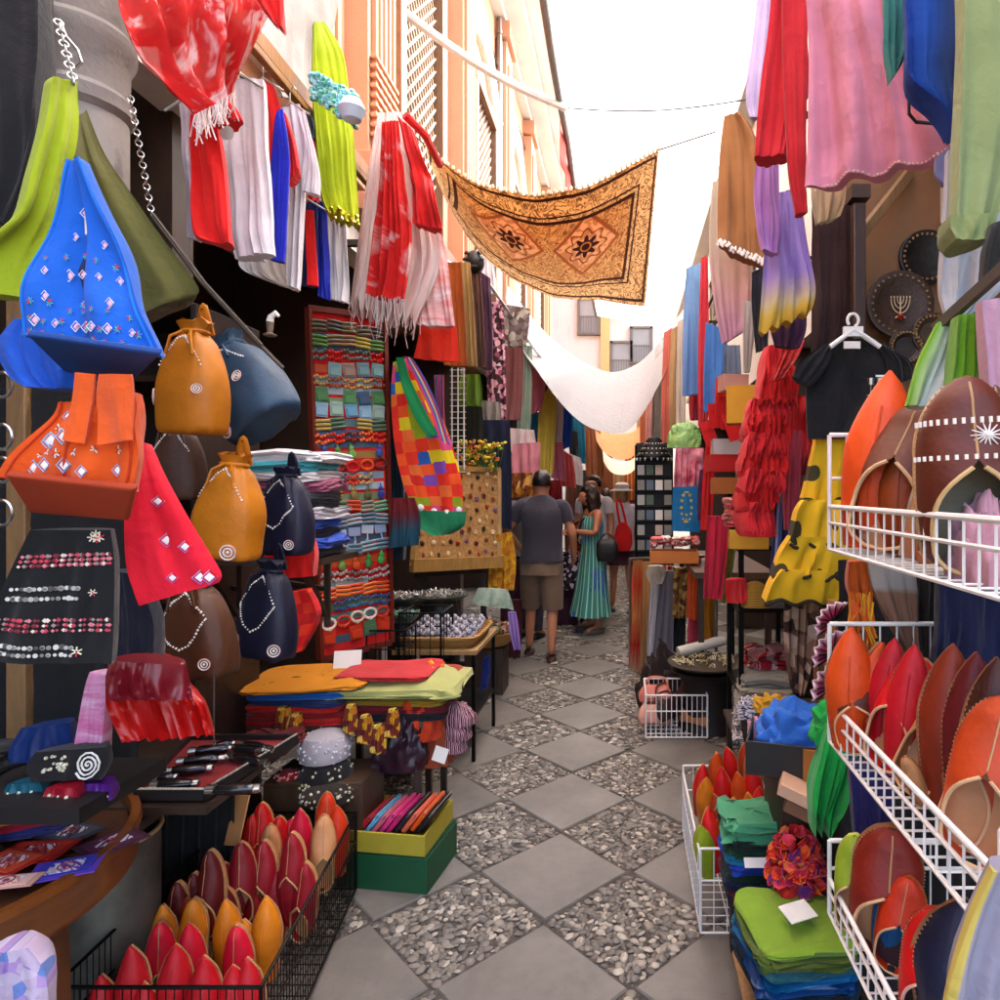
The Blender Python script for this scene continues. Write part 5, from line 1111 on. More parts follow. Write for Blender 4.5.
BQ = (QB-QA).normalized(); BZ = (qp(0, 0, 1)-qp(0, 0)); BR = Matrix((BQ, BZ.cross(BQ), BZ)).transposed().to_4x4()
bc = ['#4a2418', '#7a3a20', '#b89a6a', '#5a1c2a', '#d8c8a0', '#6a4a6a', '#2a2018', '#8a2a1a', '#c8b088']
seen_ = set(); k = 0
for r in range(8):
    for q in range(9):
        src = BRO[(r*5+q*3) % 3]; o = src if src not in seen_ else src.copy(); seen_.add(src)
        if o is not src: COL.objects.link(o)
        setmat(o, plain(bc[(r*4+q*7) % 9], .4)); o.matrix_world = Matrix.Translation(qp(.08+.105*q+.025*math.sin(r*2.1+q), .07+.118*r+.02*math.sin(q*3.3), .004)) @ BR
        tag(o, 'small brooch, %s along the %s row of the tan cork board' % (ORD[q], ORD[r]), 'brooch', 'brooches pinned to the tan cork board'); k += 1
t = thing('flower_bunch', 'bunch of yellow green and red paper flowers on top of the cork board', 'flowers', P(478, 470, 5.2))
stm = MB(); blm = MB()
for i in range(60):
    b = P(lerp(460, 498, rnd.random()), 472, 5.15+.1*rnd.random()); e = b+Vector((rnd.uniform(-.06, .06), rnd.uniform(-.06, .03), rnd.uniform(.05, .24))); stm.tube([b, b.lerp(e, .5)+Vector((.01, 0, .01)), e], .0025, 4)
    for q in range(3): blm.ell(e+Vector((rnd.uniform(-.02, .02), rnd.uniform(-.02, .02), rnd.uniform(-.02, .02))), (.016, .016, .008), Matrix.Rotation(rnd.random()*3, 3, 'X'), 6, 4)
stm.build('stems', plain('#4a6a20'), t); blm.build('petals', isl('petals', ['#b8b020', '#8aa020', '#c83820', '#d8a028', '#a82040', '#d8d060', '#6a8a1c'], .8), t)
t = thing('grid_panel', 'narrow white wire grid panel standing above the cork board', 'grid panel', P(458, 470, 5))
m = MB()
for x in (452, 458, 464): m.tube([P(x, 368, 5), P(x, 470, 5)], .006, 6)
m.build('upright', WHW, t); m = MB()
for i in range(18): m.tube([P(450, 370+i*6, 4.99), P(466, 370+i*6, 4.99)], .0025, 5)
m.build('wire_mesh', WHW, t)
hang('mustard_cloth', 'mustard yellow embroidered cloth hanging at the lane end of the cork board', 'cloth', [(494, 535, 512, 532), (490, 562, 516, 560), (488, 592, 514, 590)], 5.2, floral('mustard', ['#c8921c', '#a86a14', '#d8a83a', '#b87a18'], 30), th=.08, fa=.02)
# dishes of jewellery and the striped figures
def dish(label, px, py, d, r, col, orn, stand=None):
    c = P(px, py, d); t = thing('jewellery_dish', label, 'dish', c-Vector((0, 0, stand or 0)))
    m = MB(); m.lathe([(r*.5, -.03), (r*.8, -.01), (r, .015), (r*1.02, .02), (r*.95, .018), (r*.6, .0), (.003, -.005)], c, 28); m.build('bowl', plain(col, .4), t)
    m = MB()
    for i in range(46): a = rnd.random()*TAU; q = r*.85*rnd.random()**.5; m.tube([c+Vector((q*math.cos(a)+.02*math.cos(f), q*math.sin(a)+.02*math.sin(f), .022+.02*rnd.random()+.008*math.sin(f*2))) for f in [TAU*z/9 for z in range(9)]], .0035, 4, True)
    m.build('trinket_netting', orn, t)
    if stand: m = MB(); m.lathe([(r*.75, -stand), (r*.8, -stand+.03), (r*.62, -stand+.06), (r*.72, -.16), (r*.55, -.03)], c, 24); m.build('stand', plain('#24201e', .5), t)
SILV = isl('silver bits', ['#a8a8a4', '#d0ccc4', '#6a6862', '#8a8a84'], .3, .6)
dish('dark dish heaped with silver bracelets under the cork board', 440, 597, 4.5, .20, '#3a4038', SILV, .83)
dish('smaller dish of silver rings beside the red display board', 401, 600, 4.1, .12, '#3a4038', SILV, .88)
dish('shallow dish of green beads lower beside the red display board', 402, 618, 3.95, .10, '#4a5a4c', isl('greenbits', ['#6a9a80', '#a8c0b0', '#3a5a48'], .4), .78)
t = table('black metal table with shelf carrying the wicker tray of striped figures', (-1.12, 4.12), .50, .62, .66, TAN, BLK, lt=.022, shelf=.25)
WIK = mat('wicker', lambda: ramp(vfr(uv()[2]*60), [(0, '#8a6030'), (.5, '#b08850')]), .8, .2, 20, 120, .5, .004)
t = thing('wicker_tray', 'shallow tan wicker tray holding rows of striped figures', 'tray', (-1.12, 4.1, .66)); c0 = Vector((-1.12, 4.1, .662))
m = MB(); m.rings([[c0+Vector((sup(TAU*j/40, .3)[0]*.235*k, sup(TAU*j/40, .3)[1]*.27*k, z)) for j in range(40)] for k, z in ((.9, 0), (1, .03), (1.02, .06), (.98, .062), (.94, .03), (.9, .012))]); m.build('basketwork', WIK, t)
m = MB(); m.tube([c0+Vector((sup(TAU*j/40, .3)[0]*.24, sup(TAU*j/40, .3)[1]*.275, .06)) for j in range(40)], .01, 8, True); m.build('rim', WIK, t)
m = MB(); m.ell((0, 0, .03), (.018, .034, .018), Matrix.Rotation(R(38), 3, 'X'), 10, 8); m.ell((0, -.012, .058), .016, n=8, k=6)
fp = m.build('striped_figure', mat('zebra', lambda: ramp(vfr(vor(30, scaled(tc(), (1, 2.4, 2.4)))*3), ['#c8c4cc', '#c8c4cc', '#2a2830']), .5, .05), keep=True); k = 0
for r in range(5):
    for q in range(7):
        o = fp if k == 0 else fp.copy(); k += 1
        if o is not fp: COL.objects.link(o)
        o.matrix_world = Matrix.Translation(c0+Vector((-.18+.06*q+.006*math.sin(r*3+q), -.19+.095*r, .022+.004*r))) @ Matrix.Rotation(.3*math.sin(q*2.3+r), 4, 'Z') @ Matrix.Scale(1.15, 4)
        tag(o, 'black and white striped figure, %s along the %s row of the wicker tray' % (ORD[q], ORD[r]), 'figure', 'striped figures in the wicker tray')
hang('blue_cloth', 'blue cloth hanging from the corner of the black metal table', 'cloth', [(482, 660, 490, 655), (481, 675, 490, 672), (480, 690, 488, 688)], 4.3, '#1c2c78', fa=.01)
basket('small black wire basket below the red display board', [(-1.36, 3.42), (-1.16, 3.42), (-1.16, 3.6), (-1.36, 3.6)], .60, .26, BLK, pitch=.045, tr=.005, wr=.002)
basket('taller black wire basket behind the small one by the display board', [(-1.3, 3.74), (-1.06, 3.74), (-1.06, 4.0), (-1.3, 4.0)], .55, .34, BLK, pitch=.06, tr=.006, wr=.0025)
table('dark plank bench under the two black wire baskets', (-1.2, 3.68), .42, .66, .545, DARK, DARK)
t = thing('round_basket', 'round brown basket heaped with beads and wrapped trinkets', 'basket', P(485, 640, 5.2)); c = P(487, 632, 5.2)
m = MB(); m.lathe([(.16, -.10), (.2, -.06), (.245, .0), (.25, .01), (.235, .01), (.15, -.07), (.003, -.08)], c, 30, sy=.8); m.build('basketwork', WIK, t)
m = MB()
for i in range(130): a = rnd.random()*TAU; q = .21*rnd.random()**.5; m.ell(c+Vector((q*math.cos(a), q*.8*math.sin(a), .03+.10*(1-q/.21)*rnd.random())), .016+.014*rnd.random(), n=6, k=4)
m.build('trinket_netting', isl('mix', ['#8a3a28', '#c8b890', '#4a2018', '#a8a060', '#7a9a70', '#b89a80', '#2a1a18', '#c8806a'], .5), t)
m = MB(); m.box(c+Vector((0, 0, -.6)), (.3, .26, .98)); o = m.build('pedestal', DARK, t)
hang('pale_cloth', 'pale green net cloth spread over the round brown basket', 'cloth', [(478, 588, 508, 590), (474, 598, 512, 602), (470, 604, 514, 610)], 5.1, tie('net', ['#8ab890', '#c8d8c0', '#4a5a48'], 20, 20), th=.06, fa=.02)
hang('ribbon', 'lilac ribbon cloth hanging from the round brown basket', 'ribbon', [(508, 612, 516, 612), (510, 630, 519, 630), (514, 650, 521, 650)], 5.0, '#9878b8', fa=.012)
# ---------------------------------------------------------------- clothes hung farther along the bag side
gl_ = 'clothes hung along the bag side of the lane'
def G(lst, grp, cat='garment', name='hanging_garment', **k):
    for lb, q, d, c in lst:
        rows = [(q[0], q[1], q[2], q[3]), tuple(lerp(q[i], q[i+4], .5)+(-1 if i == 0 else 1 if i == 2 else 0) for i in range(4)), q[4:]]
        nm = next((w for w in ('trousers', 'skirt', 'dress', 'scarf', 'shirt', 'jacket', 'shawl', 'bag', 'towel', 'blouse') if w in lb.split()), 'garment')
        hang(nm if nm != 'garment' else name, lb, nm, rows, d, c, group=grp, th=.07, fa=.022, nf=3, nu=20, nv=16, **k)
FLO = floral('pinkblackflower', ['#3a1a24', '#c890a0', '#8a4a5a', '#2a1218', '#d8b0b8'], 28)
G([('rust orange trousers just beyond the red scarf bunch', (441, 262, 461, 262, 444, 365, 468, 366), 4.4, '#b05a20'), ('sandy trousers beside the rust orange ones', (459, 262, 470, 262, 464, 366, 477, 366), 4.7, '#a88a58'),
   ('brown trousers hanging beside the sandy ones', (467, 262, 480, 266, 472, 364, 486, 368), 5.0, '#5a382c'), ('purple trousers hanging beside the brown ones', (478, 270, 490, 278, 481, 368, 493, 370), 5.3, '#4a2840'),
   ('small white towel hanging past the purple trousers', (482, 252, 493, 256, 484, 292, 496, 294), 5.8, '#d8d0d0'), ('long black and pink flowered scarf past the purple trousers', (488, 300, 503, 300, 488, 420, 506, 420), 6.0, FLO),
   ('grey and brown patterned shawl above the mauve skirt', (500, 304, 530, 308, 500, 346, 526, 346), 6.3, floral('gb', ['#8a8078', '#5a4a40', '#b0a898', '#6a5a58'], 22)), ('mauve skirt under the grey patterned shawl', (500, 342, 523, 342, 499, 420, 521, 420), 6.8, '#7a4a48'),
   ('grey green scarf beside the mauve skirt', (520, 346, 532, 346, 517, 432, 530, 432), 7.1, '#8a9a88'), ('pink blouse beside the grey green scarf', (530, 352, 546, 380, 524, 416, 541, 410), 7.4, '#c06878'),
   ('leaf green skirt above the dark green cloth', (461, 374, 480, 374, 460, 405, 482, 406), 5.2, '#5a7a24'), ('very dark green shirt behind the paper flowers', (454, 402, 482, 402, 452, 472, 484, 472), 5.45, '#181c14'),
   ('grey folded shirt hung by the leaf green skirt', (480, 400, 500, 402, 480, 424, 500, 425), 5.9, '#8a8278'), ('large navy jacket beside the paper flowers', (479, 420, 510, 420, 478, 520, 512, 530), 5.8, '#121a34'),
   ('blue scarf tucked behind the yellow dress', (528, 412, 540, 412, 526, 440, 540, 440), 7.8, '#1c6a9a'), ('pale yellow dress with long narrow fall', (541, 384, 556, 384, 537, 474, 553, 474), 7.6, '#d0b858'),
   ('lilac white scarf beside the pale yellow dress', (553, 386, 563, 388, 551, 442, 562, 442), 7.9, '#c8b8c8'), ('strong blue dress past the lilac scarf', (558, 390, 572, 396, 556, 452, 571, 446), 8.3, '#1450b0'),
   ('rose pink dress below the lilac scarf', (549, 430, 561, 430, 551, 478, 566, 482), 8.0, '#d07890'), ('coral shirt just above the heads', (560, 448, 572, 456, 560, 486, 576, 488), 8.8, '#d05a58'),
   ('pale lace blouse beside the navy jacket', (510, 428, 534, 430, 508, 452, 535, 452), 6.6, '#d0c0bc'), ('pink shirt under the lace blouse', (513, 444, 540, 442, 511, 480, 539, 480), 6.5, '#d08890'),
   ('brown and tan patterned bag under the pink shirt', (506, 474, 532, 472, 504, 498, 533, 496), 6.4, floral('bt', ['#b87830', '#6a3018', '#d8a860', '#8a4a20'], 20)), ('teal scarf far down past the blue dress', (572, 408, 583, 410, 574, 462, 586, 464), 9.6, '#1a6a80'),
   ('white shirt far down beside the teal scarf', (566, 452, 581, 458, 566, 482, 583, 486), 9.2, '#dcd4d4'), ('black jacket far down beside the teal scarf', (570, 430, 577, 432, 570, 458, 578, 458), 9.4, '#1a1618'), ('cream shirt far down past the teal scarf', (562, 400, 572, 404, 562, 424, 574, 424), 10, '#d0c8b8'),
   ('brown scarf far down past the teal scarf', (584, 416, 594, 420, 586, 476, 598, 478), 10.8, '#8a5030'), ('tan scarf farthest along the bag side', (592, 424, 600, 428, 594, 480, 604, 482), 11.8, '#a87850'),
   ('dark plum dress below counter height past the mustard cloth', (503, 560, 520, 560, 500, 640, 520, 642), 6.6, '#3a1424'), ('black and white flecked skirt behind the man', (553, 552, 578, 552, 555, 590, 578, 590), 7.6, floral('fleck', ['#1a1418', '#2a2228', '#d8d0d8', '#1a1418', '#5a2a3a'], 34)),
   ('plum skirt below the flecked one behind the man', (556, 588, 578, 588, 556, 650, 576, 650), 7.7, '#3a1828'), ('orange printed dress beside the woman in green', (575, 510, 590, 512, 574, 580, 588, 580), 8.8, floral('op', ['#c85a38', '#d8a088', '#8a2a20', '#e0c8b0'], 16)),
   ('dark red cloth low beside the mustard cloth', (508, 600, 522, 600, 505, 660, 520, 660), 6.2, '#4a1018'), ('deep red dress farther down behind the heads', (548, 480, 562, 480, 546, 560, 562, 560), 9.2, '#8a1c24'), ('dark green dress farther down behind the heads', (530, 495, 550, 495, 530, 570, 550, 570), 8.6, '#28382a')], gl_)
m = MB(); p = P(475, 262, 5.0); m.ell(p, (.075, .075, .09), n=16, k=10); m.tube([p+Vector((0, 0, .08)), p+Vector((.01, 0, .16))], .006, 6)
for i in range(16): m.ell(p+Vector((.07*math.cos(i), -.055, .06*math.sin(i*2.1))), .014, n=6, k=4)
tag(m.build('black_bag', satin('#141014')), 'round black beaded bag hung above the brown trousers', 'bag')
m = MB(); p = P(541, 382, 7.5); m.ell(p, (.09, .09, .14), n=14, k=8); m.tube([p+Vector((0, 0, .13)), p+Vector((0, 0, .3))], .006, 6); tag(m.build('black_bag', cloth('#181416')), 'plain black cloth bag hung above the pale yellow dress', 'bag')
t = thing('clothes_rail', 'long steel clothes rail running along the bag side of the lane', 'rail', (-1.3, 8, 3))
m = MB(); m.tube([P(440, 258, 4.4), P(490, 285, 5.6), P(535, 350, 7.2), P(575, 400, 9.4), P(602, 425, 12)], .014, 8); m.build('bar', STEEL, t)
for q in ((470, 268, 4.9), (530, 342, 7.0), (572, 395, 9.2)): m = MB(); p = P(*q); m.bar(p, (-2.0, p.y, p.z+.15), .02, .02); m.build('bracket', BLK, t)

t = thing('garment_stand', 'black steel garment stand carrying the flecked skirt behind the man', 'stand', (-.7, 7.75, 0))
m = MB(); m.tube([(-.84, 7.75, 0), (-.84, 7.75, 1.02)], .014, 8); m.tube([(-.52, 7.75, 0), (-.52, 7.75, 1.02)], .014, 8); m.tube([(-.9, 7.75, 1.02), (-.3, 8.85, 1.35), (-.5, 8.9, 1.35)], .012, 8); m.build('frame', BLK, t)
m = MB(); m.tube([(-.84, 7.5, .02), (-.84, 8, .02)], .014, 8); m.tube([(-.52, 7.5, .02), (-.52, 8, .02)], .014, 8); m.build('foot', BLK, t)
# ================================================================ SANDAL STALL (camera side, wire baskets)
def wb(label, z0, h, far_h, near_x=.42):
    return basket(label, [(.42, .63), (.42, 1.335), (.80, 1.335), (.80, .63)], z0, h, WHW, pitch=.034, tr=.0048, wr=.0020, low_front={1: far_h, 0: h}, group='white wire baskets of the sandal rack', mid=.62, open_=())
wb('topmost white wire basket of leather sandals on the rack', 1.478, .088, .235)
wb('middle white wire basket of leather sandals on the rack', 1.085, .082, .24)
wb('lowest white wire basket of leather sandals on the rack', .73, .072, .15)
t = thing('rack_post', 'thick white steel post standing at the near end of the sandal rack', 'post', (.43, .745, 0))
m = MB(); m.tube([(.445, .76, 0), (.445, .76, 1.2), (.46, .76, 1.225), (.60, .76, 1.23)], .0085, 10); m.tube([(.44, .76, 1.165), (.62, .76, 1.165)], .004, 8); m.build('tube', WHW, t)
m = MB(); m.lathe([(.03, 0), (.03, .01), (.012, .02)], (.445, .76, 0), 16); m.build('foot', WHW, t)
t = thing('rack_post', 'white steel post at the far end of the sandal rack', 'post', (.8, 1.34, 0))
m = MB(); m.tube([(.79, 1.35, 0), (.79, 1.35, 1.85)], .008, 10); m.tube([(.79, .62, 0), (.79, .62, 1.85)], .008, 10); m.tube([(.79, .62, 1.7), (.79, 1.35, 1.7)], .006, 8); m.build('tube', WHW, t)
m = MB(); m.lathe([(.03, 0), (.03, .01), (.012, .02)], (.79, 1.35, 0), 16); m.build('foot', WHW, t)
MU = mule_proto(); SP2 = slipper_proto(L=.25, w=.048, fat=.055)
def shoe(label, tip, base, d, hx, kind='m', face=(-.75, -.65, .15), sole='#8a5a3a', bed='#c08a62', pipe='#d8b088', db=None, wide=1., extra=None, flat=False):
    """stands on the floor of the basket it belongs to; base and tip are photo points"""
    z0 = 1.484 if base[1] < 600 else 1.092 if base[1] < 900 and 'lowest' not in label and base[1] < 896 else .737
    dd = min(max(d, .485*F/(base[0]-CX)), 1.285)
    A = Vector(((base[0]-CX)*dd/F, dd, z0)); B = P(*tip, dd)
    if flat: A = P(*base, dd)
    L = (B-A).length; src = MU if kind == 'm' else SP2
    M = axisM(A, B, face) @ Matrix.Diagonal((L/.25*wide, L/.25*wide, L/.25, 1))
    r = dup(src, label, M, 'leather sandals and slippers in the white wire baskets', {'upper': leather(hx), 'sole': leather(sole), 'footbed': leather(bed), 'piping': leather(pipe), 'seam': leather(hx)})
    if extra: extra(r, L/.25)
    return r
def star(r, s):
    m = MB(); c = Vector((.010, -.050, .172))
    for k in range(14):
        a = k*TAU/14; m.tube([c, c+Vector((math.cos(a)*.015, .004, math.sin(a)*.015))], [.0012, .0006], 5)
    m.ell(c, .003, n=8, k=5); m.build('flower_stitching', plain('#e8e0d8', .5), r, keep=True)
    m = MB()
    for k in range(18):
        a = PI*(.06+.88*k/17); m.box((.050*math.cos(a), -.005-.048*math.sin(a)**.8, .19-.0*abs(math.cos(a))), (.003, .003, .007))
        m.box((.053*math.cos(a), -.005-.058*math.sin(a)**.8, .146), (.003, .003, .006))
    m.build('thread_stitching', plain('#e0d8c8', .6), r, keep=True)
# upper basket
shoe('bright orange slipper at the far end of the topmost basket', (893, 374), (868, 520), 1.20, '#d8541c', 's', (-.5, -.8, 0), pipe='#c8a070')
shoe('plain brown closed slipper beside the bright orange one', (932, 404), (885, 530), 1.08, '#5e3020', 'm', (-.7, -.7, .2), wide=1.35, sole='#a87858')
shoe('tan slipper with pale sole leaning in front of the brown one', (936, 452), (908, 545), .98, '#a8704c', 's', (.6, -.8, 0), sole='#c8b8a0', wide=.9)
shoe('large ornate brown clog with white star stitching and grey lining', (962, 378), (968, 520), .90, '#5a281a', 'm', (-.25, -.95, .25), sole='#b8956a', bed='#6a6450', pipe='#c8a878', wide=1.22, extra=star)
shoe('dark brown clog behind the ornate one', (990, 382), (998, 510), .98, '#48201a', 'm', (-.3, -.9, .2))
shoe('peach slipper lying low in the topmost basket', (948, 548), (892, 566), .96, '#c07a50', 's', (0, -.4, .9), wide=.9, flat=True)
shoe('tan slipper lying behind the peach one in the topmost basket', (985, 556), (918, 560), .90, '#a86a48', 's', (0, -.5, .9), flat=True)
shoe('rust slipper standing behind the tan one in the topmost basket', (905, 440), (900, 545), 1.2, '#8a4020', 's', (-.5, -.8, 0))
heap('cloth_heap', 'pale pink cloth stuffed into the near end of the topmost basket', 'cloth', P(985, 585, .88), .07, .1, .11, cloth('#c8949c'), seed=31)
# middle basket
shoe('orange slipper nearest the far rim of the middle basket', (852, 626), (850, 745), 1.28, '#c8501c', 's', (-.4, -.9, 0))
shoe('second orange slipper turned sideways behind the first', (872, 640), (862, 730), 1.22, '#b8481c', 's', (.7, -.6, .2), wide=1.2)
shoe('dark brown pointed slipper at the street side of the middle basket', (848, 652), (862, 770), 1.16, '#4e2414', 'm', (-.4, -.9, .1), wide=1.35)
shoe('crimson slipper standing behind the big red one', (896, 637), (880, 740), 1.24, '#b0142c', 's', (-.5, -.8, 0), wide=.8)
shoe('second crimson slipper standing behind the big red one', (916, 643), (900, 740), 1.16, '#b8182c', 's', (-.5, -.8, 0), wide=.8)
shoe('big red slipper with wide toe in the middle basket', (927, 658), (892, 800), 1.0, '#c4202c', 'm', (-.85, -.5, .2), wide=1.3, sole='#b07a58')
shoe('rust brown slipper behind the big red one', (952, 642), (945, 740), 1.05, '#7a2c18', 's', (-.3, -.9, 0), wide=.85)
shoe('wide peach clog with open back in the middle basket', (978, 682), (915, 868), .84, '#b4764e', 'm', (-.85, -.5, .3), sole='#a06a48', bed='#c0906a', pipe='#c89a70', wide=1.15)
shoe('orange brown clog at the near end of the middle basket', (1018, 720), (962, 895), .74, '#b4481c', 'm', (-.85, -.5, .3), wide=1.1, sole='#8a4a2a')
shoe('rust orange slipper leaning behind the peach clog', (1010, 695), (975, 770), .90, '#b4451c', 'm', (-.4, -.6, .5), wide=1.2)
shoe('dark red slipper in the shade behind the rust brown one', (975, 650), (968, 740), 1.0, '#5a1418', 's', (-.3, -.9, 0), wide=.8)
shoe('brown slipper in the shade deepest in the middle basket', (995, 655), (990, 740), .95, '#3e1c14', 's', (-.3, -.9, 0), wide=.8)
shoe('maroon clog low behind the white wires of the middle basket', (868, 716), (880, 790), 1.08, '#8a2a1c', 'm', (-.7, -.6, .2))
shoe('tan clog heel low behind the white wires of the middle basket', (905, 755), (925, 850), .93, '#b8885c', 'm', (-.7, -.6, .2), wide=.9)
# lowest basket
shoe('lime green slipper standing in the lowest basket', (857, 832), (856, 968), 1.17, '#8aa03a', 'm', (-.55, -.8, 0), sole='#b8c060', wide=1.1)
shoe('brown red slipper behind the lime green one', (892, 822), (880, 930), 1.2, '#7a2410', 'm', (-.3, -.9, .1), wide=1.4)
shoe('blue slipper tucked between the brown red and orange red ones', (905, 872), (885, 985), 1.1, '#1c5a8a', 's', (-.5, -.8, .1), wide=1.2)
shoe('orange red clog with dark opening in the lowest basket', (910, 874), (892, 1030), .98, '#c03c14', 'm', (-.45, -.85, .15), wide=1.2, bed='#301820', sole='#b85a30')
shoe('scarlet clog with pale piping nearest the camera in the lowest basket', (940, 905), (928, 1060), .88, '#c0180e', 'm', (-.45, -.85, .2), wide=1.25, bed='#2a1410', pipe='#e0b0a0', sole='#a0301c')
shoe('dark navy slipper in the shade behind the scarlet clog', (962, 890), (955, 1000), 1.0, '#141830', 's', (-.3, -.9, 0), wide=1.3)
kill(MU); kill(SP2)
# things around the rack
hang('shawl', 'grey lilac cloth with yellow border at the lowest corner beside the sandal rack', 'cloth', [(994, 872, 1040, 872), (970, 935, 1040, 935), (948, 992, 1040, 992), (940, 1040, 1040, 1040)], .60, ombre('greyyellow', [(0, '#b8a85a'), (.05, '#b8a85a'), (.08, '#86828e'), (1, '#8e8a98')], 0, axis=1), th=.04, fa=.006)
hang('bag', 'lime and white printed cloth bag hung above the topmost basket', 'bag', [(938, 322, 982, 318), (920, 360, 980, 360), (908, 405, 955, 408)], 1.08, ombre('limewhite', ['#78a82a', '#c8ccc0', '#d0d0c8', '#88b038'], .2, axis=1), th=.06, fa=.008)
hang('bag', 'second lime green bag strap hung beside the printed one', 'bag', [(958, 315, 984, 312), (955, 350, 982, 350), (950, 385, 985, 385)], 1.02, '#6a9a1c', th=.05, fa=.006)
hang('pink_bag', 'pale mauve bag hung at the near end above the topmost basket', 'bag', [(982, 300, 1030, 295), (986, 360, 1030, 360), (988, 400, 1030, 400)], .95, '#b890a0', th=.05, fa=.008)
m = MB(); a, b = P(935, 330, 1.1), P(1010, 262, .95); m.bar(a, b, .012, .018); tag(m.build('rail', plain('#4a4238', .5)), 'dark rail slanting up above the lime bags', 'rail')
hang('leather_bag', 'white and brown leather bag hung under the topmost basket', 'bag', [(868, 556, 915, 560), (874, 590, 918, 592), (888, 620, 918, 625), (908, 655, 918, 660)], 1.34, ombre('whitebrown', [(0, '#b8b4b0'), (.3, '#a8a4a0'), (.36, '#8a6a58'), (1, '#7a5a48')], .04), th=.06, fa=.01)
o, s = hang('fringed_bag', 'orange cord bag with long yellow fringe above the orange slippers', 'bag', [(848, 562, 866, 560), (846, 585, 872, 585), (850, 600, 872, 604)], 1.36, '#b85a1c', th=.05, fa=.008)
mb = MB()
for i in range(34):
    p, n = s(i/33, .6+.4*rnd.random()); l = .05+.09*rnd.random(); mb.tube([p, p+Vector((rnd.uniform(-.01, .01), 0, -l*.5)), p+Vector((rnd.uniform(-.02, .02), 0, -l))], .003, 5)
mb.build('fringe', isl('cords', ['#c88a20', '#d8a030', '#b86a1c', '#c8501c'], .8), o)
hang('garment', 'dark navy jacket hung in the shade behind the middle basket', 'jacket', [(940, 570, 1010, 575), (935, 620, 1010, 620), (935, 690, 1010, 690)], 1.25, '#10143a', th=.08, fa=.02)
hang('garment', 'black jacket hung beside the navy one behind the middle basket', 'jacket', [(915, 560, 945, 565), (915, 620, 942, 620), (918, 700, 942, 700)], 1.5, '#141010', th=.08, fa=.02)
hang('garment', 'dark violet dress hung behind the green cloth by the lowest basket', 'dress', [(850, 770, 890, 775), (855, 820, 892, 820), (858, 860, 890, 870)], 1.45, '#1c1450', th=.08, fa=.015)
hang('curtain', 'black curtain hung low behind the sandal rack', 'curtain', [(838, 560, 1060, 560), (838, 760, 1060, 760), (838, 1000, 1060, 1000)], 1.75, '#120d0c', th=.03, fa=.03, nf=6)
# ---------------------------------------------------------------- clothes over the sandal stall
gu = 'clothes hung high over the sandal stall'
PINK = cloth('#d08a9c')
o, s = hang('shawl', 'large pale pink shawl spreading widest over the sandal stall', 'shawl', [(800, -60, 890, -60), (806, 0, 898, 0), (808, 80, 925, 70), (808, 150, 945, 125), (806, 190, 955, 152)], (1.6, 1.45), PINK, th=.04, fa=.028, nf=3, hem=.003, group=gu, nu=50, nv=36)
bits(s, [(.15+.8*i/30, .985) for i in range(31)], .0035, isl('hem', ['#d8a0b0', '#e0b8b0', '#d8c0a0'], .6), 'bead_fringe', o, 'ball')
hang('blouse', 'coral red blouse with long sleeve beside the pale pink shawl', 'blouse', [(774, -40, 808, -40), (768, 30, 808, 30), (760, 90, 808, 90), (755, 155, 792, 158)], 1.9, '#c22c34', th=.08, fa=.014, group=gu)
hang('blouse_sleeve', '', '', [(782, -40, 808, -40), (784, 60, 808, 70), (788, 160, 807, 170), (796, 214, 808, 212)], 1.86, '#c22c34', th=.06, fa=.008, nf=2, parent=bpy.data.objects['blouse'])
hang('scarf', 'cream scarf end showing under the pale pink shawl', 'scarf', [(810, 182, 846, 176), (811, 205, 845, 200), (814, 225, 840, 216)], 1.75, '#c8b89a', th=.03, fa=.01, group=gu)
hang('blouse', 'lavender blouse with ruffled sleeve below the coral one', 'blouse', [(757, 152, 778, 152), (754, 190, 780, 195), (757, 225, 782, 230), (762, 250, 780, 252)], 2.15, '#b888c8', th=.06, fa=.022, nf=3, group=gu, wr=.012)
hang('dress', 'lavender and yellow dress hanging longest under the coral blouse', 'dress', [(772, 195, 800, 185), (765, 245, 806, 235), (762, 290, 816, 285), (758, 334, 812, 312)], 2.25, ombre('lavyel', [(0, '#a890cc'), (.55, '#a48ccc'), (.78, '#c8b890'), (.86, '#c8a850'), (1, '#c8a048')], .1), th=.07, fa=.022, nf=4, hem=.01, group=gu)
hang('dress', 'pale lilac dress glimpsed above the copper shawl', 'dress', [(760, -30, 776, -30), (752, 40, 772, 40), (746, 90, 768, 90), (750, 116, 764, 118)], 2.6, '#c8b8d8', th=.05, fa=.014, group=gu)
o, s = hang('shawl', 'copper brown shawl with white scalloped hem', 'shawl', [(724, 116, 740, 112), (720, 150, 758, 140), (718, 200, 766, 200), (718, 246, 770, 268)], 3.3, '#9a6a42', th=.08, fa=.024, nf=3, group=gu)
bits(s, [(i/26, .98-.03*(i % 2)) for i in range(27)], .014, WHITEB, 'scallop_edging', o, 'gem')
hang('dress', 'cream and faded pink dress under the copper shawl', 'dress', [(712, 182, 740, 180), (709, 240, 752, 240), (712, 290, 752, 300), (722, 344, 746, 330)], 3.6, ombre('creampink', ['#c8bca8', '#c8b8a4', '#d0a8a8', '#c090a8'], .2), th=.09, fa=.02, nf=4, group=gu)
hang('trousers', 'black trousers between the cream dress and the lavender dress', 'trousers', [(752, 272, 772, 262), (752, 310, 770, 310), (756, 352, 768, 348)], 3.0, '#16141e', th=.06, fa=.012, group=gu)
hang('trousers', 'pale grey trousers behind the cream dress', 'trousers', [(744, 300, 756, 302), (743, 340, 754, 340), (744, 372, 750, 372)], 3.3, '#a8a098', th=.05, fa=.01, group=gu)
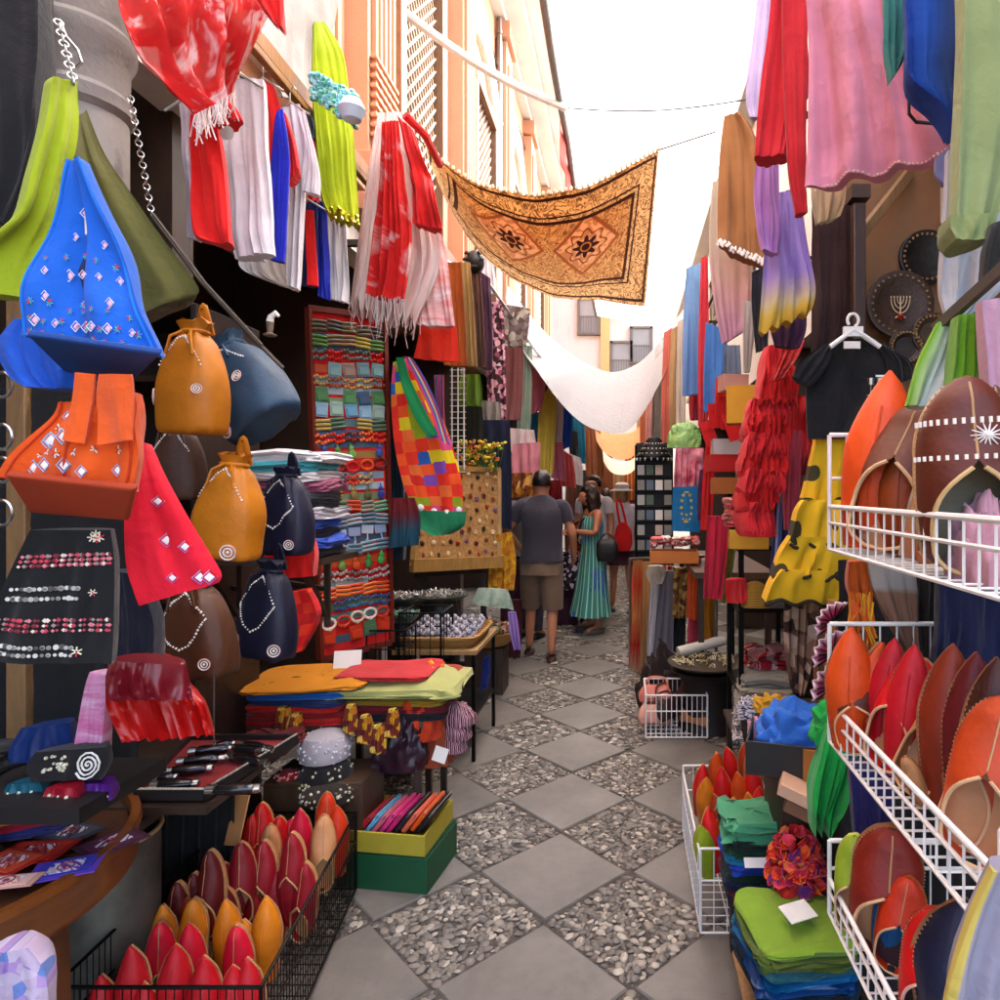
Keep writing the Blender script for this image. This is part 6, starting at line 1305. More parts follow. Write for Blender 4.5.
hang('dress', 'plum dress behind the hem of the lavender and yellow one', 'dress', [(772, 312, 806, 310), (770, 330, 806, 330), (774, 346, 800, 348)], 2.5, '#3a1a3c', th=.05, fa=.012, group=gu)
hang('scarf', 'teal scarf beside the blue velvet one over the sandal stall', 'scarf', [(882, -40, 912, -40), (884, 20, 912, 20), (886, 55, 906, 55), (890, 82, 896, 74)], 1.34, '#3a7a70', th=.04, fa=.012, group=gu)
hang('scarf', 'blue velvet scarf over the pale pink shawl', 'scarf', [(906, -40, 968, -40), (908, 30, 966, 30), (910, 75, 964, 80), (934, 105, 960, 115), (950, 135, 956, 142)], 1.24, ombre('bluevelvet', ['#123a8a', '#0e4a9a', '#0a3060', '#0a2040'], .5, axis=1), th=.06, fa=.022, nf=2, group=gu)
hang('trousers', 'sage green trousers with turned hem hanging at the near end', 'trousers', [(962, -60, 1030, -60), (962, 40, 1030, 40), (958, 130, 1025, 130), (953, 215, 998, 215), (955, 238, 990, 240)], 1.06, '#8e9a68', th=.08, fa=.012, nf=2, group=gu)
hang('trousers_cuff', '', '', [(951, 215, 992, 213), (951, 228, 992, 228), (955, 240, 990, 241)], 1.04, '#7e8a58', th=.09, fa=.004, parent=[o for o in bpy.data.objects if o.name.startswith('trousers') and 'sage' in str(o.get('label'))][0])
hang('dress', 'long white dress behind the sage green trousers', 'dress', [(948, 150, 1020, 150), (946, 230, 1010, 240), (944, 290, 1000, 290), (948, 326, 970, 316)], 1.2, '#b8bcc4', th=.06, fa=.016, group=gu)
hang('scarf', 'small lilac scarf corner with dark edge beside the sage trousers', 'scarf', [(936, 158, 956, 140), (936, 172, 956, 168), (944, 184, 954, 186)], 1.3, '#8880a0', th=.02, fa=.006, group=gu)
hang('jacket', 'black jacket sleeve hanging at the near end beside the white dress', 'jacket', [(990, 225, 1030, 215), (985, 245, 1030, 240), (984, 278, 1000, 270)], 1.02, '#26241e', th=.05, fa=.008, group=gu)
m = MB(); m.tube([P(909, 100, 1.36), P(909, 114, 1.36), P(916, 122, 1.36), P(940, 124, 1.36)], .0035, 8); tag(m.build('coat_hanger', plain('#141214', .4)), 'dark plastic hanger end poking out over the pale pink shawl', 'hanger')
t = thing('clothes_rail', 'dark steel clothes rail running high along the dress side', 'rail', (.7, 3, 3))
m = MB(); m.tube([(.7, .5, 3.12), (.7, 7.5, 3.15)], .013, 10); m.build('bar', BLK, t)
for y in (1.0, 2.6, 4.2, 5.8): m = MB(); m.bar((.7, y, 3.1), (1.32, y, 3.1), .02, .02); m.build('bracket', BLK, t)
# wall with plates, pole, maroon curtain
hang('curtain', 'dark maroon cloth panel hanging by the brown pole', 'curtain', [(812, 205, 858, 205), (812, 270, 858, 270), (812, 352, 858, 350)], 2.55, '#2e1414', th=.03, fa=.015)
t = thing('brown_pole', 'dark brown square pole in front of the brown partition', 'pole', (.9, 2.4, 0))
m = MB(); m.bar(P(858, 205, 2.45), Vector((P(858, 205, 2.45).x, 2.45, 0)), .045, .045); m.build('shaft', wood('#3a241a'), t, bev=.004)
m = MB(); p = P(858, 200, 2.45); m.box(p+Vector((0, 0, .02)), (.07, .07, .05)); m.build('capital', wood('#3a241a'), t)
def plate(label, px, py, d, r, hx, menorah=False):
    c = P(px, py, d); q = Matrix.Rotation(R(90), 3, 'X'); t = thing('wall_plate', label, 'plate', c, 'carved plates on the brown partition')
    m = MB(); m.lathe([(.004, .006), (r*.6, .006), (r*.68, .011), (r*.72, .012), (r*.95, .02), (r, .018), (r, .0), (r*.9, -.002)], c, 36, q); m.build('dish', mat('carved '+hx, lambda: mixc(vabs(vsin(nz(40, det=3, dist=1)*40)) > .6, hx, tuple(x*.35 for x in C(hx)[:3])+(1,)), .5, .1, 20, 60, .6, .004), t)
    m = MB()
    for k in range(28): a = k*TAU/28; m.ell(c+Vector((math.cos(a)*r*.84, -.02, math.sin(a)*r*.84)), .006, n=6, k=4)
    m.build('rim_beading_print', plain('#8a6a4a', .5), t)
    if menorah:
        f = c+Vector((0, -.014, -.0)); m = MB()
        for k in range(1, 4): rr = .0125*k; m.tube([f+Vector((rr*math.cos(a), 0, .02-rr*1.5*math.sin(a) if 0 else .02+rr*1.5*math.sin(a))) for a in [PI+PI*z/14 for z in range(15)]], .0022, 5)
        m.tube([f+Vector((0, 0, .026)), f+Vector((0, 0, -.05))], .003, 5); m.tube([f+Vector((-.02, 0, -.055)), f+Vector((0, 0, -.045)), f+Vector((.02, 0, -.055))], .0035, 5)
        for k in range(-3, 4): m.ell(f+Vector((.0125*k, -.001, .027)), (.003, .002, .006), n=6, k=4)
        m.build('menorah_print', plain('#c8b090', .5), t); m = MB(); m.lathe([(.001, -.016), (.016, .004), (.012, .008), (.001, .008)], f+Vector((0, 0, -.052)), 10); m.build('red_print', plain('#a83018'), t)
plate('carved dark wood plate with a pale seven branched candlestick', 899, 305, 2.62, .135, '#4a3020', True)
plate('plain dark plate above the candlestick plate', 925, 258, 2.66, .11, '#1c1410')
plate('smaller carved plate beside the candlestick plate', 932, 335, 2.6, .085, '#5a4430')
plate('small dark plate lowest beside the black shirt hanger', 905, 348, 2.6, .07, '#3a2a20')
# ---------------------------------------------------------------- dress stall
o, s = hang('black_shirt', 'black short sleeved shirt with silver print on a white hanger', 'shirt', [(832, 340, 874, 338), (818, 350, 895, 352), (808, 375, 896, 378), (806, 410, 890, 410), (808, 438, 868, 438)], 2.05, '#0e0d0f', th=.10, fa=.012, nf=2)
hang('sleeve', '', '', [(822, 345, 834, 344), (800, 362, 828, 366), (793, 376, 812, 386)], 2.02, '#0e0d0f', parent=o, th=.06, fa=.006)
hang('sleeve', '', '', [(880, 345, 892, 350), (888, 362, 912, 362), (892, 384, 916, 378)], 2.02, '#0e0d0f', parent=o, th=.06, fa=.006)
m = MB()
for k in range(3):
    b = P(871+k*9, 395, 1.96); m.tube([b, b+Vector((0, 0, .045))], .0022, 5); m.tube([b+Vector((-.012, 0, -.001)), b+Vector((.012, 0, -.001))], .002, 5); m.lathe([(.009, .03), (.012, .05), (.001, .05)], b, 8)
m.box(P(880, 402, 1.96), (.045, .002, .004)); m.box(P(884, 376, 1.96), (.05, .002, .006)); m.build('silver_print', metal('#c8c4b8', .4), o)
m = MB(); m.box(P(852, 345, 1.97), (.05, .003, .022)); m.build('neck_label', plain('#d8d4cc'), o)
m = MB(); c = P(853, 330, 2.0); m.tube([P(830, 347, 2.0), P(845, 336, 2.0), c+Vector((0, 0, .0)), P(864, 336, 2.0), P(880, 347, 2.0)], .008, 8); m.box(c+Vector((0, 0, -.005)), (.06, .012, .03)); m.tube([c+Vector((math.cos(a)*.017, 0, .03+math.sin(a)*.02)) for a in [TAU*q/16-1.2 for q in range(14)]], .005, 6); m.build('hanger', plain('#dcdad4', .4), o)
POLKA = dots('polka', '#dcae14', '#3a3418', 9.5, .27, .3)
t = thing('flamenco_dress', 'yellow tiered flamenco dress with black spots below the black shirt', 'dress', P(825, 600, 2.1))
hang('skirt_body', '', '', [(818, 436, 864, 436), (808, 480, 870, 480), (798, 520, 872, 522)], (2.1, 2.12), POLKA, parent=t, th=.14, fa=.012, nf=3)
for i, r in enumerate(([(804, 500, 872, 500), (796, 512, 874, 512), (787, 545, 876, 548)], [(791, 536, 872, 540), (783, 552, 875, 556), (774, 577, 878, 580)], [(782, 570, 872, 572), (773, 582, 876, 586), (765, 602, 880, 606)])):
    so_, s = hang('ruffle', '', '', r, (2.06-.01*i, 2.08), POLKA, parent=t, th=.16+.02*i, fa=.013, nf=4, hem=.008, r0=.05)
    mb = MB(); mb.tube([s(q/40, 1)[0] for q in range(41)], .006, 5); mb.build('trim', plain('#2a2010', .8), so_)
REDF = cloth('#c41a1c'); REDG = cloth('#cc3034')
t = thing('ruffled_dress', 'scarlet dress of many crumpled ruffles hung beside the black shirt', 'dress', P(765, 535, 2.75))
RUF = [(766, 345, 792, 345, 380), (760, 366, 797, 366, 402), (750, 398, 792, 398, 422), (747, 414, 789, 416, 438), (745, 432, 787, 434, 456), (743, 450, 786, 452, 474), (744, 468, 782, 470, 490), (748, 484, 778, 486, 508), (750, 502, 776, 504, 534)]
for i, (a, b, c, e, f) in enumerate(RUF): hang('ruffle', '', '', [(a+4, b, c-4, e), (a, (b+f)/2, c, (e+f)/2), (a-1, f, c, f)], (2.72-.006*i, 2.76), REDF if i % 2 else REDG, parent=t, th=.13, fa=.022, nf=8, hem=.014, wr=.016, r0=.35, nu=60, nv=14)
hang('ruffled_dress', 'second red ruffled dress half hidden behind the black shirt', 'dress', [(788, 395, 815, 395), (786, 430, 816, 430), (788, 472, 808, 475)], 2.95, REDG, th=.14, fa=.03, nf=6, wr=.03)
hang('scarf', 'white and red scarf sleeve over the shoulder of the scarlet dress', 'scarf', [(786, 342, 806, 340), (778, 362, 798, 358), (770, 382, 784, 378)], 2.62, tie('wr2', ['#d8d0cc', '#c83030', '#e0d0d0'], 8, 20), th=.05, fa=.015)
hang('dress', 'rose pink dress between the scarlet dress and the yellow one', 'dress', [(786, 430, 802, 430), (784, 480, 800, 480), (784, 530, 796, 530)], 2.9, '#b84858', th=.06, fa=.018)
hang('dress', 'indigo and white scarf hanging behind the scarlet dress', 'scarf', [(776, 470, 792, 470), (772, 540, 788, 540), (768, 596, 784, 596)], 3.0, stripes('indigo', ['#3a3a78', '#c8c8d8', '#5a6aa8', '#2a2850'], 18, 0), th=.06, fa=.02)
LEO = floral('leopard', ['#6a4838', '#a88468', '#3a241c', '#8a6450', '#b89a84', '#58382c'], 30)
hang('scarf', 'brown leopard print scarf hanging below the yellow flamenco dress', 'scarf', [(786, 580, 820, 578), (784, 620, 822, 620), (786, 660, 812, 660), (792, 692, 802, 694)], 2.15, LEO, th=.08, fa=.025, nf=4)
for i, (y, w) in enumerate(((622, 1.0), (652, 1.1), (684, 1.15))):
    m = MB(); c = P(832, y, 1.62); vs = []
    def fan(u, v, c=c, w=w):
        a = lerp(R(75), R(200), u); r = lerp(.010, .062*w, v); return c+Vector((r*math.cos(a), -.02+.012*math.sin(u*40)*v-.05*v, r*math.sin(a)))
    m.grid(fan, 40, 6); o = m.build('paper_fan', ombre('fan%d' % i, ['#b82040', '#d04068', '#d85a7c', '#e0c8d0'], .02), sharp=20); o.modifiers.new('thick', 'SOLIDIFY').thickness = .003
    m = MB()
    for k in range(9): m.tube([fan(k/8, 0, c, w)+Vector((0, -.006, 0)), fan(k/8, .8, c, w)+Vector((0, -.006, 0))], .0022, 5)
    m.build('rib', plain('#1a1416'), o); tag(o, 'pink and white paper fan with dark ribs, %s from the top' % ORD[i], 'fan', 'paper fans beside the orange slippers')
t = thing('fan_stand', 'slim timber stake holding the pink fans beside the orange slippers', 'stake', P(828, 720, 1.66))
m = MB(); m.bar(P(832, 600, 1.66), P(826, 760, 1.66), .016, .02); m.build('shaft', wood('#a87848'), t); m = MB(); m.box(P(826, 764, 1.66), (.05, .05, .012)); m.build('foot', wood('#a87848'), t)
# box of blue and green cloths
BXM = Matrix.Translation(P(792, 762, 2.02)) @ Matrix.Rotation(R(-20), 4, 'Z')
t = obox('black and tan cardboard box holding the blue cloth', 'cloth_box', 'box', BXM.translation, .26, .26, .10, plain('#171513', .6), yaw=R(-16), inner=plain('#171513'))
m = MB(); m.box((.08, -.135, .05), (.09, .006, .09)); m.build('tan_panel', plain('#9a602c', .7), t, keep=True)
heap('cloth_heap', 'bright blue crumpled cloth piled in the black and tan box', 'cloth', P(796, 745, 2.05), .25, .22, .13, cloth('#3c72c8'), seed=41, amp=.22)
heap('cloth_heap', 'small pink cloth beside the blue crumpled one', 'cloth', P(760, 738, 2.12), .08, .08, .06, cloth('#d098a8'), seed=43)
heap('cloth_heap', 'mustard cloth edge behind the blue crumpled one', 'cloth', P(772, 712, 2.25), .12, .1, .05, cloth('#c0902c'), seed=44)
o, s = hang('cloth_tier', 'vivid green ruffled cloth spilling down beside the wire rack', 'cloth', [(828, 728, 858, 735), (820, 760, 856, 765), (812, 800, 848, 808), (814, 826, 838, 834)], 1.55, '#10a048', th=.10, fa=.03, nf=3, hem=.03, wr=.014)
heap('cloth_heap', 'vivid green cloth heaped behind the far rack rim', 'cloth', P(845, 742, 1.62), .16, .14, .10, cloth('#10a048'), seed=45)
t = obox('tall dark timber crate under the black and tan box', 'crate', 'crate', (.62, 2.12, 0), .28, .24, .74, wood('#3a2418'), th=.02)
m = MB(); m.box((0, 0, .748), (.28, .24, .016)); m.build('lid', wood('#3a2418'), t, keep=True)
for i, (a, b) in enumerate(((800, 790), (806, 806))): m = MB(); m.box(P(a, b, 1.86), (.13, .12, .035)); o = m.build('cardboard_box', plain(['#c09a80', '#6a4a34'][i], .8), bev=.003); o.rotation_euler = (0, R(20), R(-18)); tag(o, ['pale pink cardboard box wedged under the black and tan one', 'brown cardboard box under the pale pink one'][i], 'box')
# orange slipper basket on the floor
basket('white wire basket of orange slippers standing on the paving', [(.27, 2.32), (.27, 3.02), (.60, 3.02), (.60, 2.32)], .02, .30, WHW, pitch=.045, tr=.0045, wr=.002, low_front={0: .27, 3: .30})
SP3 = slipper_proto()
cl = [('red', '#b81c10'), ('orange', '#cc5414'), ('scarlet', '#c42814'), ('rust', '#9a3814'), ('tan', '#c08a50'), ('amber', '#cc7a20')]
pts = [(702, 762, 2.85), (715, 750, 2.9), (728, 745, 2.92), (742, 742, 2.9), (752, 742, 2.85), (706, 775, 2.75), (722, 765, 2.75), (738, 770, 2.7), (750, 760, 2.7), (715, 792, 2.6), (735, 795, 2.55), (748, 790, 2.5), (760, 785, 2.5), (770, 792, 2.42), (705, 806, 2.5), (720, 812, 2.45), (733, 815, 2.42), (765, 808, 2.38), (778, 812, 2.38), (700, 822, 2.42)]
ct = {}
for i, (x, y, d) in enumerate(pts):
    n, hx = cl[i*7 % 6 if i != 16 else 0]; ct[n] = ct.get(n, 0)+1
    if i == 16: n, hx = 'blue', '#1c64b8'
    if i == 19: n, hx = 'lime', '#98a83a'
    tip = P(x, y, d); ln = Vector((rnd.uniform(-.25, .1), rnd.uniform(-.3, .1), 1)).normalized()
    dup(SP3, '%s slipper%s in the floor basket of orange slippers' % (n, '' if n in ('blue', 'lime') else ', '+ORD[ct[n]-1]+' of the '+n+' ones'), axisM(tip-ln*.24, tip, (rnd.uniform(-.8, .8), -1, .2)) @ Matrix.Scale(.92, 4), 'slippers in the white floor basket', {'upper': leather(hx), 'seam': plain(hx, .8), 'sole': leather('#b08058')})
kill(SP3)
# folded stacks by the rack
GS = 'folded cloths stacked beside the white floor basket'
t = table('low dark crate table under the green and lime folded cloths', (.475, 1.98), .25, .62, .27, wood('#3a2418'), DARK, shelf=.1)
st = [('black', '#171516'), ('dark red', '#5a1820'), ('navy', '#141a3a'), ('dark green', '#12301c'), ('royal blue', '#1c3a9a'), ('turquoise', '#1c7a98'), ('bottle green', '#103a20'), ('black green', '#0e2016')]
for i, (n, c) in enumerate(st): folded('folded_cloth', '%s folded cloth, %s from the bottom under the sea green one' % (n, ORD[i]), 'cloth', (.44, 2.17, 0.272+.026*i), .22, .22, .028, cloth(c), yaw=R(6*math.sin(i*2)), group=GS, wav=.008)
folded('folded_cloth', 'sea green folded cloth with white tag on top of its stack', 'cloth', (.44, 2.17, 0.272+.026*8), .24, .23, .055, cloth('#4a9068'), group=GS, wav=.02)
pricecard('small white tag on the sea green folded cloth', 757, 868, 2.02, .075, .03, 0, R(-50))
st = [('black sequinned', '#14161a'), ('dark petrol', '#0e2a38'), ('deep blue', '#123a6a'), ('peacock blue', '#0f5a88'), ('teal', '#10505a'), ('olive', '#4a5a1c')]
for i, (n, c) in enumerate(st): folded('folded_cloth', '%s folded cloth, %s from the bottom under the lime one' % (n, ORD[i]), 'cloth', (.46, 1.79, 0.272+.022*i), .26, .30, .024, satin(c) if i in (2, 3) else cloth(c), yaw=R(8+5*math.sin(i*2.4)), group=GS, wav=.012)
folded('folded_cloth', 'lime green folded cloth with white paper tag on top of its stack', 'cloth', (.465, 1.79, 0.272+.022*6), .26, .28, .022, cloth('#7a9a34'), yaw=R(8), group=GS, wav=.008)
pricecard('white octagonal paper tag lying on the lime green cloth', 805, 920, 1.72, .085, .06, .4, R(-80))
o = heap('flower_garland', 'heap of red orange and violet cloth flowers beside the sea green cloth', 'flowers', P(795, 890, 1.95), .14, .16, .10, isl('garl', ['#b02a20'], .8), seed=51)
mb = MB()
for i in range(150):
    a = rnd.random()*TAU; e = rnd.random(); c = Vector(P(797, 885, 1.95))+Vector((.075*math.cos(a)*math.sqrt(1-e*e*.8), .08*math.sin(a)*math.sqrt(1-e*e*.8), .02+.12*e)); mb.lathe([(.002, 0), (.012, .004), (.022, .012), (.02, .014), (.004, .004)], c, 7, Matrix.Rotation(rnd.uniform(-1, 1), 3, 'X') @ Matrix.Rotation(rnd.uniform(-1, 1), 3, 'Y'))
mb.build('petals', isl('garlands', ['#c83a28', '#d85a28', '#a8284a', '#5a1c5a', '#d8784a', '#b81c1c', '#d84860'], .8), o)
m = MB(); m.box(P(748, 985, 1.92)+Vector((0, 0, 0)), (.05, .26, .02)); o = m.build('wood_plank', wood('#b08a60'), bev=.003); tag(o, 'short pale wood plank lying on the paving under the lime stack', 'plank')
heap('cloth_heap', 'dark sequinned cloth bundle on the floor under the lime stack', 'cloth', (.50, 1.62, .0), .30, .26, .30, floral('seq', ['#141816', '#1c2420', '#3a2420', '#0e1414', '#28382a'], 60), seed=55, amp=.15)
# ================================================================ DRESS AND SCARF STALLS farther along
gd = 'clothes hung along the dress side of the lane'
G([('pale blue dress hanging longest on the dress side', (686, 268, 702, 262, 682, 396, 706, 392), 5.2, ombre('paleblue', ['#7aa0c8', '#7094c4', '#6a8cc0'], .1)), ('mid blue dress beside the pale blue one', (706, 322, 726, 330, 703, 412, 730, 410), 4.7, '#4a78b8'),
   ('thin coral scarf between the two blue dresses', (701, 258, 708, 256, 698, 425, 708, 430), 5.0, '#c83c44'), ('faded denim trousers beside the mid blue dress', (724, 345, 740, 345, 724, 402, 740, 402), 4.2, '#6a7890'),
   ('salmon scarf far along the dress side', (664, 332, 672, 328, 661, 450, 671, 452), 7.0, '#c87060'), ('sandy scarf beside the salmon one', (671, 330, 679, 325, 669, 440, 678, 440), 6.6, '#b89870'), ('cream scarf between sandy and pale blue', (678, 322, 685, 318, 676, 440, 685, 442), 6.0, '#c8bcb0'),
   ('grey white shirt far along beside the salmon scarf', (655, 348, 664, 340, 652, 440, 662, 445), 8.0, '#d0c8c4'), ('red scarf under the pale blue dress', (690, 392, 700, 392, 690, 420, 700, 420), 5.4, '#a82838'),
   ('pink shirt far along past the grey white one', (648, 372, 656, 368, 645, 440, 655, 440), 9.4, '#d09890'), ('rust shirt farthest along the dress side', (642, 390, 650, 386, 640, 450, 649, 452), 11.0, '#a85c3c'), ('tan jacket farthest along the dress side', (638, 402, 644, 400, 637, 455, 643, 455), 12.0, '#a88868'),
   ('long red scarf hanging by the hanging red cards', (706, 440, 716, 440, 700, 530, 712, 530), 3.9, '#c01c1c'), ('raspberry red trousers in front of the black stand', (708, 516, 730, 516, 703, 598, 722, 600), 3.55, '#b8283c'),
   ('yellow green scarf behind the raspberry trousers', (726, 548, 736, 548, 718, 602, 726, 604), 3.7, '#b0b060'), ('red spotted skirt by the yellow carton', (748, 488, 772, 486, 744, 534, 778, 536), 3.05, dots('redspot', '#c01c18', '#d8807a', 60, .25)),
   ('bright red shirt behind the hanging red cards', (716, 378, 732, 378, 716, 420, 732, 420), 3.8, '#c83a20'), ('violet scarf behind the turquoise bag', (700, 470, 708, 468, 697, 520, 707, 520), 4.6, '#4a1c4a')], gd)
SCR = [('red and tan dip dyed', (633, 560, 643, 560, 629, 668, 640, 672), 5.8, ombre('redtan', ['#b07848', '#b83c28', '#b87848', '#a82c20', '#b89070'], .1)), ('sandy gold', (643, 562, 652, 562, 639, 674, 650, 678), 5.6, '#a87848'), ('cream white', (651, 572, 662, 570, 644, 690, 656, 692), 5.35, '#b8b4b4'),
       ('silver grey', (660, 572, 676, 570, 652, 664, 672, 668), 5.2, '#6e6a70'), ('bronze knotted', (674, 568, 690, 568, 672, 618, 686, 618), 5.1, floral('bronze', ['#8a6a3a', '#b8965a', '#5a3c20'], 30)), ('charcoal', (674, 605, 686, 605, 673, 652, 685, 652), 5.3, '#1e2220'),
       ('rose pink', (690, 556, 701, 556, 687, 648, 699, 650), 5.0, '#c04a5c'), ('mustard gold', (700, 585, 716, 585, 699, 646, 714, 648), 4.9, '#b8801c'), ('orange fringed', (688, 565, 698, 565, 686, 618, 697, 620), 4.85, '#c8541c'), ('coral striped', (664, 566, 674, 566, 662, 612, 673, 612), 5.45, stripes('coralst', ['#c05a48', '#d8c0a8', '#8a2c20'], 20, 0))]
for n, q, d, c in SCR:
    hang('scarf', n+' scarf hanging from the low scarf rack', 'scarf', [q[:4], tuple(lerp(q[i], q[i+4], .5) for i in range(4)), q[4:]], d, c, group='scarves on the low scarf rack', th=.06, fa=.02, nf=3, nu=18, nv=16)
t = thing('scarf_rack', 'low steel rack carrying the dip dyed and silver scarves', 'rack', (.3, 5.4, 0))
m = MB(); m.tube([P(630, 559, 5.85), P(716, 556, 4.8)], .012, 8); m.tube([P(630, 559, 5.95), P(716, 556, 4.95)], .012, 8); m.build('bar', STEEL, t)
for q in ((630, 559, 5.9), (716, 556, 4.85)): m = MB(); p = P(*q); m.tube([(p.x, p.y, 0), p], .013, 8); m.build('post', STEEL, t)
hang('knotted_scarf', 'cream knotted scarf end bulging on the low scarf rack', 'scarf', [(648, 566, 664, 566), (646, 574, 666, 574), (650, 584, 662, 584)], 5.15, '#b8b0a0', th=.12, fa=.02)
# card rack, bags, boxes
t = thing('card_rack', 'tall black wire rack of postcards and pendants beside the turquoise bag', 'rack', P(653, 615, 6.2))
for x in (636, 672): m = MB(); p = P(x, 445, 6.2); m.tube([(p.x, 6.2, .2), p], .012, 6); m.build('post', BLK, t)
m = MB(); m.box((P(654, 500, 6.2).x, 6.24, 1.5), (.34, .03, 1.1)); m.build('back_panel', plain('#141313'), t)
m = MB()
for r in range(7): p = P(654, 462+r*15, 6.2); m.box((p.x, 6.2, p.z), (.35, .05, .012))
m.build('shelf', BLK, t)
rk = ['#8a8a84', '#c8c4bc', '#4a5a6a', '#6a6a62', '#a89888', '#3a4a3a']; m0 = None
for r in range(6):
    for q in range(4):
        if (r*4+q) % 7 == 3: continue
        p = P(641+q*9, 470+r*15, 6.14)
        if m0 is None: m = MB(); m.box((0, 0, 0), (.068, .006, .095)); m.box((0, -.005, .01), (.05, .004, .05)); m0 = m.build('postcard', plain('#8a8a84'), keep=True); o = m0
        else: o = m0.copy(); COL.objects.link(o)
        setmat(o, plain(rk[(r*3+q*5) % 6])); o.matrix_world = Matrix.Translation(p) @ Matrix.Rotation(-.15, 4, 'X'); tag(o, 'small postcard, %s along the %s shelf of the black wire rack' % (ORD[q], ORD[r]), 'postcard', 'postcards on the black wire rack')
t = thing('pendant_cone', 'stepped black cone hung with silver pendants on the postcard rack', 'display cone', P(654, 460, 6.15))
for i in range(4): m = MB(); c = P(654, 458-i*5, 6.15); m.lathe([(.17-.03*i, 0), (.17-.03*i, .02), (.14-.03*i, .05)], c, 18, sy=.5); m.build('tier', BLK, t)
m = MB()
for i in range(4):
    for k in range(18): a = k*TAU/18; c = P(654, 459-i*5, 6.15); m.ell(c+Vector(((.172-.03*i)*math.cos(a), .5*(.172-.03*i)*math.sin(a), -.005)), (.008, .008, .016), n=6, k=4)
m.build('pendant_fringe', SILV, t)
GRN = mat('green film', '#8ab068', .2, .2, 20, 30, .6, .01, wk=2)
heap('plastic_bundle', 'pale green plastic wrapped bundle above the turquoise bag', 'bundle', P(684, 448, 5.0), .25, .16, .2, GRN, seed=61, amp=.2)
hang('ruffled_blouse', 'pink and white ruffled blouse above the turquoise bag', 'blouse', [(676, 448, 704, 448), (674, 470, 704, 470), (674, 490, 702, 490)], 4.9, tie('pinkbow', ['#b83048', '#d8a0a8', '#c84860', '#d8c8c8'], 14, 14), th=.12, fa=.04, nf=5, wr=.03)
o, s = hang('turquoise_bag', 'turquoise tote bag with yellow print on the dress side', 'bag', [(673, 487, 700, 486), (672, 510, 701, 510), (672, 531, 700, 532)], 4.7, '#0e6a98', th=.06, fa=.008)
bits(s, [(.5+.18*math.cos(a), .45+.3*math.sin(a)) for a in [TAU*q/14 for q in range(14)]]+[(.5, .6), (.5, .7)], .012, plain('#b8a040'), 'motif_print', o, 'gem')
for i, (lb, px, py, d, sx, sy, sz, c, yw) in enumerate([('yellow cardboard box hung beside the scarlet dress', 747, 424, 3.1, .19, .1, .17, '#c08c34', -.2), ('white cardboard box under the hanging red cards', 726, 455, 3.7, .16, .12, .08, '#a8a4a0', 0), ('red cardboard box under the white one', 722, 472, 3.7, .16, .12, .09, '#a81c1c', .1), ('brown cardboard box with small goods', 726, 494, 3.6, .15, .12, .09, '#9a5a2c', .1),
        ('yellow carton below the coral towels', 748, 548, 3.1, .18, .14, .09, '#c0943c', -.1), ('wooden crate with orange front carrying red and white hats', 674, 562, 4.9, .36, .22, .09, '#b8703c', -.05), ('pinkish box high behind the yellow cardboard box', 733, 392, 3.5, .14, .1, .08, '#b88878', .2)]):
    t = obox(lb, 'goods_box', 'box', P(px, py, d), sx, sy, sz, plain(c, .8), yaw=yw)
    if i in (0, 1, 2, 6): m = MB(); m.box((0, 0, sz+.004), (sx*1.01, sy*1.01, .008)); m.build('lid', plain(c, .7), t, keep=True)
m = MB()
for i in range(40): c = P(lerp(654, 696, rnd.random()), 545, 4.9+.12*rnd.random())+Vector((0, 0, .05*rnd.random())); m.ell(c, (.04, .03, .025), Matrix.Rotation(rnd.random()*3, 3, 'Z'), 8, 5)
tag(m.build('hats', isl('hatmix', ['#a82030', '#c8c0b8', '#8a4838', '#c86060', '#d0c8c4', '#7a5a48'], .8)), 'heap of little red and white caps in the orange fronted crate', 'caps')
for i, (n, c) in enumerate((('coral', '#b84848'), ('dusty pink', '#b87068'), ('salmon', '#c8685a'), ('brick red', '#a83838'), ('pale coral', '#c88078'))): folded('folded_towel', '%s folded towel, %s from the bottom by the scarlet dress' % (n, ORD[i]), 'towel', P(743, 526, 3.15)+Vector((0, 0, .027*i)), .17, .2, .028, cloth(c), yaw=.1*math.sin(i*2), group='folded towels by the scarlet dress')
cds = []
for i, (px, py, d) in enumerate(((722, 415, 3.6), (716, 428, 3.7), (728, 430, 3.55), (713, 445, 3.75), (737, 440, 3.4))):
    m = MB(); m.box((0, 0, 0), (.08, .006, .14)); m.box((0, -.005, .03), (.05, .004, .02)); m.tube([(0, 0, .07), (0, 0, .16)], .002, 4); o = m.build('red_card', plain('#b81c1c', .6)); o.matrix_world = Matrix.Translation(P(px, py, d)) @ Matrix.Rotation(rnd.uniform(-.4, .4), 4, 'Y') @ Matrix.Rotation(.3, 4, 'Z'); tag(o, 'red souvenir card hanging, %s from the top beside the scarlet dress' % ORD[i], 'card', 'red cards beside the scarlet dress')
t = thing('stall_stand', 'black timber shelf stand behind the raspberry trousers', 'stand', P(740, 700, 3.4))
for z in (.55, .98, 1.30, 1.55): m = MB(); m.box((.74, 3.55, z), (.30, .42, .022)); m.build('shelf', BLK, t)
for x in (.60, .88):
    for y in (3.36, 3.74): m = MB(); m.box((x, y, .79), (.025, .025, 1.58)); m.build('post', BLK, t)
t = thing('side_bench', 'dark timber bench standing behind the scarf rack', 'bench', (.75, 5.2, 0))
m = MB(); m.box((.75, 5.2, 1.02), (.55, 1.6, .04)); m.build('tabletop', BROWN, t)
for x in (.52, .98):
    for y in (4.45, 5.95): m = MB(); m.box((x, y, .5), (.04, .04, 1.0)); m.build('leg', DARK, t)
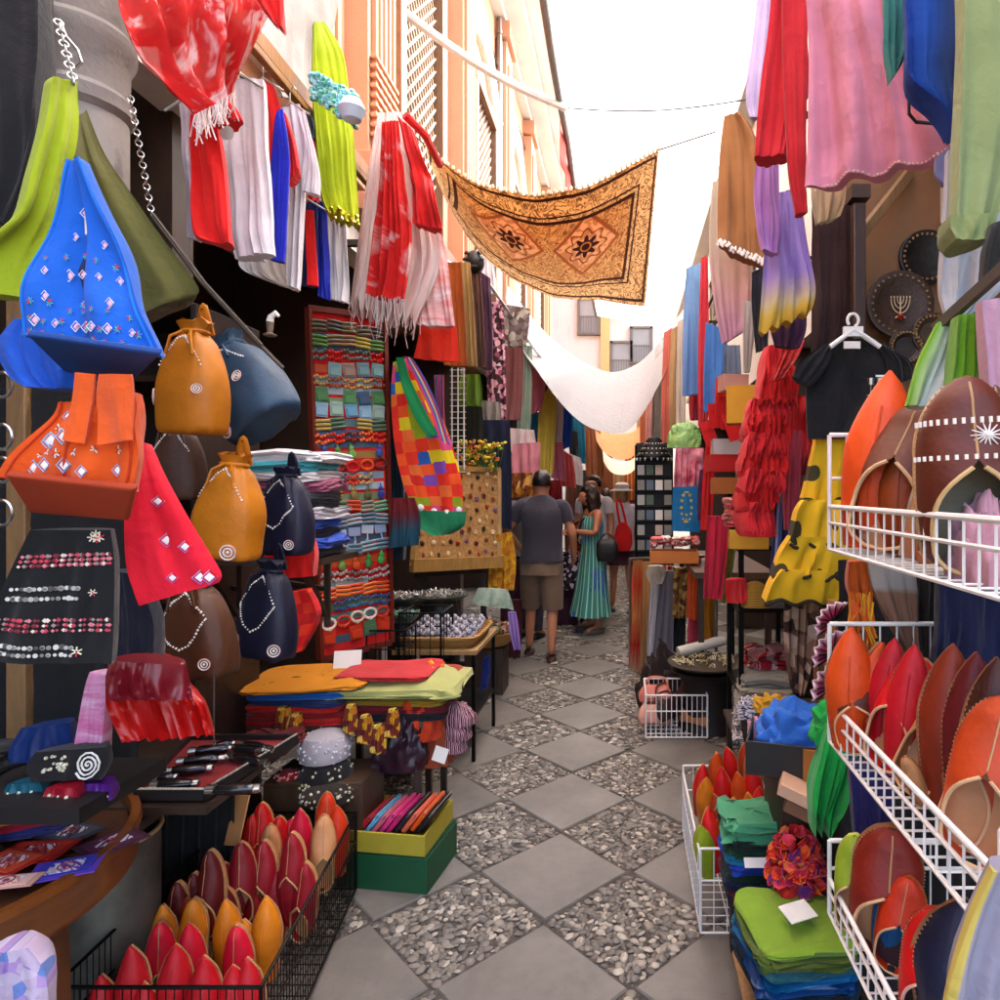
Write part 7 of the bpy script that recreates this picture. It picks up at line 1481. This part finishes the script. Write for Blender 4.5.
o, s = hang('paper_bag', 'bright red paper bag standing low by the black stand', 'bag', [(726, 580, 746, 579), (725, 592, 748, 592), (727, 603, 747, 603)], 3.15, plain('#b81410', .6), th=.08, fa=.004)
heap('wicker_stack', 'stack of yellow wicker trays low on the black stand', 'tray', P(755, 606, 3.2), .14, .12, .12, mat('yellow wicker', lambda: ramp(vfr(uv()[2]*26), ['#b8903a', '#6a4a1c']), .8), seed=70, amp=.03)
# jewellery stump, baskets, textiles
t = thing('tree_stump', 'dark round stump table carrying a dish of bone jewellery', 'stump', P(708, 720, 4.35)); c = Vector((P(708, 700, 4.35).x, 4.4, 0))
m = MB(); m.lathe([(.20, 0), (.17, .1), (.16, .26), (.19, .35), (.24, .385), (.25, .40), (.004, .405)], c, 22); m.build('trunk', wood('#241a14'), t)
dish('broad dish of ivory and brass jewellery on the dark stump', 706, 664, 4.3, .25, '#4a4238', isl('ivory', ['#b8b090', '#8a7a4a', '#d8d0b0', '#5a4a2a', '#c8c0a0'], .4))
m = MB(); m.tube([P(678, 652, 4.4), P(724, 640, 4.5)], .035, 12); tag(m.build('paper_roll', plain('#b8b4a8', .8)), 'pale rolled paper lying behind the dish of ivory jewellery', 'roll')
basket('white wire basket of leather purses in front of the dark stump', [(.135, 4.18), (.53, 4.18), (.53, 4.55), (.135, 4.55)], .01, .27, WHW, pitch=.032, tr=.006, wr=.003)
PS = [('pale pink', '#c08a78'), ('dark brown', '#2c1814'), ('tan', '#a87048'), ('rose', '#b86a5a'), ('chestnut', '#5a2c1c'), ('cocoa', '#3c2018')]
for i, (n, c) in enumerate(PS):
    t = thing('leather_purse', '%s leather purse lying in the white wire basket by the stump' % n, 'purse', (0, 0, 0), 'leather purses in the white wire basket'); m = MB(); m.rings(bagbody([(0, .10, .02), (.04, .115, .032), (.10, .10, .025), (.125, .08, .008)], seed=i, n=24)); m.build('purse_body', leather(c), t, keep=True); strap([(-.08, 0, .12), (-.05, -.02, .17), (.05, -.02, .17), (.08, 0, .12)], .014, .005, 'handle', leather(c), t)
    place(t, Matrix.Translation((.20+.12*(i % 3), 4.28+.12*(i//3), .06+.06*(i//3)+.04*(i % 2))) @ Matrix.Rotation(.9*math.sin(i*2), 4, 'Z') @ Matrix.Rotation(-.7, 4, 'X'))
heap('dark_scarf', 'dark brown fur scarf heaped behind the leather purses', 'scarf', (.30, 4.66, .0), .4, .25, .42, cloth('#24150f'), seed=75)
st = [('charcoal patterned', floral('charp', ['#2a2a2e', '#b0a8a4', '#5a5458', '#d0c8c4'], 40)), ('flecked grey', floral('fg', ['#8a8484', '#3a383c', '#c8c0bc'], 46)), ('pale grey', cloth('#8a8678')), ('stone grey', cloth('#97937f')), ('greenish grey', cloth('#86857a'))]
for i, (n, c) in enumerate(st): folded('folded_blanket', '%s folded blanket, %s from the bottom of the grey pile' % (n, ORD[i]), 'blanket', (.66+.02*i, 3.18+.06*i, .40+.05*i), .26, .34, .055, c, yaw=-.15, group='folded blankets in the grey pile', wav=.012)
for i, (n, c) in enumerate((('red and white striped', stripes('rw', ['#a82430', '#c8a8a4', '#b83038'], 34, 0)), ('crimson striped', stripes('rw2', ['#8a1420', '#c89890'], 40, 0)))): folded('folded_blanket', n+' folded blanket on top of the grey pile', 'blanket', (.77, 3.5, .66+.045*i), .24, .2, .045, c, yaw=.1, group='folded blankets in the grey pile', wav=.02)
table('dark timber bench under the pile of grey blankets', (.72, 3.28), .36, .6, .395, DARK, DARK)
hang('bag', 'brown jute bag leaning under the pile of grey blankets', 'bag', [(742, 700, 775, 700), (740, 720, 778, 720), (744, 742, 775, 742)], 2.95, '#3a2c24', th=.12, fa=.01)
heap('handbag', 'white and navy printed pouch by the pile of grey blankets', 'pouch', P(752, 716, 2.75), .14, .1, .08, floral('wn', ['#b8b4b8', '#22263a', '#d0ccd0', '#6a6c80'], 30), seed=77, amp=.1)
# far stalls closing the lane behind the shoppers
ge = 'clothes hung at the far bend of the lane'
G([('rust brown blanket hung across the far bend', (598, 440, 612, 440, 597, 545, 612, 548), 14.2, '#7a4428'), ('sandy blanket beside the rust brown one at the far bend', (612, 462, 626, 462, 611, 548, 626, 548), 14.4, '#a8845c'), ('orange striped blanket at the far bend', (625, 455, 637, 455, 625, 545, 638, 545), 14.0, stripes('orst', ['#c8682c', '#8a3c1c', '#d8a060'], 12, 0)),
   ('red dress hung at the far bend by the sandy blanket', (586, 462, 598, 462, 585, 550, 598, 550), 13.8, '#8a2420'), ('dark green dress hung at the far bend', (576, 470, 587, 470, 575, 552, 587, 552), 13.6, '#2a3a2c'), ('white dress hung at the far bend', (636, 450, 646, 450, 636, 550, 647, 550), 13.2, '#c0b4ac'), ('plum dress at the far bend beside the postcard rack', (630, 500, 642, 500, 629, 556, 642, 556), 11.5, '#4a1c30'),
   ('brown dress at the far bend beside the red one', (566, 480, 577, 480, 565, 560, 577, 560), 12.6, '#5a3020')], ge)
t = thing('far_rail', 'timber rail across the far bend carrying the striped blankets', 'rail', (-.3, 14.3, 0))
m = MB(); m.bar((-1.6, 14.4, 2.62), (1.0, 14.4, 2.72), .04, .05); m.build('beam', BROWN, t)
for x in (-1.55, .95): m = MB(); m.box((x, 14.45, 1.34), (.06, .06, 2.68)); m.build('post', BROWN, t)
obox('low red goods crate at the far bend under the hanging clothes', 'goods_crate', 'crate', (-.5, 14.2, 0), 1.4, .5, .55, wood('#5a3424'), th=.03)
obox('low dark goods crate at the far bend by the postcard rack', 'goods_crate', 'crate', (.55, 12.2, 0), .7, .5, .6, wood('#3a2a22'), th=.03)
# ================================================================ PEOPLE
SKIN = mat('skin', '#b57a5c', .5, .06, 20, 80, .1, .002); SKIN2 = mat('skin2', '#a86c4e', .5, .06, 20)
def body(par, J, E, m):
    """one continuous skinned body. J: name -> ((x,y,z), radius or (rx,ry)); E: edges"""
    ks = list(J); me = bpy.data.meshes.new('body'); me.from_pydata([J[k][0] for k in ks], [(ks.index(a), ks.index(b)) for a, b in E], [])
    o = bpy.data.objects.new('body', me); COL.objects.link(o); o.parent = par
    md = o.modifiers.new('skin', 'SKIN'); md.use_smooth_shade = True
    for i, k in enumerate(ks):
        r = J[k][1]; me.skin_vertices[0].data[i].radius = r if isinstance(r, tuple) else (r, r); me.skin_vertices[0].data[i].use_root = (k == 'pelvis')
    sb = o.modifiers.new('sub', 'SUBSURF'); sb.levels = 2; sb.render_levels = 2; me.materials.append(m); return o
def loft(par, name, m, rings, n=24, folds=0, fa=.01, keepu=True):
    """rings: (cx,cy,z,rx,ry)"""
    mb = MB(); K = 18; rg = []
    for i in range(K+1):
        cx, cy, z, rx, ry = poly(rings, i/K); rg.append([(cx+math.cos(TAU*j/n)*rx*(1+fa/rx*math.sin(folds*TAU*j/n+i*.2)*(i/K if 0 else 1-i/K)), cy+math.sin(TAU*j/n)*ry*(1+fa/rx*math.sin(folds*TAU*j/n+i*.2)*(1-i/K)), z+.006*noise.noise((j*.5, i*.7, rx*9))) for j in range(n)])
    mb.rings(rg); return mb.build(name, m, par, keep=True, sharp=70)
def limb(par, name, m, pts, rs):
    K = 12; mb = MB(); pt = [Vector(poly([tuple(p) for p in pts], i/K)) for i in range(K+1)]; rr = [poly([(r,) for r in rs], i/K)[0] for i in range(K+1)]
    mb.tube(pt, rr, 14); return mb.build(name, m, par, keep=True, sharp=70)
def hair(par, c, r, m, drop=0, seed=0, curly=.06):
    mb = MB(); rg = []; n = 24; K = 14
    for i in range(K+1):
        v = i/K; th = PI*(1-v)*.62 if not drop else PI*(1-v)*.75; q = []
        for j in range(n):
            a = TAU*j/n; d = Vector((math.sin(th)*math.cos(a), math.sin(th)*math.sin(a), math.cos(th)))
            k = 1+curly*noise.noise(d*3+Vector((seed, 0, 0)))*2+curly*noise.noise(d*8+Vector((seed, 0, 0)))*1.5
            face = max(0, d.y)*.30*(1-max(0, d.z))   # recedes over the face (local +y)
            q.append(Vector(c)+Vector((d.x*r[0]*k, d.y*r[1]*k*(1-face), d.z*r[2]*k-(drop*(1-v)**2 if d.y < .4 else 0))))
        rg.append(q)
    mb.rings(rg); return mb.build('hair', m, par, keep=True, sharp=70)
def hand(J, E, w, d, side):
    """palm with four fingers and a thumb, slightly curled, hung from joint w along d"""
    p = Vector(J[w][0]); d = Vector(d).normalized(); s = d.orthogonal().normalized(); u = d.cross(s)
    pn = w+'_palm'; J[pn] = (tuple(p+d*.06), (.030, .016)); E.append((w, pn))
    for k, (o, l) in enumerate(((-.026, .062), (-.009, .072), (.009, .068), (.025, .055))):
        a, b = '%s_f%da' % (w, k), '%s_f%db' % (w, k); J[a] = (tuple(p+d*(.10)+s*o*1.1), .0095); J[b] = (tuple(p+d*(.10+l*.8)+s*o*1.2+u*.02), .0075); E += [(pn, a), (a, b)]
    a = w+'_th'; J[a] = (tuple(p+d*.075+s*.045*side+u*.012), .010); E.append((pn, a))
def person(label, loc, yaw, h=1.75, arms=None, legs=None, skin=SKIN, head_tilt=0, female=False):
    t = thing('person', label, 'person', loc); s = h/1.75; t.rotation_euler = (0, 0, yaw); t.scale = (s, s, s)
    sh = .17 if female else .195
    J = {'pelvis': ((0, 0, .95), (.135, .10)), 'waist': ((0, .0, 1.10), (.125, .09)), 'chest': ((0, -.01, 1.30), (.15, .105)), 'clav': ((0, 0, 1.44), (.10, .07)), 'neck': ((0, .015, 1.52), .052), 'head': ((0, .03+head_tilt*.4, 1.62), (.072, .085)), 'crown': ((0, .02+head_tilt*.6, 1.70), (.066, .078)), 'nose': ((0, .125+head_tilt*.5, 1.615-head_tilt*.2), .012), 'ear_l': ((-.078, .02+head_tilt*.4, 1.62), .014), 'ear_r': ((.078, .02+head_tilt*.4, 1.62), .014)}
    E = [('pelvis', 'waist'), ('waist', 'chest'), ('chest', 'clav'), ('clav', 'neck'), ('neck', 'head'), ('head', 'crown'), ('head', 'nose'), ('head', 'ear_l'), ('head', 'ear_r')]
    A = arms or {}; Lg = legs or {}
    for k, sg in (('l', -1), ('r', 1)):
        a = A.get(k, ((sg*.25, -.01, 1.18), (sg*.27, .06, .93))); J['sh_'+k] = ((sg*sh, 0, 1.42), .058); J['el_'+k] = (a[0], .042); J['wr_'+k] = (a[1], .030)
        E += [('clav', 'sh_'+k), ('sh_'+k, 'el_'+k), ('el_'+k, 'wr_'+k)]; hand(J, E, 'wr_'+k, Vector(a[1])-Vector(a[0]), -sg)
        l = Lg.get(k, ((sg*.10, .02, .50), (sg*.105, -.02, .09))); J['hip_'+k] = ((sg*.09, 0, .88), .085); J['kn_'+k] = (l[0], .056); J['cf_'+k] = (tuple(lerp(l[0][i], l[1][i], .35)-(.02 if i == 1 else 0) for i in range(3)), .055); J['an_'+k] = (l[1], .036); f = l[1]; J['toe_'+k] = ((f[0]+sg*.02, f[1]+.15, f[2]-.055), (.036, .022))
        E += [('pelvis', 'hip_'+k), ('hip_'+k, 'kn_'+k), ('kn_'+k, 'cf_'+k), ('cf_'+k, 'an_'+k), ('an_'+k, 'toe_'+k)]
    body(t, J, E, skin); return t, J
def shirt_on(t, J, m, sleeve=.55, hem=.93, long=False, w=1.):
    loft(t, 'shirt', m, [(0, 0, hem, .208*w, .158), (0, 0, 1.08, .185*w, .14), (0, -.01, 1.25, .19*w, .14), (0, -.01, 1.38, .20*w, .13), (0, 0, 1.45, .175*w, .105), (0, .005, 1.50, .115, .085), (0, .01, 1.535, .066, .066)], folds=5, fa=.008)
    for k in 'lr':
        a, b, c = Vector(J['sh_'+k][0]), Vector(J['el_'+k][0]), Vector(J['wr_'+k][0]); inn = a+Vector((-.07 if a.x > 0 else .07, 0, .0))
        if long: limb(t, 'sleeve', m, [inn, a, b, b.lerp(c, .9)], [.06, .07, .058, .045])
        else: limb(t, 'sleeve', m, [inn, a, a.lerp(b, sleeve)], [.06, .07, .064])
def shoes_on(t, J, m, hgt=.05):
    for k in 'lr':
        a = Vector(J['an_'+k][0]); mb = MB(); mb.rings([[(a.x+math.cos(q)*.05*w, a.y+.05+math.sin(q)*.135*w, z) for q in [TAU*j/18 for j in range(18)]] for z, w in ((.0, .95), (.012, 1.02), (hgt*.6, .98), (hgt, .75))]); mb.build('shoe', m, t, keep=True)
DKH = mat('dark hair', '#1c120c', .5, .3, 30, 90, .6, .006); BRH = mat('brown hair', '#2e1a10', .5, .3, 30, 90, .6, .006)
# man in charcoal t-shirt and khaki shorts, seen from behind
t, J = person('person in charcoal t-shirt and khaki shorts seen from behind in the lane', (P(541, 658, 6.1).x, 6.15, 0), R(4), 1.77, arms={'l': ((-.33, .02, 1.20), (-.22, .22, 1.02)), 'r': ((.29, -.02, 1.17), (.30, .14, .97))}, legs={'l': ((-.11, .14, .50), (-.13, .20, .09)), 'r': ((.10, .02, .49), (.09, -.06, .09))})
shirt_on(t, J, cloth('#3a363e'), hem=.92)
loft(t, 'shorts', cloth('#7a6450'), [(0, .0, .80, .20, .15), (0, 0, .90, .195, .145), (0, 0, 1.0, .175, .13)], folds=4, fa=.006)
for k, sg in (('l', -1), ('r', 1)): a, b = Vector(J['hip_'+k][0]), Vector(J['kn_'+k][0]); limb(t, 'trouser_leg', cloth('#7a6450'), [a+Vector((0, 0, .02)), a.lerp(b, .5), b+Vector((0, 0, -.02))], [.112, .108, .10])
mb = MB(); mb.rings([[(math.cos(q)*.178, math.sin(q)*.135, z) for q in [TAU*j/24 for j in range(24)]] for z in (.955, .995)], cap=False); mb.build('belt', leather('#1c1410'), t, keep=True)
hair(t, (0, -.002, 1.66), (.086, .102, .108), DKH, 0, 1, .07); shoes_on(t, J, leather('#3a241a'), .03)
# another man just beyond
t, J = person('person with short dark hair half hidden beyond the charcoal t-shirt', (P(528, 640, 7.0).x, 7.05, 0), R(-20), 1.74); shirt_on(t, J, cloth('#8a8480'), hem=.9)
loft(t, 'trousers', cloth('#2a2a34'), [(0, 0, .80, .18, .14), (0, 0, 1.0, .17, .13)], folds=3, fa=.004)
for k in 'lr': a, b, c = (Vector(J[q+k][0]) for q in ('hip_', 'kn_', 'an_')); limb(t, 'trouser_leg', cloth('#2a2a34'), [a, b, c], [.10, .08, .065])
hair(t, (0, .0, 1.655), (.088, .10, .105), DKH, 0, 3); shoes_on(t, J, leather('#1c1614'))
# woman in a green striped dress, head bent, holding a camera bag
t, J = person('person in long green striped dress with loose dark hair looking down at hands', (P(592, 632, 7.3).x, 7.3, 0), R(118), 1.64, arms={'l': ((-.22, .06, 1.20), (-.05, .24, 1.22)), 'r': ((.24, .04, 1.18), (.08, .26, 1.20))}, head_tilt=.12, female=True, skin=SKIN2)
GD = mat('green dress', lambda: mixc(vabs(vsin(uv()[1]*TAU*11)) > .93, mixc(nz(3, det=2) > .56, '#3a7a6e', '#2c5a8a'), '#9ac0a8'), .9, .1, 9, 120, .3, .002)
loft(t, 'dress', GD, [(0, .02, .22, .27, .24), (0, .01, .5, .225, .19), (0, 0, .85, .185, .15), (0, 0, 1.08, .145, .12), (0, 0, 1.28, .165, .13), (0, .0, 1.40, .14, .10)], folds=9, fa=.016, n=60)
hair(t, (0, .03, 1.645), (.13, .135, .13), BRH, .16, 5, .10); shoes_on(t, J, plain('#4a4238'), .07)
mb = MB(); mb.tube([(-.1, .0, 1.46), (.0, .13, 1.35), (.14, .14, 1.1), (.2, .05, 1.0)], .012, 6); mb.build('bag_strap', leather('#141010'), t, keep=True)
o = thing('camera_bag', 'black shoulder bag at the hip of the green dressed person', 'bag', P(607, 548, 7.15)); mb = MB(); mb.rings(bagbody([(-.14, .10, .05), (-.05, .12, .065), (.05, .115, .06), (.10, .08, .03)], seed=3)); mb.build('bag_body', leather('#16110f'), o, keep=True); strap([(-.09, 0, .08), (0, .0, .16), (.09, 0, .08)], .02, .008, 'handle', leather('#16110f'), o)
# man behind her in a white shirt
t, J = person('person with cropped dark hair and white shirt behind the green dress', (P(594, 618, 8.2).x, 8.25, 0), R(150), 1.78, head_tilt=.08); shirt_on(t, J, cloth('#d0c8c8'), hem=.9)
loft(t, 'trousers', cloth('#5a4a40'), [(0, 0, .80, .18, .14), (0, 0, 1.0, .17, .13)], folds=3, fa=.004)
for k in 'lr': a, b, c = (Vector(J[q+k][0]) for q in ('hip_', 'kn_', 'an_')); limb(t, 'trouser_leg', cloth('#5a4a40'), [a, b, c], [.10, .08, .065])
hair(t, (0, .0, 1.655), (.088, .10, .105), DKH, 0, 8); shoes_on(t, J, leather('#2a1c16'))
# person in white with sun hat and red bag
t, J = person('person in white top and sun hat carrying a red shoulder bag', (P(622, 612, 8.4).x, 8.5, 0), R(15), 1.66, arms={'l': ((-.25, .02, 1.2), (-.20, .18, 1.02))}, female=True, legs={'l': ((-.09, .12, .50), (-.10, .14, .10)), 'r': ((.09, -.04, .50), (.09, -.2, .12))}); shirt_on(t, J, cloth('#d8ccd0'), hem=.86, w=.92)
loft(t, 'shorts', cloth('#4a2430'), [(0, 0, .66, .20, .16), (0, 0, .8, .19, .15), (0, 0, .96, .16, .12)], folds=6, fa=.01); hair(t, (0, .0, 1.655), (.088, .10, .105), mat('fair hair', '#8a6a48', .5, .3, 30), .08, 9)
mb = MB(); mb.lathe([(.16, 1.675), (.155, 1.69), (.10, 1.70), (.10, 1.76), (.06, 1.79), (.003, 1.795)], (0, .01, 0), 24); mb.build('sun_hat', cloth('#d8d0c8'), t, keep=True); shoes_on(t, J, leather('#3a2c24'), .04)
o = thing('red_bag', 'bright red shoulder bag hanging at the side of the white topped person', 'bag', P(623, 535, 8.25)); mb = MB(); mb.rings(bagbody([(-.2, .09, .05), (-.1, .12, .07), (.06, .10, .05), (.16, .04, .02)], seed=9)); mb.build('bag_body', cloth('#c8201c'), o, keep=True); strap([(-.04, 0, .14), (-.08, .02, .40), (-.03, .05, .42), (.04, 0, .14)], .03, .008, 'strap', cloth('#c8201c'), o)
t, J = person('person in wine red dress walking beyond the sun hat', (P(606, 600, 10).x, 10.2, 0), R(0), 1.62, female=True); loft(t, 'dress', cloth('#7a2838'), [(0, 0, .5, .23, .2), (0, 0, .9, .18, .15), (0, 0, 1.1, .15, .12), (0, 0, 1.3, .17, .13), (0, 0, 1.42, .13, .1)], folds=7, fa=.012); hair(t, (0, 0, 1.655), (.09, .105, .105), BRH, .1, 11); shoes_on(t, J, leather('#2a1c16'))
